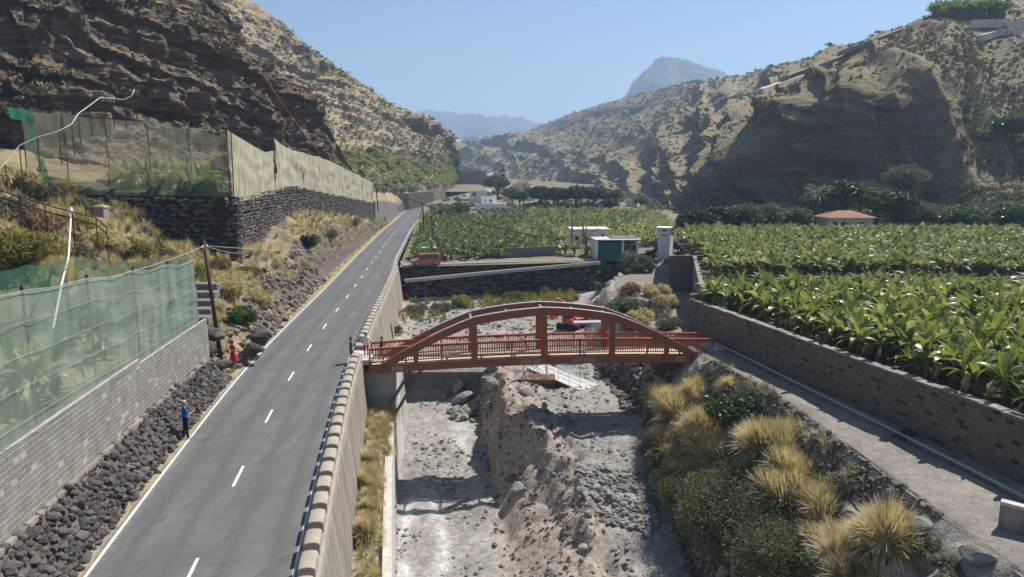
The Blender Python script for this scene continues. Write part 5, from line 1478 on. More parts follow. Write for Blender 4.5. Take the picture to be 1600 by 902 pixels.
def grass_thing(label, p, s, group=None):
    o = thing('fountain_grass', label, 'grass clump', tuple(p), rng.uniform(0, 6.28), group)
    k = int(rng.integers(0, 4))
    if s < 1.25:
        link('blades', GRASS_MESH[k], o, None, None, (s, s, s * .92))
        link('blades', GRASS_MESH[(k + 1) % 4], o, (.12 * s, -.1 * s, 0), (0, 0, 2.0), (s * .9, s * .9, s * .95))
    else:
        for j in range(6):
            a = j * 1.05 + rng.uniform(-.3, .3); r_ = s * (.12 if j == 0 else rng.uniform(.28, .42)); q_ = s * rng.uniform(.46, .66)
            link('blades', GRASS_MESH[(k + j) % 4], o, (r_ * math.cos(a), r_ * math.sin(a), -.05), (rng.normal(0, .12), rng.normal(0, .12), rng.uniform(0, 6.28)), (q_, q_, q_ * rng.uniform(.9, 1.25)))
    return o
def on_slope(px_, py_, name='riverbed_ground'):
    q = see(name, px_, py_)
    return q
# lower right slope: named clumps (picture place of the base)
for lab, x_, y_, s in (('tall straw-coloured fountain grass nearest the bridge shadow on the right slope', 1062, 655, 2.1),
        ('broad golden fountain grass below the bridge end', 1110, 700, 2.2),
        ('yellowish fountain grass low on the slope above the olive bush', 1080, 745, 1.6),
        ('wide pale fountain grass beside the track in the middle of the slope', 1215, 715, 2.3),
        ('golden fountain grass leaning over the rubble right of the olive bush', 1240, 790, 2.0),
        ('golden fountain grass clump just above the grey boulder', 1285, 800, 1.5),
        ('big fountain grass with pale plumes at the bottom of the slope', 1345, 895, 2.0),
        ('fountain grass with pink-tinged plumes beside the half-round boulder', 1395, 850, 1.8),
        ('single small yellow-green grass tuft beside the track', 1400, 748, .95),
        ('small straw tuft at the edge of the track near the low parapet', 1492, 790, .7),
        ('straw tuft above the leafy green bush near the bridge landing', 1140, 610, 1.0)):
    q = on_slope(x_, y_)
    if q is not None: grass_thing(lab, q - np.array([0, 0, .1]), s * (1.3 if s > 1.2 else 1.0))
for lab, x_, y_, R, kind, sq in (('large feathery olive-green bush at the bottom of the right slope', 1150, 850, 2.7, 'feather', (1.25, 1.0, 1.0)),
        ('feathery olive bush in shade at the lower edge of the picture', 1230, 890, 2.0, 'feather', (1.2, 1, .9)),
        ('dark olive bush on the shaded foot of the slope by the gravel', 1085, 800, 1.7, 'feather', (1, 1, 1)),
        ('glossy dark green leafy bush by the track near the bridge', 1165, 655, 2.0, 'gleam', (1.2, 1, .75)),
        ('dense green bush between the two golden grasses', 1205, 735, 1.7, 'green', (1, 1, .9)),
        ('small grey-green shrub beside the grey boulder', 1350, 825, .8, 'grey', (1, 1, .8)),
        ('low grey-green shrub below the half-round boulder', 1445, 850, .85, 'olive', (1.1, 1, .7)),
        ('low grey shrub at the bottom right of the rubble', 1480, 890, .8, 'grey', (1.2, 1, .7)),
        ('dry grey twiggy shrub between the grasses and the track', 1330, 745, 1.0, 'grey', (1.3, 1, .6))):
    q = on_slope(x_, y_)
    if q is not None: shrub('bush', lab, 'bush', q - np.array([0, 0, .15]), R * (1.45 if kind == 'feather' else 1.1), kind, sq)
for (x_, y_, s_) in ((1040, 630, 1.7), (1085, 625, 1.5), (1090, 680, 2.0), (1135, 730, 1.8), (1180, 690, 1.7), (1195, 760, 1.7), (1250, 740, 1.9), (1265, 770, 1.5), (1225, 690, 1.6), (1045, 690, 1.7), (1300, 850, 1.5), (1105, 760, 1.4), (1060, 720, 1.5)):
    q = on_slope(x_, y_)
    if q is not None: grass_thing('golden fountain grass in the dense stand on the slope under the bridge end', q - np.array([0, 0, .1]), s_ * 1.3, 'dense stand of fountain grass')
for lab, x_, y_, R, kind in (('grey-green feathery bush among the grass at the middle of the slope', 1120, 790, 1.6, 'feather'), ('dim olive bush at the foot of the slope beside the gravel', 1060, 770, 1.3, 'feather'), ('olive bush right of the large feathery bush', 1210, 830, 1.7, 'feather'), ('small feathery bush in the shade under the tall straw grass', 1040, 720, 1.2, 'olive'), ('leafy bush at the lower edge right of the shaded feathery bush', 1290, 895, 1.3, 'olive')):
    q = on_slope(x_, y_)
    if q is not None: shrub('bush', lab, 'bush', q - np.array([0, 0, .15]), R * 1.45, kind, (1.1, 1, .95))
sw = []
for _ in range(900):
    y_ = rng.uniform(30, 49); x_ = rng.uniform(9.6, 15.4)
    sw.append((x_, y_, drop_z('riverbed_ground', x_, y_, -5) - .03))
sw = np.array(sw)
sw = sw[vnoise(sw[:, 0] * .5, sw[:, 1] * .5, seed=31) > -.25]
def slope_weeds(name, label, P, mat, s0, s1):
    n = len(P); V, F, _ = inst(GRASS_S2, TRS(P, rng.uniform(0, 6.28, n), rng.uniform(s0, s1, n), rng.normal(0, .25, n), rng.normal(0, .25, n)), rng.integers(0, 3, n))
    tag(link(name, np_mesh(name, V, F, mat)), label, 'weeds', None, 'stuff')
GRASS_S2 = [(lambda g: (g[0], g[1]))(grass_clump(450 + i, 34, .7, 1.9, .010, 3, 0)) for i in range(3)]
slope_weeds('slope_weeds', 'tangled straw weeds between the bushes on the right slope', sw[::3], straw_m, .5, 1.3)
slope_weeds('slope_twigs', 'dead grey stalks tangled between the grass on the right slope', sw[1::3], grey_leaf_m, .5, 1.4)
slope_weeds('slope_green_weeds', 'small olive weeds between the bushes on the right slope', sw[2::3], olive_m, .5, 1.2)
# ledge grass beside the channel wall
for i, (yy_, s) in enumerate(((30.5, .9), (31.8, .8), (33.0, .9), (34.2, .85), (35.5, 1.0), (37.2, 1.15), (39.0, 1.05), (40.6, 1.2), (42.0, 1.3), (43.4, 1.35), (44.8, 1.45), (46.2, 1.4), (47.3, 1.2))):
    grass_thing(('first second third fourth fifth sixth seventh eighth ninth tenth eleventh twelfth thirteenth'.split()[12 - i]) + ' straw grass clump from the bridge on the ledge above the channel wall', (float(Xr(yy_)) + 1.85 + rng.uniform(-.2, .25), yy_, -3.9), s * 1.12, 'ledge grass clumps')
for i, (yy_, R, kd) in enumerate(((33.6, .55, 'yellow'), (36.4, .6, 'yellow'), (34.6, .4, 'green'), (41.4, .5, 'yellow'))):
    shrub('ledge_shrub', ['leafy yellow shrub on the ledge at the bottom of the picture', 'yellow-green shrub on the ledge beside the silt', 'small green weed on the ledge at the bottom', 'round yellow shrub on the ledge below the grass row'][i], 'shrub', (float(Xr(yy_)) + 2.0, yy_, -4.0), R, kd)

lw_ = np.array([(float(Xr(y_)) + rng.uniform(1.3, 2.5), y_, -3.95) for y_ in rng.uniform(27, 48, 170)])
slope_weeds('ledge_weeds', 'tangled yellow and green weeds over the ledge beside the channel wall', lw_[::2], ygrass_m, .5, 1.1)
slope_weeds('ledge_dry_weeds', 'tangled dry weeds over the ledge beside the channel wall', lw_[1::2], straw_m, .5, 1.1)
# ---- stuff: dry grass on the banks
def grass_stuff(name, label, pts, s0, s1, mat, variants=GRASS_S):
    pts = np.asarray(pts); n = len(pts)
    V, F, _ = inst(variants, TRS(pts, rng.uniform(0, 6.28, n), rng.uniform(s0, s1, n), rng.normal(0, .1, n), rng.normal(0, .1, n)), rng.integers(0, len(variants), n))
    return tag(link(name, np_mesh(name, V, F, mat)), label, 'grass', None, 'stuff')
def gb_sample(i, j): return GB[i, j]
pts, pts2 = [], []
for i in range(len(Ylb)):
    Yv = Ylb[i]
    if Yv < 43.5 or Yv > 190: continue
    for j in range(4, GB.shape[1]):
        q = GB[i, j]; t = XL(Yv) - q[0]
        tw_ = np.interp(Yv, [43, 69, 70.3, 102, 130, 172], [26, 26, 6.6, 6.6, 4.6, 1.6])
        if t > tw_ or t < .5: continue
        dens = vnoise(q[0] * .35, q[1] * .25, seed=77) * .5 + .5
        hi = np.clip((t - tw_ * .22) / (tw_ * .2), 0, 1) if Yv > 68 else np.clip((t - 1.6) / 2.0, 0, 1)
        pr = (.12 + .75 * (dens > .38)) * hi * (.55 if Yv < 75 else .8)
        if rng.random() < pr: pts.append(q + np.array([rng.uniform(-.3, .3), rng.uniform(-.3, .3), -.05]))
        elif t < 1.2 and rng.random() < .16: pts2.append(q)
print('bank grass', len(pts), len(pts2))
pts = np.array(pts); sel = rng.permutation(len(pts))[:3300]
grass_stuff('bank_grass', 'dry golden grass covering the bank under the terrace walls', pts[sel[::2]], .7, 1.4, straw_m)
grass_stuff('pale_bank_grass', 'paler dead grass mixed over the bank', pts[sel[1::4]], .6, 1.2, plume_m)
grass_stuff('grey_bank_weeds', 'grey and reddish weeds mixed into the bank grass', pts[sel[3::4]], .5, 1.1, grey_leaf_m)
ve = [(float(XL(y_)) - rng.uniform(.25, .75), y_, .06) for y_ in np.concatenate([rng.uniform(43, 190, 260), rng.uniform(20, 43, 14)])]
grass_stuff('verge_grass', 'thin yellow grass along the verge of the road', ve, .18, .45, ygrass_m)
# far side of the river: yellow grass on the bars
bar = [(x_, y_, drop_z('riverbed_ground', x_, y_, -4)) for x_, y_ in [(rng.uniform(-14, -2), rng.uniform(84, 97)) for _ in range(120)] + [(rng.uniform(-4, 9), rng.uniform(95, 102)) for _ in range(260)]]
bar = [b for b in bar if vnoise(b[0] * .3, b[1] * .3, seed=19) > -.35 or b[0] > -4]
grass_stuff('river_grass', 'yellow grass strip on the river bar below the boulder wall', bar, .8, 1.4, ygrass_m)
for lab, x_, y_, R, kind, nm in (('olive shrub against the river wall right of the parapet', 650, 492, 1.6, 'olive', 'riverbed_ground'), ('tall olive shrub below the boulder wall', 803, 470, 1.7, 'olive', 'riverbed_ground'),
        ('wide yellow-green shrub on the pale gravel behind the bridge', 720, 480, 1.7, 'yellow', 'riverbed_ground'), ('olive shrub between the wall and the pale gravel', 690, 488, 1.5, 'olive', 'riverbed_ground'), ('dark shrub growing by the drain opening', 612, 522, 1.1, 'green', 'riverbed_ground'),
        ('big grey-green bush beside the green garage', 995, 428, 3.6, 'olive', 'riverbed_ground'), ('bright green low bush on the river bar', 940, 452, 1.2, 'green', 'riverbed_ground'), ('low yellow-green bush left of the bright green bush', 850, 462, 1.4, 'yellow', 'riverbed_ground'),
        ('orange-brown dry bush beside the far track', 1025, 462, 1.8, 'straw', 'riverbed_ground'), ('reddish dry bush on the river bank behind the garage bush', 985, 462, 1.9, 'pink', 'riverbed_ground'), ('wide olive bush behind the red digger', 975, 488, 2.2, 'olive', 'riverbed_ground'),
        ('pale dry bush at the edge of the far track', 1020, 495, 2.0, 'grey', 'riverbed_ground'), ('round grey bush right behind the bridge rail', 1045, 515, 1.5, 'grey', 'riverbed_ground'), ('yellow dry bush between the two grey bushes', 1000, 505, 1.5, 'straw', 'riverbed_ground'), ('straw bush on the bank above the digger', 955, 500, 1.3, 'straw', 'riverbed_ground'), ('orange dry grass mound on the river bank at the track edge', 1040, 480, 1.5, 'straw', 'riverbed_ground'), ('yellow-green bush low on the river bank by the digger', 985, 515, 1.2, 'yellow', 'riverbed_ground')):
    q = see(nm, x_, y_)
    if q is None: q = see('track', x_, y_)
    if q is not None: shrub('river_bush', lab, 'bush', q - np.array([0, 0, .15]), R * (.95 if x_ > 960 else 1.05), kind)
# left hillside bushes
for lab, x_, y_, R, kind in (('large yellow mounded bush at the left edge above the green net', 30, 415, 2.6, 'yellow'), ('straw and grey bush right of the yellow mounded bush', 85, 400, 2.0, 'straw'), ('pinkish dry bush above the yellow mounded bush', 60, 365, 2.2, 'pink'),
        ('grey dry bush at the left edge under the handrail', 15, 345, 2.2, 'grey'), ('dark grey shrub beside the white pipe', 125, 405, 1.7, 'grey'), ('golden bush at the end of the handrail', 165, 385, 1.8, 'straw'),
        ('yellow-green grass mound behind the handrail', 120, 355, 1.4, 'yellow'), ('brown dry shrub between the handrail and the white pipe', 100, 385, 1.5, 'pink'), ('round dark green shrub beside the pole', 376, 500, 1.35, 'green'),
        ('golden bush behind the pole top', 300, 440, 1.8, 'yellow'), ('golden bush right of the pole', 350, 455, 1.6, 'straw'), ('reddish shrub at the foot of the dark stone wall', 345, 420, 1.5, 'pink'), ('rust-red low shrub under the wall corner', 395, 430, 1.4, 'pink'),
        ('pale yellow bush on the bank below the wall corner', 400, 470, 1.5, 'straw'), ('dark thorny shrub on the bank under the beige net', 480, 385, 1.9, 'dark'), ('grey shrub on the bank under the beige net', 510, 372, 1.8, 'grey'), ('green shrub high on the bank near the far net', 550, 350, 1.7, 'olive'), ('straw-coloured bush under the white handrail at the left edge', 25, 290, 2.0, 'straw'), ('grey-green bush below the torn green net', 75, 310, 1.9, 'grey'), ('olive bush on the slope left of the concrete pillar', 120, 325, 1.6, 'olive'), ('pale dry bush under the left end of the see-through net', 105, 296, 1.5, 'straw'), ('golden bush right of the concrete pillar', 195, 385, 1.5, 'straw'), ('grey shrub at the foot of the dark wall behind the net corner', 250, 400, 1.5, 'grey'), ('yellow bush above the far end of the roadside net', 215, 395, 1.4, 'yellow')):
    q = see('left_bank_ground', x_, y_)
    if q is not None: shrub('hillside_bush', lab, 'bush', q - np.array([0, 0, .3]), R, kind)

# ---- hillside scrub (ground cover)
SCR = [leaf_ball(700 + i, 11, 1.0, .58, 1.0, .5, .7, 4) for i in range(5)]
def scrub(name, label, G, n, mask, s0, s1, mat, vlo, vhi, seed):
    nv, nu = G.shape[:2]; r = np.random.default_rng(seed)
    a = r.integers(int(vlo * nv), int(vhi * nv), n * 4); b = r.integers(1, nu - 1, n * 4)
    q = G[a, b] + r.normal(0, 1, (n * 4, 3)) * np.array([.8, .8, 0])
    keep = mask(q) & (np.abs(800 + F_PX * q[:, 0] / q[:, 1] - 800) < 900)
    q = q[keep][:n]; n = len(q)
    D = np.clip(q[:, 1] / 250, .8, 2.2)
    V, F, _ = inst(SCR, TRS(q - np.array([0, 0, .25]), r.uniform(0, 6.28, n), r.uniform(s0, s1, n) ** 1.0 * D), r.integers(0, 5, n))
    tag(link(name, np_mesh(name, V, F, mat)), label, 'scrub', None, 'stuff')
def cliff_zone(q):
    u_ = 800 + F_PX * q[:, 0] / q[:, 1]; w_ = 277 - (q[:, 2] - CAM_H) / q[:, 1] * F_PX
    return (u_ > 1180) & (u_ < 1480) & (w_ > 130) & (w_ < 300) & (q[:, 1] < 190) & (vnoise(q[:, 0] / 6, q[:, 1] / 6, q[:, 2] / 3, seed=3) < .35)
scrub('hill_scrub', 'dark green scrub dotted over the right valley side', RH, 9000, lambda q: (vnoise(q[:, 0] / 22, q[:, 1] / 22, q[:, 2] / 22, seed=5) > -.1) & ~cliff_zone(q) & (hash3((q[:, 0] * 7).astype(np.int64), (q[:, 1] * 7).astype(np.int64), 0, 3) < np.clip(1.25 - q[:, 1] / 350, .12, 1)), .35, 1.2, scrub_m, .14, .84, 1)
scrub('hill_dry_grass', 'dry tan scrub over the right valley side', RH, 8000, lambda q: (vnoise(q[:, 0] / 22, q[:, 1] / 22, q[:, 2] / 22, seed=5) < .25) & ~cliff_zone(q), .35, .9, scrub_dry, .14, .86, 2)
scrub('slope_scrub', 'dry tan scrub over the left hillside', LH, 4500, lambda q: vnoise(q[:, 0] / 25, q[:, 1] / 25, q[:, 2] / 25, seed=8) > -.4, .3, .75, scrub_dry, .30, .84, 3)
scrub('cliff_scrub', 'tufts of dry scrub on the ledges of the lava cliff', LC, 1500, lambda q: vnoise(q[:, 0] / 8, q[:, 1] / 8, q[:, 2] / 4, seed=8) > .25, .3, .9, scrub_dry, .2, .8, 4)
# ------------------------------------------------------------------ plants under the nets get their parts
for o in LATE_BANANAS:
    link('stem', STEM_MESH, o); link('crown', CROWN_MESH[int(rng.integers(0, len(CROWN_MESH)))], o)
# ------------------------------------------------------------------ poles, cables, pipes, handrails
def tube_thing(name, label, cat, pts, r, mat, n=8):
    pts = [np.asarray(p, float) for p in pts]; b = pts[0]
    return tag(MB().tube([p - b for p in pts], r, n).build(name, mat, None, True, loc=tuple(b)), label, cat, None, 'thing')
pb = pz(345, 557, .8); pt = pd(318, 376, float(pb[1]) + .3)
po = thing('utility_pole', 'leaning brown timber utility pole by the woman in red', 'pole', tuple(pb))
MB().tube([(0, 0, -.4), tuple((pt - pb) * .5), tuple(pt - pb)], [.15, .13, .10], 10).build('shaft', pole_m, po, True)
top = pt - pb
MB().box(tuple(top * .93), (.10, .9, .10)).build('crossarm', pole_m, po)
for dy in (-.35, 0, .35):
    q = top * .93 + np.array([0, dy, .05]); MB().tube([q, q + np.array([0, 0, .10]), q + np.array([0, 0, .2])], [.05, .06, .03], 8).build('insulator', white_m, po, True)
def sagline(a, b, sag, n=14):
    a, b = np.asarray(a, float), np.asarray(b, float); return [a + (b - a) * f - np.array([0, 0, 4 * sag * f * (1 - f)]) for f in np.linspace(0, 1, n)]
pk = pb + top * .93 + np.array([0, 0, .2])
tube_thing('power_line', 'thin pale wire running from the pole over the roadside net', 'wire', sagline(pk, pd(-60, 470, 26), .5), .022, wire_m, 5)
tube_thing('power_line', 'thin pale wire running from the pole to the stone wall corner', 'wire', sagline(pk, pd(380, 396, 69), .15), .02, wire_m, 5)
tube_thing('power_line', 'thin pale wire running from the pole along the bank', 'wire', sagline(pk, pd(560, 382, 120), .6), .022, wire_m, 5)
q = pd(591, 330, 172)
tube_thing('cable_pole', 'dark pole at the far end of the beige net carrying the brown pipe', 'pole', [q, pd(587, 286, 172)], .14, pole_m)
tube_thing('hanging_pipe', 'brown pipe sagging from the far pole across the banana grove', 'pipe', sagline(pd(587, 287, 172), pd(660, 318, 150), .3, 8) + sagline(pd(660, 318, 150), pd(848, 371, 118), .6, 14)[1:], .13, rust_m)
tube_thing('cable_pole', 'dark post at the right edge of the road carrying the brown pipe', 'pole', [pd(662, 352, 150), pd(660, 317, 150)], .16, pole_m)
tube_thing('lamp_pole', 'thin dark pole standing in the banana grove behind the car', 'pole', [pz(676, 392, .2), pd(675, 338, 120)], .09, pole_m)
tube_thing('rope', 'thin red rope stretched down the face of the lava cliff', 'rope', sagline(pd(404, 107, 112), pd(500, 240, 128), .4), .07, mat_plain('red_rope', (.42, .07, .05)), 6)
# pipe along the long wall
pp = [pz(1118, 536, .25), pz(1180, 566, .25), pz(1260, 606, .25), pz(1340, 645, .25), pz(1430, 690, .22), pz(1510, 730, .22), pz(1640, 797, .25)]
tube_thing('water_pipe', 'long grey water pipe lying along the foot of the block wall', 'pipe', pp, .075, mat_plain('grey_pipe', (.33, .31, .29), .6, .3))
ld = thing('wooden_pallet', 'dark timber ladder lying on the track by the water pipe', 'ladder', tuple(pz(1415, 680, .12)), -.9)
for dx in (-.25, .25): MB().box((dx, 0, .06), (.07, 2.0, .07)).build('stile', pole_m, ld)
for k in range(6): MB().box((0, -.85 + k * .34, .08), (.5, .05, .05)).build('rung', pole_m, ld)
ld.name = 'timber_ladder'
# hand rails on the left hillside
def railing(name, label, pts, h, rails, mat, r=.045, posts=None, pr=.04):
    pts = [np.asarray(p, float) for p in pts]; b = pts[0]; o = thing(name, label, 'railing', tuple(b))
    for f in rails: MB().tube([p - b + np.array([0, 0, h * f]) for p in pts], r, 8).build('rail', mat, o, True)
    for i, p in enumerate(pts):
        if posts is None or i in posts: MB().tube([p - b + np.array([0, 0, -1.6]), p - b + np.array([0, 0, h])], pr, 6).build('post', pole_m, o)
    return o
top_pts = [(-15, 276, 52), (8, 256, 54), (30, 228, 55), (58, 215, 56), (92, 205, 57), (112, 194, 58), (122, 178, 59.5), (140, 165, 61), (156, 153, 62.5), (175, 154, 63.5), (194, 156, 64), (206, 150, 64.5), (210, 140, 64.8)]
railing('stair_railing', 'white pipe handrail climbing the hillside in front of the see-through net', [pd(a, b_, d) - np.array([0, 0, .95]) for a, b_, d in top_pts], .95, (1.0,), pipe_m, .038, None, .04)
low_pts = [(-20, 303, 47), (30, 318, 48), (70, 331, 49), (112, 342, 50), (150, 352, 51), (166, 366, 51.5)]
railing('path_railing', 'brown two-bar handrail along the path above the bushes', [pd(a, b_ - 10, d) - np.array([0, 0, .9]) for a, b_, d in low_pts], .95, (1.0, .5), pole_m, .05)
tube_thing('drain_pipe', 'white pipe dropping from the path down into the roadside net', 'pipe', [pd(112, 325, 51), pd(110, 348, 49.5), pd(107, 400, 45), pd(97, 440, 41), pd(76, 548, 31)], .065, pipe_m)
gp = thing('gate_pillar', 'small grey concrete pillar at the left end of the dark stone wall', 'pillar', tuple(pd(155, 342, 62)))
MB().box((0, 0, 0), (1.3, .8, 2.0)).build('shaft', conc_m, gp, bevel=.03); MB().box((0, 0, 1.05), (1.45, .95, .14)).build('cap', conc_l, gp)
# stepped stones near the pole
steps = thing('stone_steps', 'short flight of rough stone steps behind the utility pole', 'steps', tuple(pd(300, 490, 49)))
for i in range(5): MB().box(pd(298 + 4 * i, 500 - 13 * i, 47.5 + 1.2 * i) - np.array(steps.location), (2.8, 1.0, .55)).build('step', conc_d, steps, bevel=.05)
# roadside rocks below the pole
for i, (lab, x_, y_, d, s) in enumerate((('dark lava boulder at the foot of the utility pole', 325, 520, 45.5, .8), ('grey lava boulder beside the block wall end', 318, 545, 44.0, .7), ('low lava boulder behind the woman in red', 395, 545, 47.0, .7), ('flat lava boulder near the verge by the woman', 345, 572, 43.6, .55), ('dark rock hump on the bank above the woman', 410, 525, 49.0, .9))):
    q = pd(x_, y_, d); o = tag(link('boulder', LAVA_MESH[i], None, tuple(q), (0.2, .1, i * 1.3), (s * 1.5, s, s * .9)), lab, 'boulder', None, 'thing')

# ------------------------------------------------------------------ boulders and pebbles of the river
for i, (lab, x_, y_, s, nm) in enumerate((('dark round boulder lying in the bridge shadow', 890, 655, .72, 'r'), ('pale grey boulder among the golden grasses', 1326, 806, .65, 'r'), ('half-round grey boulder on the rubble slope', 1440, 828, .62, 'r'),
        ('large pale boulder at the foot of the stream step', 725, 628, .95, 'r'), ('grey boulder wedged above the pale boulder', 717, 606, 1.0, 'r'), ('pale round stone on the gravel ridge by the trestle', 820, 618, .6, 'r'), ('pale boulder at the end of the gangway', 934, 590, .65, 'r'),
        ('dark boulder at the top of the stream step', 735, 590, .9, 'r'), ('white-topped boulder beside the weir', 697, 620, .55, 'r'), ('blocky boulder right of the stream', 768, 604, .85, 'r'), ('pale boulder at the left rim of the mound', 800, 750, .5, 'r'), ('grey boulder on the left rim of the mound', 806, 768, .6, 'r'),
        ('pale angular stone at the foot of the mound', 910, 860, .35, 'r'), ('rounded white stone below the stone patch', 1013, 834, .4, 'r'), ('pale slab in the rubble by the low parapet', 1530, 875, .55, 'r'))):
    q = see('riverbed_ground', x_, y_)
    if q is None: continue
    tag(link('boulder', RIV_MESH[i % 8], None, tuple(q + np.array([0, 0, s * .25])), (.2 * i, .1, i * 1.3), (s * 1.15, s, s * .85)), lab, 'boulder', None, 'thing')
def rubble(name, label, poly, n, s0, s1, mat, sheet='riverbed_ground', seed=0, mask=None, pw=2.5):
    """stones scattered over the ground inside a quadrilateral given by corners on the ground"""
    r = np.random.default_rng(seed); P = []
    c = np.array(poly, float)
    u_ = r.random(n); v_ = r.random(n)
    q = (c[0] * (1 - u_)[:, None] + c[1] * u_[:, None]) * (1 - v_)[:, None] + (c[3] * (1 - u_)[:, None] + c[2] * u_[:, None]) * v_[:, None]
    if mask is not None: q = q[mask(q)]
    for x_, y_ in q: P.append((x_, y_, drop_z(sheet, x_, y_, -99)))
    P = np.array(P); P = P[P[:, 2] > -50]; n = len(P)
    k = s0 + (s1 - s0) * r.random(n) ** pw
    S = np.column_stack([k * r.uniform(.8, 1.5, n), k, k * r.uniform(.6, .95, n)])
    V, F, _ = inst(ROCKS_LO, TRS(P + np.array([0, 0, 1]) * (k * .15)[:, None], r.uniform(0, 6.28, n), S, r.uniform(-.5, .5, n), r.uniform(-.5, .5, n)), r.integers(0, 8, n))
    tag(link(name, np_mesh(name, V, F, mat)), label, 'stones', None, 'stuff')
brownrock_m = mat_stone('brown_rubble', [(.10, .082, .07), (.17, .14, .12), (.24, .205, .175), (.13, .105, .09)], 1.5)
rubble('slope_rubble', 'brown and grey rubble covering the slope below the track', [(9.3, 33), (16.3, 25), (15.2, 47), (9.4, 50)], 7500, .04, .26, brownrock_m, seed=1)
rubble('river_pebbles', 'loose pebbles over the stream bed', [(-7, 33), (8, 33), (7, 66), (-8, 62)], 5200, .03, .20, rivrock_m, seed=2, mask=lambda q: vnoise(q[:, 0] * .4, q[:, 1] * .3, seed=4) > -.3, pw=3.5)
rubble('stone_patch', 'patch of washed grey stones beside the earth mound', [(4.2, 38.6), (9.2, 38.6), (8.8, 43.6), (4.2, 43.2)], 900, .10, .36, rivrock_m, seed=3)
rubble('mound_stones', 'stones stuck in the eroded earth mound', [(-1.0, 36), (4.6, 36), (1.6, 58), (-2.6, 58)], 500, .04, .26, brownrock_m, seed=4)
rubble('bank_stones', 'dark boulders on the shaded bank under the bridge', [(8.4, 50), (12.5, 51), (11, 60), (7.5, 62)], 520, .15, .5, brownrock_m, seed=5, pw=1.6)
rubble('stream_stones', 'tumbled boulders around the stream step', [(-5.4, 57), (-1.6, 55), (-1.4, 66), (-5.0, 67)], 260, .15, .6, rivrock_m, seed=6, pw=1.6)
rubble('far_river_stones', 'grey stones on the river bed beyond the bridge', [(-14, 76), (4, 76), (8, 100), (-12, 97)], 1300, .06, .4, rivrock_m, seed=7, pw=3)
rubble('bank_rocks', 'broken lava rocks at the foot of the roadside bank', [(-17.6, 44), (-20.5, 44), (-26, 85), (-22.6, 85)], 900, .10, .5, brownrock_m, 'left_bank_ground', seed=8)

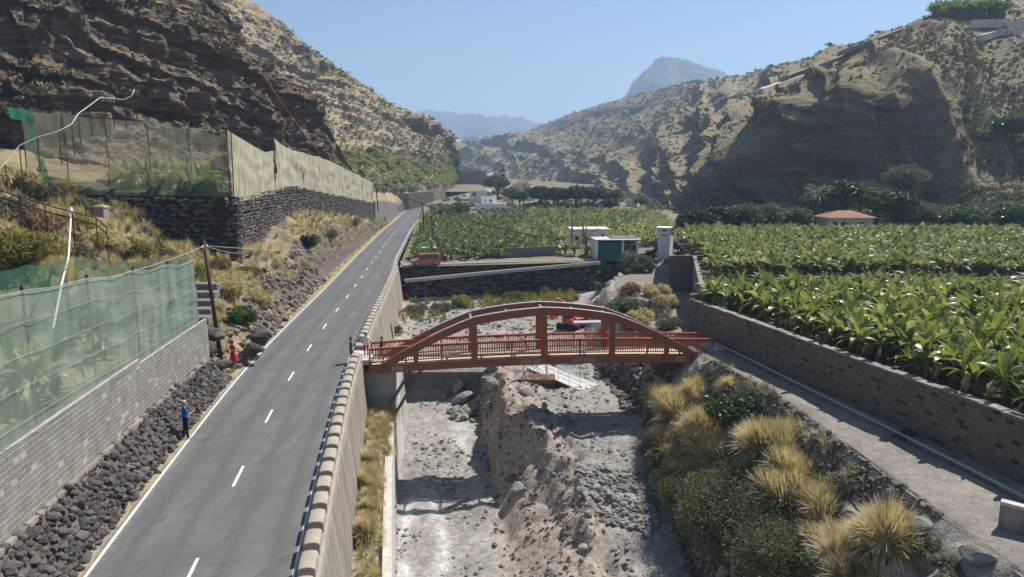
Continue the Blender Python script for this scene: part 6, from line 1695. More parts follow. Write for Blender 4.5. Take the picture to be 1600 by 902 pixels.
# ------------------------------------------------------------------ people
def person(label, loc, face, H=1.75, cl=None, arms='down', lean=0.0, stride=.06, hairlen=0, dress=False):
    cl = cl or {}; s = H / 1.75
    sk = {}
    P, E, Rr, Lb = [], [], [], []
    def v(p, r): P.append(Vector(p) * s); Rr.append((r[0] * s, r[1] * s) if isinstance(r, tuple) else (r * s, r * s)); return len(P) - 1
    def e(a, b, lab): E.append((a, b)); Lb.append(lab)
    ly = math.sin(lean)
    pel = v((0, 0, .95), (.165, .12)); sp = v((0, ly * .2, 1.14), (.155, .11)); ch = v((0, ly * .42, 1.36), (.185, .125)); nk = v((0, ly * .55, 1.50), .058)
    hl = v((0, ly * .62 + .02, 1.57), .075); hm = v((0, ly * .66 + .025, 1.645), .098); ht = v((0, ly * .7 + .01, 1.70), .082)
    nose = v((0, ly * .66 + .135, 1.625), .014)
    e(pel, sp, 'shirt'); e(sp, ch, 'shirt'); e(ch, nk, 'skin'); e(nk, hl, 'skin'); e(hl, hm, 'skin'); e(hm, ht, 'skin'); e(hm, nose, 'skin')
    for sd in (-1, 1):
        sh = v((sd * .20, ly * .42, 1.41), .062)
        if arms == 'down' or (arms == 'phone1' and sd < 0): el, wr, hd = (sd * .27, ly * .3 - .02, 1.13), (sd * .26, ly * .2 + .08, .90), (sd * .255, ly * .2 + .12, .82)
        elif arms == 'hips': el, wr, hd = (sd * .38, ly * .3 - .06, 1.17), (sd * .24, ly * .2 + .03, 1.02), (sd * .19, ly * .2 + .08, 1.0)
        else: el, wr, hd = (sd * .27, ly * .3 + .06, 1.14), (sd * .15, ly * .3 + .29, 1.20), (sd * .10, ly * .3 + .36, 1.24)
        a = v(el, .045); b = v(wr, .030); c = v(hd, (.036, .022))
        e(ch, sh, 'shirt'); e(sh, a, cl.get('sleeve_lab', 'shirt')); e(a, b, 'skin' if cl.get('short', True) else 'shirt'); e(b, c, 'skin')
        d = (Vector(hd) - Vector(wr)).normalized(); sv = Vector((0, 1, 0)) if abs(d.z) > .7 else Vector((1, 0, 0))
        for k in range(4):
            f0 = Vector(hd) + sv * (.020 * (k - 1.5)) + d * .02; f1 = f0 + d * (.05 + .012 * (k in (1, 2))) ; f2 = f1 + d * .02 + Vector((-sd * .015, 0, -.01))
            i1 = v(f1, .010); i2 = v(f2, .008); e(c, i1, 'skin'); e(i1, i2, 'skin')
        t1 = v(Vector(wr) + d * .04 + sv * .045, .011); t2 = v(Vector(wr) + d * .075 + sv * .06, .009); e(b, t1, 'skin'); e(t1, t2, 'skin')
        hp = v((sd * .095, 0, .88), (.10, .105)); kn = v((sd * .10, .02 + sd * stride * .5, .50), .066); an = v((sd * .105, -.02 + sd * stride, .10), .043); he = v((sd * .11, -.05 + sd * stride, .045), .036); to = v((sd * .12, .17 + sd * stride, .035), .034)
        e(pel, hp, 'pants'); e(hp, kn, 'pants'); e(kn, an, cl.get('calf', 'pants')); e(an, to, 'shoe'); e(an, he, 'shoe')
        ear = v((sd * .098, ly * .66 + .01, 1.64), .016); e(hm, ear, 'skin')
    me = bpy.data.meshes.new('person_skeleton'); me.from_pydata([tuple(p) for p in P], E, [])
    o = bpy.data.objects.new('person_skeleton', me); COL.objects.link(o)
    m = o.modifiers.new('skin', 'SKIN'); m.use_smooth_shade = True
    for i, d in enumerate(me.skin_vertices[0].data): d.radius = Rr[i]; d.use_root = (i == 0)
    sub = o.modifiers.new('sub', 'SUBSURF'); sub.levels = 1; sub.render_levels = 1
    dg = bpy.context.evaluated_depsgraph_get(); dg.update()
    body = bpy.data.meshes.new_from_object(o.evaluated_get(dg))
    bpy.data.objects.remove(o); bpy.data.meshes.remove(me)
    mats = ['skin', 'shirt', 'pants', 'shoe']; body.materials.clear()
    for k in mats: body.materials.append(cl[k])
    A = np.array([P[a] for a, b in E]); B = np.array([P[b] for a, b in E]); D = B - A; DD = (D ** 2).sum(1) + 1e-9
    rad = np.array([(max(Rr[a]) + max(Rr[b])) / 2 for a, b in E])
    for f in body.polygons:
        c = np.array(f.center); t_ = np.clip(((c - A) * D).sum(1) / DD, 0, 1); d = np.linalg.norm(c - A - D * t_[:, None], axis=1) - rad
        f.material_index = mats.index(Lb[int(np.argmin(d))]); f.use_smooth = True
        if .86 * s < c[2] < .98 * s and Lb[int(np.argmin(d))] == 'pants' and dress: f.material_index = 1
    root = thing('person', label, 'person', tuple(loc), face)
    body.name = 'body'; link('body', body, root)
    hv, hf = leaf_ball(9, 1, 1)[:2] if False else (None, None)
    bm = bmesh.new(); bmesh.ops.create_icosphere(bm, subdivisions=2, radius=1)
    for vv in list(bm.verts):
        if vv.co.z < -.15 and vv.co.y > -.1: bm.verts.remove(vv)
        elif vv.co.z < (-.95 if hairlen else -.45): bm.verts.remove(vv)
    for vv in bm.verts:
        if vv.co.y > .35 and vv.co.z < .45: vv.co.y *= .75
    hm_ = bpy.data.meshes.new('hair'); bm.to_mesh(hm_); bm.free(); hm_.materials.append(cl['hair'])
    for f in hm_.polygons: f.use_smooth = True
    link('hair', hm_, root, (0, (ly * .66 + .012) * s, 1.665 * s), (0, 0, 0), (.112 * s, .122 * s, (.115 + .05 * hairlen) * s))
    if 'hat' in cl:
        mh = MB().tube([(0, 0, 0), (0, 0, .05), (0, 0, .10), (0, 0, .12)], [.112 * s, .11 * s, .085 * s, .02], 12); mh.box((0, .13 * s, .005), (.15, .13, .015))
        mh.build('cap', cl['hat'], root, True, loc=(0, (ly * .66 + .012) * s, 1.69 * s))
    if dress:
        n_ = 14; vs_, fs_ = [], []
        for j, (z, r) in enumerate(((1.02, .165), (.85, .21), (.65, .24), (.48, .26))):
            for k in range(n_): 
                a = k * 6.283 / n_; vs_.append((r * 1.1 * math.cos(a) * (1 + .06 * math.sin(3 * a + j)), r * .9 * math.sin(a), z))
        for j in range(3):
            for k in range(n_): fs_.append((j * n_ + k, j * n_ + (k + 1) % n_, (j + 1) * n_ + (k + 1) % n_, (j + 1) * n_ + k))
        MB().add([tuple(c * s for c in p) for p in vs_], fs_).build('skirt', cl['shirt'], root, True)
    return root
skin_a = mat_plain('skin', (.42, .24, .17), .55, .35, 0, .08); skin_b = mat_plain('tanned_skin', (.30, .165, .11), .55, .35, 0, .08)
def cloth(n, c): return mat_plain(n, c, .85, .2, 0, .15, 6.0)
hair_d = mat_plain('dark_hair', (.02, .016, .014), .6, .3); hair_g = mat_plain('grey_hair', (.35, .33, .31), .6, .3)
def red_pattern():
    t = NT('red_patterned_cloth'); p = t.objco(); n = t.node('ShaderNodeTexVoronoi', {'Vector': p, 'Scale': 5.0}).outputs['Distance']
    return t.done(t.bsdf(t.ramp(n, [(.22, (.75, .70, .66)), (.30, (.50, .02, .03))]), .85, .2))
pb1 = pz(291, 686, .03)
person('man in a bright blue shirt and navy trousers standing at the roadside stones', pb1, -.9, 1.92, {'skin': skin_a, 'shirt': cloth('blue_cloth', (.02, .10, .45)), 'pants': cloth('navy_cloth', (.012, .014, .035)), 'shoe': cloth('white_shoe', (.65, .65, .65)), 'hair': hair_g}, 'phone')
ph = link('phone', MB().box((0, 0, 0), (.075, .01, .15)).mesh('phone', dark_m), None, (pb1[0] + .30, pb1[1] + .26, 1.40), (.5, 0, -.9)); ph.name = 'mobile_phone'; tag(ph, 'dark phone held up by the man in the blue shirt', 'phone', None, 'thing')
pw_ = pz(366, 573, .12)
person('woman in a red patterned dress standing on the verge by the utility pole', pw_, 2.6, 1.74, {'skin': skin_b, 'shirt': red_pattern(), 'pants': skin_b, 'shoe': cloth('white_shoe', (.65, .65, .65)), 'hair': hair_d, 'calf': 'pants'}, 'phone', .1, .05, 1, True)
pm = pz(549, 567, .03)
person('man in a dark T-shirt and navy jeans standing on the road by the bridge', pm, -1.35, 1.78, {'skin': skin_b, 'shirt': cloth('charcoal_cloth', (.035, .04, .045)), 'pants': cloth('jeans_cloth', (.015, .025, .055)), 'shoe': cloth('dark_shoe', (.03, .03, .03)), 'hair': hair_d}, 'down')
pm2 = np.array([-10.2, 48.5, .03])
person('man in a white shirt and red shorts standing at the bridge entrance', pm2, .25, 1.76, {'skin': skin_a, 'shirt': cloth('white_cloth', (.72, .72, .72)), 'pants': cloth('red_cloth', (.55, .025, .03)), 'shoe': cloth('white_shoe', (.65, .65, .65)), 'hair': hair_d, 'calf': 'skin'}, 'hips')
pm3 = Bp0 + bd / BLN * .75 + np.array([-bd[1], bd[0]]) / BLN * 1.1
person('person in a black top and grey trousers walking onto the bridge', (pm3[0], pm3[1], -.28), -1.5, 1.72, {'skin': skin_b, 'shirt': cloth('black_cloth', (.012, .012, .014)), 'pants': cloth('grey_cloth', (.09, .08, .085)), 'shoe': cloth('white_shoe', (.65, .65, .65)), 'hair': hair_d, 'short': False}, 'phone', .1, .16)
hv_ = cloth('yellow_vest', (.55, .60, .02))
p6 = see('riverbed_ground', 823, 552)
if p6 is None: p6 = np.array([1.4, 68, -4.8])
person('worker in a yellow vest and dark cap on the gravel behind the bridge', (p6[0], p6[1], p6[2]), 1.0, 1.75, {'skin': skin_b, 'shirt': hv_, 'pants': cloth('black_cloth', (.012, .012, .014)), 'shoe': cloth('dark_shoe', (.03, .03, .03)), 'hair': hair_d, 'hat': cloth('dark_shoe', (.03, .03, .03))}, 'hips', .2)

# ------------------------------------------------------------------ vehicles
glass_m = mat_plain('dark_glass', (.02, .025, .03), .12, .6, 0, .05)
tyre_m = mat_plain('tyre_rubber', (.015, .015, .016), .8, .2); rim_m = mat_plain('alloy_rim', (.45, .45, .46), .35, .5, .7)
lamp_m = mat_plain('clear_lamp', (.75, .75, .75), .15, .6); tail_m = mat_plain('red_lamp', (.45, .02, .02), .2, .5); plate_m = mat_plain('white_plate', (.75, .75, .72), .5, .3); trim_m = mat_plain('black_trim', (.02, .02, .02), .6, .3)
def car(name, label, loc, rz, paint, L=4.2, W=1.75, H=1.72, van=True):
    o = thing(name, label, 'car', tuple(loc), rz)
    hw = W / 2
    low = [(-L/2, .35), (-L/2+.05, .72), (-L/2+.12, .92), (L/2-.95, .95), (L/2-.25, .80), (L/2-.03, .62), (L/2, .36), (L/2-.1, .22), (-L/2+.1, .22)]
    b = MB().extrude(low, -hw, hw); body = b.build('body', paint, o, bevel=.07)
    cab = [(-L/2+.10, .90), (-L/2+.22, H-.08), (-L/2+.45, H), (.35, H-.02), (.72, H-.18), (L/2-.92, .93)]
    n = len(cab); vs_ = [(x, -hw + .06 + (z - .9) * .13, z) for x, z in cab] + [(x, hw - .06 - (z - .9) * .13, z) for x, z in cab]
    MB().add(vs_, [tuple(range(n)), tuple(range(2*n-1, n-1, -1))] + [(i, n+i, n+(i+1) % n, (i+1) % n) for i in range(n)]).build('cabin', paint, o, bevel=.05)
    def pane(pts, nm='window'): MB().add(pts, [tuple(range(len(pts)))]).build(nm, glass_m, o)
    for sd in (-1, 1):
        def sy(z): return sd * (hw - .06 - (z - .9) * .13 + .006)
        for x0, x1, xt0, xt1 in ((.02, L/2-1.15, .02, .55), (-.95, -.06, -.95, -.06), (-L/2+.30, -1.03, -L/2+.38, -1.03)):
            z0, z1 = 1.0, H - .22
            m = MB(); m.add([(x0, sy(z0), z0), (x1, sy(z0), z0), (xt1, sy(z1), z1), (xt0, sy(z1), z1), (x0, sy(z0) - sd * .02, z0), (x1, sy(z0) - sd * .02, z0), (xt1, sy(z1) - sd * .02, z1), (xt0, sy(z1) - sd * .02, z1)], [(0,1,2,3),(4,7,6,5),(0,4,5,1),(1,5,6,2),(2,6,7,3),(3,7,4,0)]).build('window', glass_m, o)
        m = MB().box((.72, sd * (hw + .07), 1.02), (.16, .16, .12)); m.build('mirror', trim_m, o, bevel=.02)
        MB().box((L/2 - .16, sd * (hw - .25), .70), (.22, .34, .15)).build('headlight', lamp_m, o, bevel=.02)
        MB().box((-L/2 + .06, sd * (hw - .12), .95), (.08, .16, .40)).build('tail_light', tail_m, o)
        MB().box((-.05, sd * (hw + .006), .80), (.16, .02, .03)).build('door_handle', trim_m, o)
        for x in (L/2 - .78, -L/2 + .72):
            w = link('wheel', None, o, (x, sd * (hw - .09), .31))
            MB().tube([(0, -.10, 0), (0, .10, 0)], .31, 18).build('tyre', tyre_m, w, bevel=.02)
            MB().tube([(0, -.105, 0), (0, .105, 0)], .19, 12).build('rim', rim_m, w)
    zf = lambda f: .97 + (H - .22 - .97) * f
    MB().add([(L/2-.98, -.68, .985), (L/2-.98, .68, .985), (.78, .60, H-.2), (.78, -.60, H-.2)], [(0, 1, 2, 3)]).build('windscreen', glass_m, o, loc=(.025, 0, .02))
    MB().add([(-L/2+.13, -.66, 1.02), (-L/2+.13, .66, 1.02), (-L/2+.22, .58, H-.2), (-L/2+.22, -.58, H-.2)], [(3, 2, 1, 0)]).build('rear_window', glass_m, o, loc=(-.02, 0, 0))
    MB().box((L/2 - .02, 0, .50), (.06, .9, .16)).build('grille', trim_m, o); MB().box((L/2 + .01, 0, .36), (.02, .5, .11)).build('number_plate', plate_m, o)
    MB().box((-L/2 - .01, 0, .55), (.02, .5, .11)).build('number_plate', plate_m, o)
    for sd in (-.5, .5): MB().tube([(-L/2+.5, sd, H+.04), (.2, sd, H+.04)], .02, 6).build('roof_rail', trim_m, o)
    return o
def paint(n, c): return mat_plain(n, c, .25, .55, .15, .04)
car('car', 'copper-red people carrier parked at the junction of the side road', (pz(665, 414, .08)[0], float(pz(665, 414, .08)[1]), .07), math.pi + .30, paint('copper_paint', (.42, .12, .065)))
car('car', 'white van parked behind the copper-red people carrier', (pz(662, 405, .08)[0], float(pz(662, 405, .08)[1]) + .3, .07), math.pi + .25, paint('white_paint', (.75, .75, .74)), 4.3, 1.78, 1.85)
car('car', 'pale blue car parked on the bend by the white parapet', (-20.5, 305, 3.6), 1.9, paint('blue_paint', (.12, .25, .45)), 4.0, 1.7, 1.5)
car('car', 'dark blue car parked on the bend further along', (-17.5, 312, 4.0), 1.9, paint('dark_blue_paint', (.05, .10, .25)), 4.0, 1.7, 1.5)

exred = mat_plain('digger_red', (.52, .045, .03), .45, .4, 0, .15)
ex = thing('excavator', 'red tracked digger with a dark cab working in the river bed behind the bridge', 'excavator', (6.9, 80, -4.85), 2.2); ex.scale = (.86, .86, .86)
for sd in (-1, 1):
    m = MB(); prof = []
    for a in np.linspace(math.pi / 2, 3 * math.pi / 2, 8): prof.append((-1.35 + .42 * math.cos(a), .42 + .42 * math.sin(a)))
    for a in np.linspace(-math.pi / 2, math.pi / 2, 8): prof.append((1.35 + .42 * math.cos(a), .42 + .42 * math.sin(a)))
    m.extrude(prof, sd * 1.1 - .25, sd * 1.1 + .25); t_ = m.build('track', tyre_m, ex)
    for x in np.linspace(-1.6, 1.6, 12): MB().box((x, sd * 1.1, .86), (.12, .52, .05)).build('track_shoe', trim_m, t_)
MB().box((0, 0, .55), (1.8, 1.9, .5)).build('undercarriage', trim_m, ex)
MB().box((-.6, 0, 1.35), (2.9, 2.3, .75)).build('house', exred, ex, bevel=.08)
MB().box((-1.75, 0, 1.5), (.7, 2.3, 1.1)).build('counterweight', exred, ex, bevel=.12)
cabp = MB().extrude([(-.55, 1.7), (.75, 1.7), (.85, 2.1), (.6, 3.05), (-.5, 3.05)], .1, 1.12); cb = cabp.build('cab', trim_m, ex, bevel=.05)
MB().box((.12, 1.135, 2.4), (.95, .02, .95)).build('window', glass_m, cb); MB().box((.12, .085, 2.4), (.95, .02, .95)).build('window', glass_m, cb)
MB().box((.1, .61, 3.08), (1.2, 1.05, .07)).build('roof', exred, cb)
bo = MB(); bo.beam((.7, -.35, 1.6), (2.0, -.35, 3.3), .34, .5); bo.beam((1.9, -.35, 3.25), (3.6, -.35, 3.6), .32, .45); bo.build('boom', exred, ex)
st = MB(); st.beam((3.4, -.35, 3.8), (4.4, -.35, 1.8), .26, .34); st.build('stick', exred, ex)
bk = MB(); bk.extrude([(4.2, 1.9), (4.6, 1.8), (4.8, 1.2), (4.4, .75), (3.9, .9), (4.05, 1.4)], -.8, .1); bk.build('bucket', exred, ex, bevel=.03)
for a, b_ in (((1.0, -.12, 1.6), (1.9, -.12, 2.9)), ((2.2, -.35, 3.7), (3.4, -.35, 4.0))): MB().tube([a, b_], .06, 8).build('cylinder', trim_m, ex)
sc_ = thing('scaffold_table', 'pale metal work platform on crossed legs beside the digger', 'platform', (7.3, 66.0, -4.8), .1)
MB().box((0, 0, 3.75), (3.0, 1.0, .14)).build('platform', steel_m, sc_)
for yv in (-.42, .42):
    MB().beam((-1.7, yv, 0), (1.3, yv, 3.7), .07, .07).build('leg', steel_m, sc_); MB().beam((1.7, yv + .05, 0), (-1.3, yv + .05, 3.7), .07, .07).build('leg', steel_m, sc_)
# ------------------------------------------------------------------ buildings
tile_m = mat_plain('clay_roof', (.27, .135, .095), .85, .2, 0, .25, 3.0, .3)
def window(parent, c, w, h, nrm_axis, sgn, fm=None):
    """frame and recessed pane on a wall; nrm_axis 0/1"""
    d = [0, 0, h]; d[1 - nrm_axis] = w; d[nrm_axis] = .10
    o = MB().box(c, tuple(d)).build('window', fm or conc_l, parent)
    cc = list(c); cc[nrm_axis] += sgn * .03; d2 = list(d); d2[1 - nrm_axis] = w * .84; d2[2] = h * .84; d2[nrm_axis] = .06
    MB().box(tuple(cc), tuple(d2)).build('pane', glass_m, o)
    return o
def house(name, label, cat, loc, rz, w, d, h, mat, roof='flat', wins=(), rh=1.2, over=.3, side_wins=()):
    o = thing(name, label, cat, tuple(loc), rz)
    MB().box((0, d / 2, h / 2 - .5), (w, d, h + 1)).build('wall', mat, o, bevel=.02)
    if roof == 'flat':
        for (cx_, cy_, ww, dd) in ((0, .06, w + .12, .18), (0, d - .06, w + .12, .18), (-w/2 + .03, d/2, .18, d - .2), (w/2 - .03, d/2, .18, d - .2)): MB().box((cx_, cy_, h + .12), (ww, dd, .3)).build('parapet', mat, o)
    elif roof == 'hip':
        m = MB(); a, b = w / 2 + over, d / 2 + over; k = max(0.0, a - b)
        m.add([(-a, d/2-b, h), (a, d/2-b, h), (a, d/2+b, h), (-a, d/2+b, h), (-k, d/2, h+rh), (k + .01, d/2, h+rh)], [(0,1,5,4), (1,2,5), (2,3,4,5), (3,0,4), (0,3,2,1)]); m.build('roof', tile_m, o)
    elif roof == 'shed':
        m = MB(); a = w / 2 + over
        m.add([(-a, -over, h), (a, -over, h), (a, d+over, h+rh), (-a, d+over, h+rh), (-a, -over, h+.12), (a, -over, h+.12), (a, d+over, h+rh+.12), (-a, d+over, h+rh+.12)], [(0,3,2,1),(4,5,6,7),(0,1,5,4),(1,2,6,5),(2,3,7,6),(3,0,4,7)]); m.build('roof', tile_m, o)
    elif roof == 'slab': MB().box((0, d / 2 - .2, h + .09), (w + .7, d + .8, .18)).build('roof', mat, o)
    for (x, z, ww, hh) in wins: window(o, (x, -.02, z), ww, hh, 1, -1)
    for (y, z, ww, hh) in side_wins: window(o, (-w/2 - .02, y, z), ww, hh, 0, -1)
    return o
def at(px_, py_, Y): return pd(px_, py_, Y)
# green garage
G0 = thing('garage', 'low white garage with a big green door at the end of the ramp', 'garage', (16.2, 108.3, 0), .05)
MB().box((-3.25, 2.5, 1.3), (.3, 5, 3.4)).build('wall', white_m, G0); MB().box((.75, 2.5, 1.3), (.3, 5, 3.4)).build('wall', white_m, G0); MB().box((3.0, 2.5, 1.3), (.25, 5, 3.4)).build('wall', white_m, G0); MB().box((-.1, 5.0, 1.3), (6.4, .2, 3.4)).build('wall', conc_d, G0)
MB().box((1.88, .3, .3), (2.0, .2, 1.6)).build('wall', white_m, G0)
MB().box((-.1, 2.3, 3.06), (7.1, 5.7, .16)).build('roof', conc_l, G0); MB().box((1.2, 3.0, 3.22), (4.0, 3.5, .14)).build('roof_sheet', conc_d, G0)
teal = mat_plain('green_shutter', (.008, .14, .115), .5, .3, 0, .12)
dr_ = MB().box((-1.25, .35, 1.25), (3.68, .1, 2.9)).build('door', teal, G0)
for k in range(11): MB().box((-1.25, .285, .1 + k * .25), (3.6, .035, .03)).build('slat', teal, dr_)
for x in (1.35, 2.4): window(G0, (x, .2, 1.75), .85, 1.1, 1, -1)
house('white_house', 'flat-roofed white cottage behind the green garage among banana plants', 'house', at(922, 392, 126) * np.array([1, 1, 0]) + np.array([0, 0, .1]), .05, 6.2, 5, 3.2, white_m, 'slab', ((-2.4, 1.9, .8, 1.1), (-1.0, 1.7, .8, 1.6), (2.2, 1.9, .55, 1.1)))
for lab, px_, t_, b_ in (('rusty brown chimney pipe at the left corner of the white cottage', 894, 341, 380), ('second rusty pipe in front of the white cottage', 911, 345, 380)):
    tube_thing('rusty_pipe', lab, 'pipe', [at(px_, b_, 123.5), at(px_, t_, 123.5)], .16, rust_m)
tw_ = house('pump_tower', 'narrow tall white tower building at the river bend', 'tower', np.array([26.0, 121, -.4]), -.35, 2.3, 2.3, 4.3, white_m, 'slab', ((-.1, 3.9, .8, .28), (-.1, 3.1, 1.3, .18)))
house('white_villa', 'white two-storey house with small square windows below the road bend', 'house', at(768, 337, 228) * np.array([1, 1, 0]) + np.array([0, 0, .4]), .1, 9.6, 7, 3.4, white_m, 'flat', ((-2.8, 1.9, .9, 1.2), (.4, 1.9, .8, 1.1), (2.0, 1.9, .8, 1.1), (3.7, 1.9, .8, 1.1)))
house('white_villa_upper', 'upper white storey standing back on the two-storey house', 'house', at(766, 321, 231) * np.array([1, 1, 0]) + np.array([-.4, .5, 3.9]), .1, 4.8, 4, 2.0, white_m, 'flat', ((-1.2, 1.1, .5, .7), (.5, 1.1, 1.0, .7)))
bpy.data.objects['white_villa_upper'].name = 'rooftop_storey'
house('white_house', 'white house with a blue window at the end of the white parapet', 'house', at(748, 322, 262) * np.array([1, 1, 0]) + np.array([0, 0, 1.5]), .1, 6.0, 5, 6.0, white_m, 'flat', ((-1.6, 4.8, 1.4, 1.4), (1.2, 3.0, .9, 1.2)))
ch = thing('church', 'white church bell tower with dark red pyramid roof above the trees', 'church', tuple(at(787, 300, 330) * np.array([1, 1, 1]) - np.array([0, 0, 2])), -.35)
MB().box((0, 0, 4.0), (3.6, 3.6, 8.0)).build('tower', white_m, ch)
for x in (-1.45, 1.45):
    for y in (-1.45, 1.45): MB().box((x, y, 9.3), (.7, .7, 2.6)).build('belfry_pillar', white_m, ch)
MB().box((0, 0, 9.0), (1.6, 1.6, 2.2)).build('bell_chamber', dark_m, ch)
MB().box((0, 0, 10.75), (4.0, 4.0, .35)).build('cornice', white_m, ch)
MB().add([(-2, -2, 10.95), (2, -2, 10.95), (2, 2, 10.95), (-2, 2, 10.95), (0, 0, 12.9)], [(0,1,4),(1,2,4),(2,3,4),(3,0,4),(0,3,2,1)]).build('spire', mat_plain('dark_tile', (.12, .035, .03), .8, .2), ch)
MB().box((0, 0, 13.1), (.5, .5, .9)).build('lantern', rust_m, ch)
house('red_roof_house', 'house with a broad pink tiled roof beside the church', 'house', at(815, 300, 325) - np.array([0, 0, 1.0]), -.2, 8.5, 7, 4.3, white_m, 'hip', ((-2, 2.4, 1, 1.4), (2, 2.4, 1, 1.4)), 2.3)
house('pink_roof_house', 'small white house with a sloping pink roof at the foot of the hill', 'house', at(965, 341, 228) * np.array([1, 1, 1]) + np.array([0, 0, -.4]), -.5, 5.6, 4.5, 2.6, white_m, 'shed', ((1.4, 1.3, .8, .9),), 1.1)
wb_ = house('white_block', 'narrow white building with vertical ribs at the foot of the right hill', 'house', at(987, 331, 245) + np.array([0, 0, -.4]), -.3, 4.0, 3.5, 4.4, white_m, 'flat', ())
for k in range(4): MB().box((-1.6 + k * 1.05, -.14, 2.1), (.25, .22, 4.0)).build('rib', white_m, wb_)
house('low_white_building', 'low white wall building half hidden under the dark trees', 'house', at(826, 309, 275) - np.array([0, 0, 1.2]), 0, 4.5, 3, 2.6, white_m, 'flat', ())
h1 = house('farmhouse', 'cream farmhouse with a long pink tiled roof behind the far banana plot', 'house', np.array([at(1320, 330, 122)[0], 119.5, 2.7]), 0, 7.4, 5, 3.1, M_concrete('cream_plaster', (.62, .56, .47)), 'hip', ((-2.7, 1.9, .9, 1.2), (-1.3, 1.8, .8, 1.3), (-.6, 1.8, .5, 1.2), (1.9, 1.9, 1.4, 1.1)), 1.1, .5)
tag(MB().tube([(0, 0, 0), (0, 0, 2.0)], 1.3, 20).build('water_tank', conc_l, None, True, loc=tuple(at(923, 344, 200))), 'round grey water tank above the banana grove', 'tank', None, 'thing')
tag(MB().tube([(0, 0, -3), (0, 0, 4.0)], 4.2, 24).build('water_tank', conc_l, None, True, loc=tuple(at(760, 281, 430))), 'big round pale reservoir on the terrace below the left hill', 'tank', None, 'thing')
tag(MB().box((0, 0, 0), (16, 1.5, 7.5)).build('reservoir_wall', conc_d, None, loc=tuple(at(738, 278, 425))), 'long grey reservoir wall left of the round pale reservoir', 'wall', None, 'thing')
prism_wall('garden_terrace_wall', 'low tan wall of the shady village garden', [tuple(at(795, 327, 222)[:2]), tuple(at(870, 327, 218)[:2]), tuple(at(985, 333, 215)[:2])], [-1, -1, -1], [2.6, 2.4, 1.8], .6, conc_m)
# white walls and greenhouses high on the right hill
def hill_wall(name, label, pts, h, mat, thick=1.5):
    P = []
    for (a, b) in zip(pts[:-1], pts[1:]):
        n_ = max(2, int(abs(b[0] - a[0]) / 6))
        for i in range(n_):
            f = i / n_; q = see('right_hill', a[0] + (b[0] - a[0]) * f, a[1] + (b[1] - a[1]) * f)
            if q is not None: P.append(q)
    if len(P) < 2: return
    P = np.array(P)
    for _ in range(3): P[1:-1, 1] = (P[:-2, 1] + P[1:-1, 1] * 2 + P[2:, 1]) / 4
    m = MB(); b0 = P[0]
    for a, b in zip(P[:-1], P[1:]): m.beam(a - b0 + np.array([0, -.5, h * .3]), b - b0 + np.array([0, -.5, h * .3]), thick, h)
    tag(m.build(name, mat, None, loc=tuple(b0)), label, 'wall', None, 'thing')
hill_wall('canal_wall', 'thin pale canal wall crossing the tan hill below the far peak', [(912, 178), (950, 172), (1000, 167), (1028, 165)], 2.2, conc_l)
hill_wall('canal_wall', 'pale wall on the shoulder of the right hill', [(1118, 161), (1150, 153), (1194, 145)], 1.6, conc_l)
hill_wall('hill_road', 'pale road cut slanting up towards the right skyline', [(1232, 125), (1290, 100), (1350, 72), (1415, 45)], 1.0, conc_m)
hill_wall('greenhouse', 'row of pale greenhouse walls high on the right hill', [(1515, 43), (1550, 42), (1598, 44)], 2.2, conc_l)
hill_wall('greenhouse', 'lower pale greenhouse wall near the right edge of the picture', [(1528, 64), (1560, 55), (1598, 54)], 1.6, conc_l)
hill_wall('far_greenhouse', 'tiny white greenhouse roofs on the far flat hilltop', [(712, 222), (740, 219), (775, 220)], 6.0, white_m)
# ------------------------------------------------------------------ trees
CR = {}
def tree(label, p, H, R, kind, name='tree', cat='tree', sq=(1, 1, .8), group=None):
    o = thing(name, label, cat, tuple(p), rng.uniform(0, 6.28), group)
    m = MB(); m.tube([(0, 0, -.6), (.05 * R, 0, H * .3), (.0, .05 * R, H * .55)], [.09 * R, .07 * R, .05 * R], 8)
    for k in range(5):
        a = k * 1.256 + .3; m.tube([(0, 0, H * .3), (.35 * R * math.cos(a), .35 * R * math.sin(a), H * .55), (.6 * R * math.cos(a), .6 * R * math.sin(a), H * .75)], [.05 * R, .035 * R, .012 * R], 6)
    m.build('trunk', bark_m, o, True)
    mt = {'dark': dgreen_m, 'green': green_m, 'olive': olive_m, 'grey': grey_leaf_m}[kind]; v = int(rng.integers(0, 2))
    if (kind, v) not in CR: CR[(kind, v)] = np_mesh('crown', *leaf_ball(900 + v + len(kind), 5600 if kind != 'grey' else 1300, 1.0, .07, 1.2, .4, .85, 20), mt)
    link('crown', CR[(kind, v)], o, (0, 0, H - R * sq[2] * 1.02), None, (R * sq[0], R * sq[1], R * sq[2]))
    return o
for lab, px_, Y, H, R in (('leftmost dense dark laurel tree in the village garden', 845, 250, 6.6, 5.8), ('second dense dark laurel tree in the village garden', 872, 248, 6.2, 5.8), ('third dense dark laurel tree in the village garden', 900, 247, 6.8, 6.2), ('rightmost dense dark laurel tree in the village garden', 930, 249, 6.4, 5.8), ('dark tree at the right end of the garden laurels', 952, 256, 5.6, 4.8)):
    tree(lab, (at(px_, 300, Y)[0], Y, 2.9), H, R, 'dark', sq=(1, 1, .72))
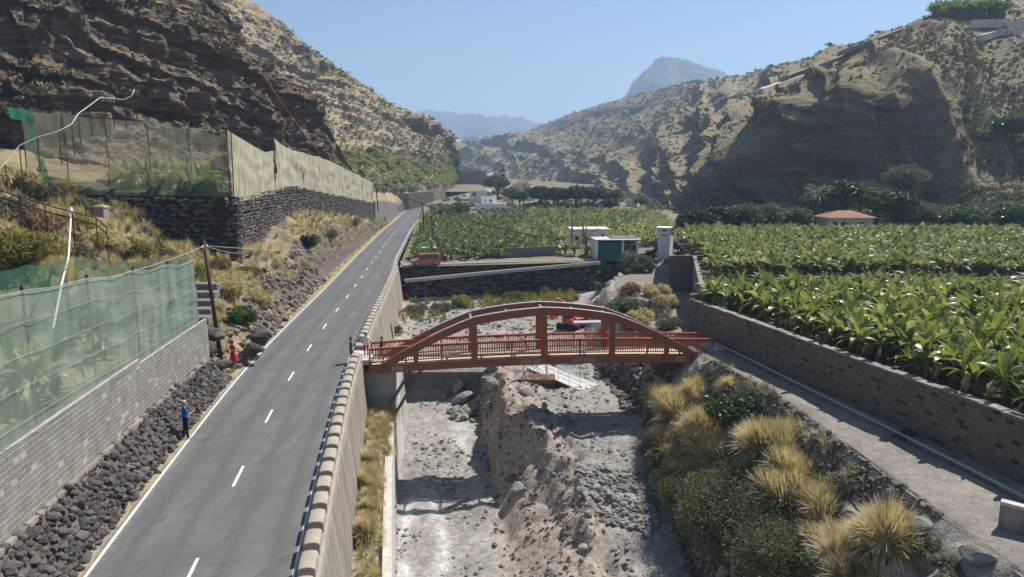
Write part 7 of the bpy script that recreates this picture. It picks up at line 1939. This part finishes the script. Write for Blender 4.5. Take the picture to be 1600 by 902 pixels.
for lab, px_, Y, z, H, R, kd in (('grey-green tree in front of the church tower', 778, 285, 4, 9.5, 6.0, 'olive'), ('round green tree right of the white villa', 812, 240, 2.5, 5.5, 3.6, 'green'), ('green tree left of the white villa by the parapet', 716, 212, 0, 5.0, 4.0, 'green'), ('olive tree below the white parapet', 695, 195, 0, 4.2, 4.0, 'olive'),
        ('dark green tree right behind the white villa', 800, 262, 3, 6.0, 4.5, 'olive'), ('small olive tree by the ribbed white building', 1003, 238, 2, 4.5, 3.2, 'olive'), ('olive tree left of the ribbed white building', 962, 240, 3, 5.5, 3.5, 'olive'),
        ('big dark tree at the left corner of the far banana plot', 1092, 121, .5, 6.4, 4.4, 'dark'), ('second big dark tree behind the far banana plot', 1130, 124, 1, 6.6, 4.6, 'dark'), ('third dark tree behind the far banana plot', 1165, 122, 2, 6.0, 4.2, 'olive'), ('olive tree further right behind the plot', 1200, 124, 3, 5.0, 3.8, 'olive'), ('low olive tree left of the farmhouse', 1245, 124, 3, 4.4, 3.4, 'olive'),
        ('bushy green tree above the farmhouse roof', 1322, 130, 5, 7.0, 3.8, 'green'), ('olive tree right of the farmhouse', 1372, 127, 4, 6.6, 4.2, 'olive'), ('dark green tree right of the farmhouse', 1400, 126, 4, 6.0, 4.2, 'dark'), ('bare grey tree high behind the farmhouse trees', 1412, 136, 7, 8.0, 4.6, 'grey'), ('brownish dry tree beside the dark bluff', 1440, 124, 3.4, 5.0, 3.6, 'grey'),
        ('green tree at the foot of the dark bluff', 1505, 120, 3.2, 4.4, 3.6, 'green'), ('wide olive tree at the foot of the dark bluff', 1545, 119, 3.2, 4.0, 3.8, 'olive'), ('green tree at the right edge behind the far plot', 1592, 117, 3.2, 4.6, 3.8, 'green'),
        ('leafy green tree on top of the dark bluff', 1570, 148, 20, 5.0, 4.6, 'green'), ('olive tree on top of the dark bluff', 1530, 150, 19, 4.0, 4.0, 'olive'), ('small tree at the foot of the hill near the palm', 1275, 132, 5.5, 4.5, 3.2, 'olive')):
    tree(lab, (at(px_, 300, Y)[0], Y, z), H, R, kd)
def palm(label, p, H, R=2.2):
    o = thing('palm_tree', label, 'palm tree', tuple(p))
    MB().tube([(0, 0, -.5), (.1, 0, H * .5), (0, .05, H)], [.28, .20, .18], 8).build('trunk', bark_m, o, True)
    lv = leaf_strip(R * 1.2, .38, .9, 2.0, 6, -.4, .5, 31)
    me = bpy.data.meshes.get('palm_frond') or np_mesh('palm_frond', *lv, olive_m)
    for k in range(22): link('frond', me, o, (0, 0, H), (rng.normal(0, .2), rng.uniform(-.5, .75), k * 2.4))
    return o
palm('palm tree beside the red-roofed house in the village', (at(818, 300, 255)[0], 255, 2.8), 6.0, 3.2)
palm('palm tree above the farmhouse roof on the hill foot', (at(1345, 300, 128)[0], 128, 4.5), 5.2, 2.6)
palm('palm tree left of the farmhouse on the hill foot', (at(1278, 300, 128)[0], 128, 4.5), 4.6, 2.4)
palm('young palm in front of the white cottage', (at(915, 395, 114)[0], 114, 0), 2.4, 1.8)
# more banana plots beyond the village and on the skyline
P4 = scatter_rows(lambda x, y: 2 + (y - 150) * .06 < x < 34 + (y - 130) * .10 and not (6 < x < 21 and 118 < y < 136) and not (17 < x < 30 and y < 127), (2, 46), (113, 214), 2.1, .7)
banana_mass('far_banana_plot', 'banana plants between the white cottage and the tan garden wall', np.column_stack([P4, zval(P4[:, 0], P4[:, 1]) - .5]), .7, 1.05)
pts = []
for i in range(160):
    q = see('right_hill', rng.uniform(1455, 1570), rng.uniform(24, 31))
    if q is not None: pts.append(q)
if len(pts) > 3: banana_mass('hilltop_bananas', 'strip of green banana plants on the right skyline', np.array(pts), 1.2, 1.8)
# garden shrubs as undergrowth at the foot of the right hill
und = []
for i in range(700):
    x_, y_ = rng.uniform(26, 92), rng.uniform(119, 131)
    if abs(x_ - 57) < 6 and y_ < 126: continue
    if 24 < x_ < 29 and y_ < 124: continue
    und.append((x_, y_, max(2.6, drop_z('right_hill', x_, y_, 2.6)) - .3 if x_ > 34 else .2))
und = np.array(und); n = len(und)
V, F, _ = inst([leaf_ball(950 + i, 60, 1.0, .24, 1.3, .4, .8, 6) for i in range(4)], TRS(und, rng.uniform(0, 6.28, n), rng.uniform(.8, 2.0, n)), rng.integers(0, 4, n))
tag(link('hillfoot_undergrowth', np_mesh('hillfoot_undergrowth', V, F, olive_m)), 'mixed undergrowth along the foot of the right hill', 'undergrowth', None, 'stuff')

shade_pts = np.array([(at(px_, 300, Y)[0], Y, 1.9) for px_, Y in [(rng.uniform(822, 965), rng.uniform(236, 250)) for _ in range(130)]]); n = len(shade_pts)  # dark leaf mass added to stand for the shade under the laurels
V, F, _ = inst([leaf_ball(970 + i, 160, 1.0, .16, 1.2, .4, .9, 7) for i in range(3)], TRS(shade_pts, rng.uniform(0, 6.28, n), rng.uniform(1.0, 2.2, n)), rng.integers(0, 3, n))
tag(link('laurel_shade_leaves', np_mesh('laurel_shade_leaves', V, F, dgreen_m)), 'dark leaves added to stand for the shade beneath the village laurels', 'undergrowth', None, 'stuff')

vil = []
for i in range(900):
    y_ = rng.uniform(214, 330); x_ = rng.uniform(float(Xr(y_)) + 3, 55)
    if vnoise(x_ * .05, y_ * .05, seed=23) < -.1: continue
    if any(abs(x_ - hx) < hw_ and abs(y_ - hy) < 9 for hx, hy, hw_ in ((-6.5, 232, 7), (-12, 265, 5), (6, 329, 6), (-4, 330, 4), (34, 230, 5), (41, 247, 4), (6, 277, 4))): continue
    vil.append((x_, y_, float(zval(x_, y_)) - .2))
vil = np.array(vil); n = len(vil)
V, F, _ = inst([leaf_ball(980 + i, 70, 1.0, .22, 1.3, .4, .8, 5) for i in range(4)], TRS(vil, rng.uniform(0, 6.28, n), rng.uniform(.6, 1.7, n)), rng.integers(0, 4, n))
tag(link('village_undergrowth', np_mesh('village_undergrowth', V, F, olive_m)), 'low green shrubs filling the plots around the village', 'undergrowth', None, 'stuff')
HAZE = 0.00034
# ------------------------------------------------------------------ haze
hz = MB().box((0, 2300, 226), (11000, 5200, 480))
t = NT('haze_air'); t.n.remove(t.out); t.out = t.n.new('ShaderNodeOutputMaterial')
pv = t.node('ShaderNodeVolumePrincipled', {'Color': (0.50, 0.71, 1.0, 1.0), 'Density': HAZE, 'Anisotropy': 0.2})
t.l.new(pv.outputs[0], t.out.inputs['Volume'])
tag(hz.build('haze', MATS['haze_air']), 'thin blue haze filling the valley air', None, None, 'stuff')
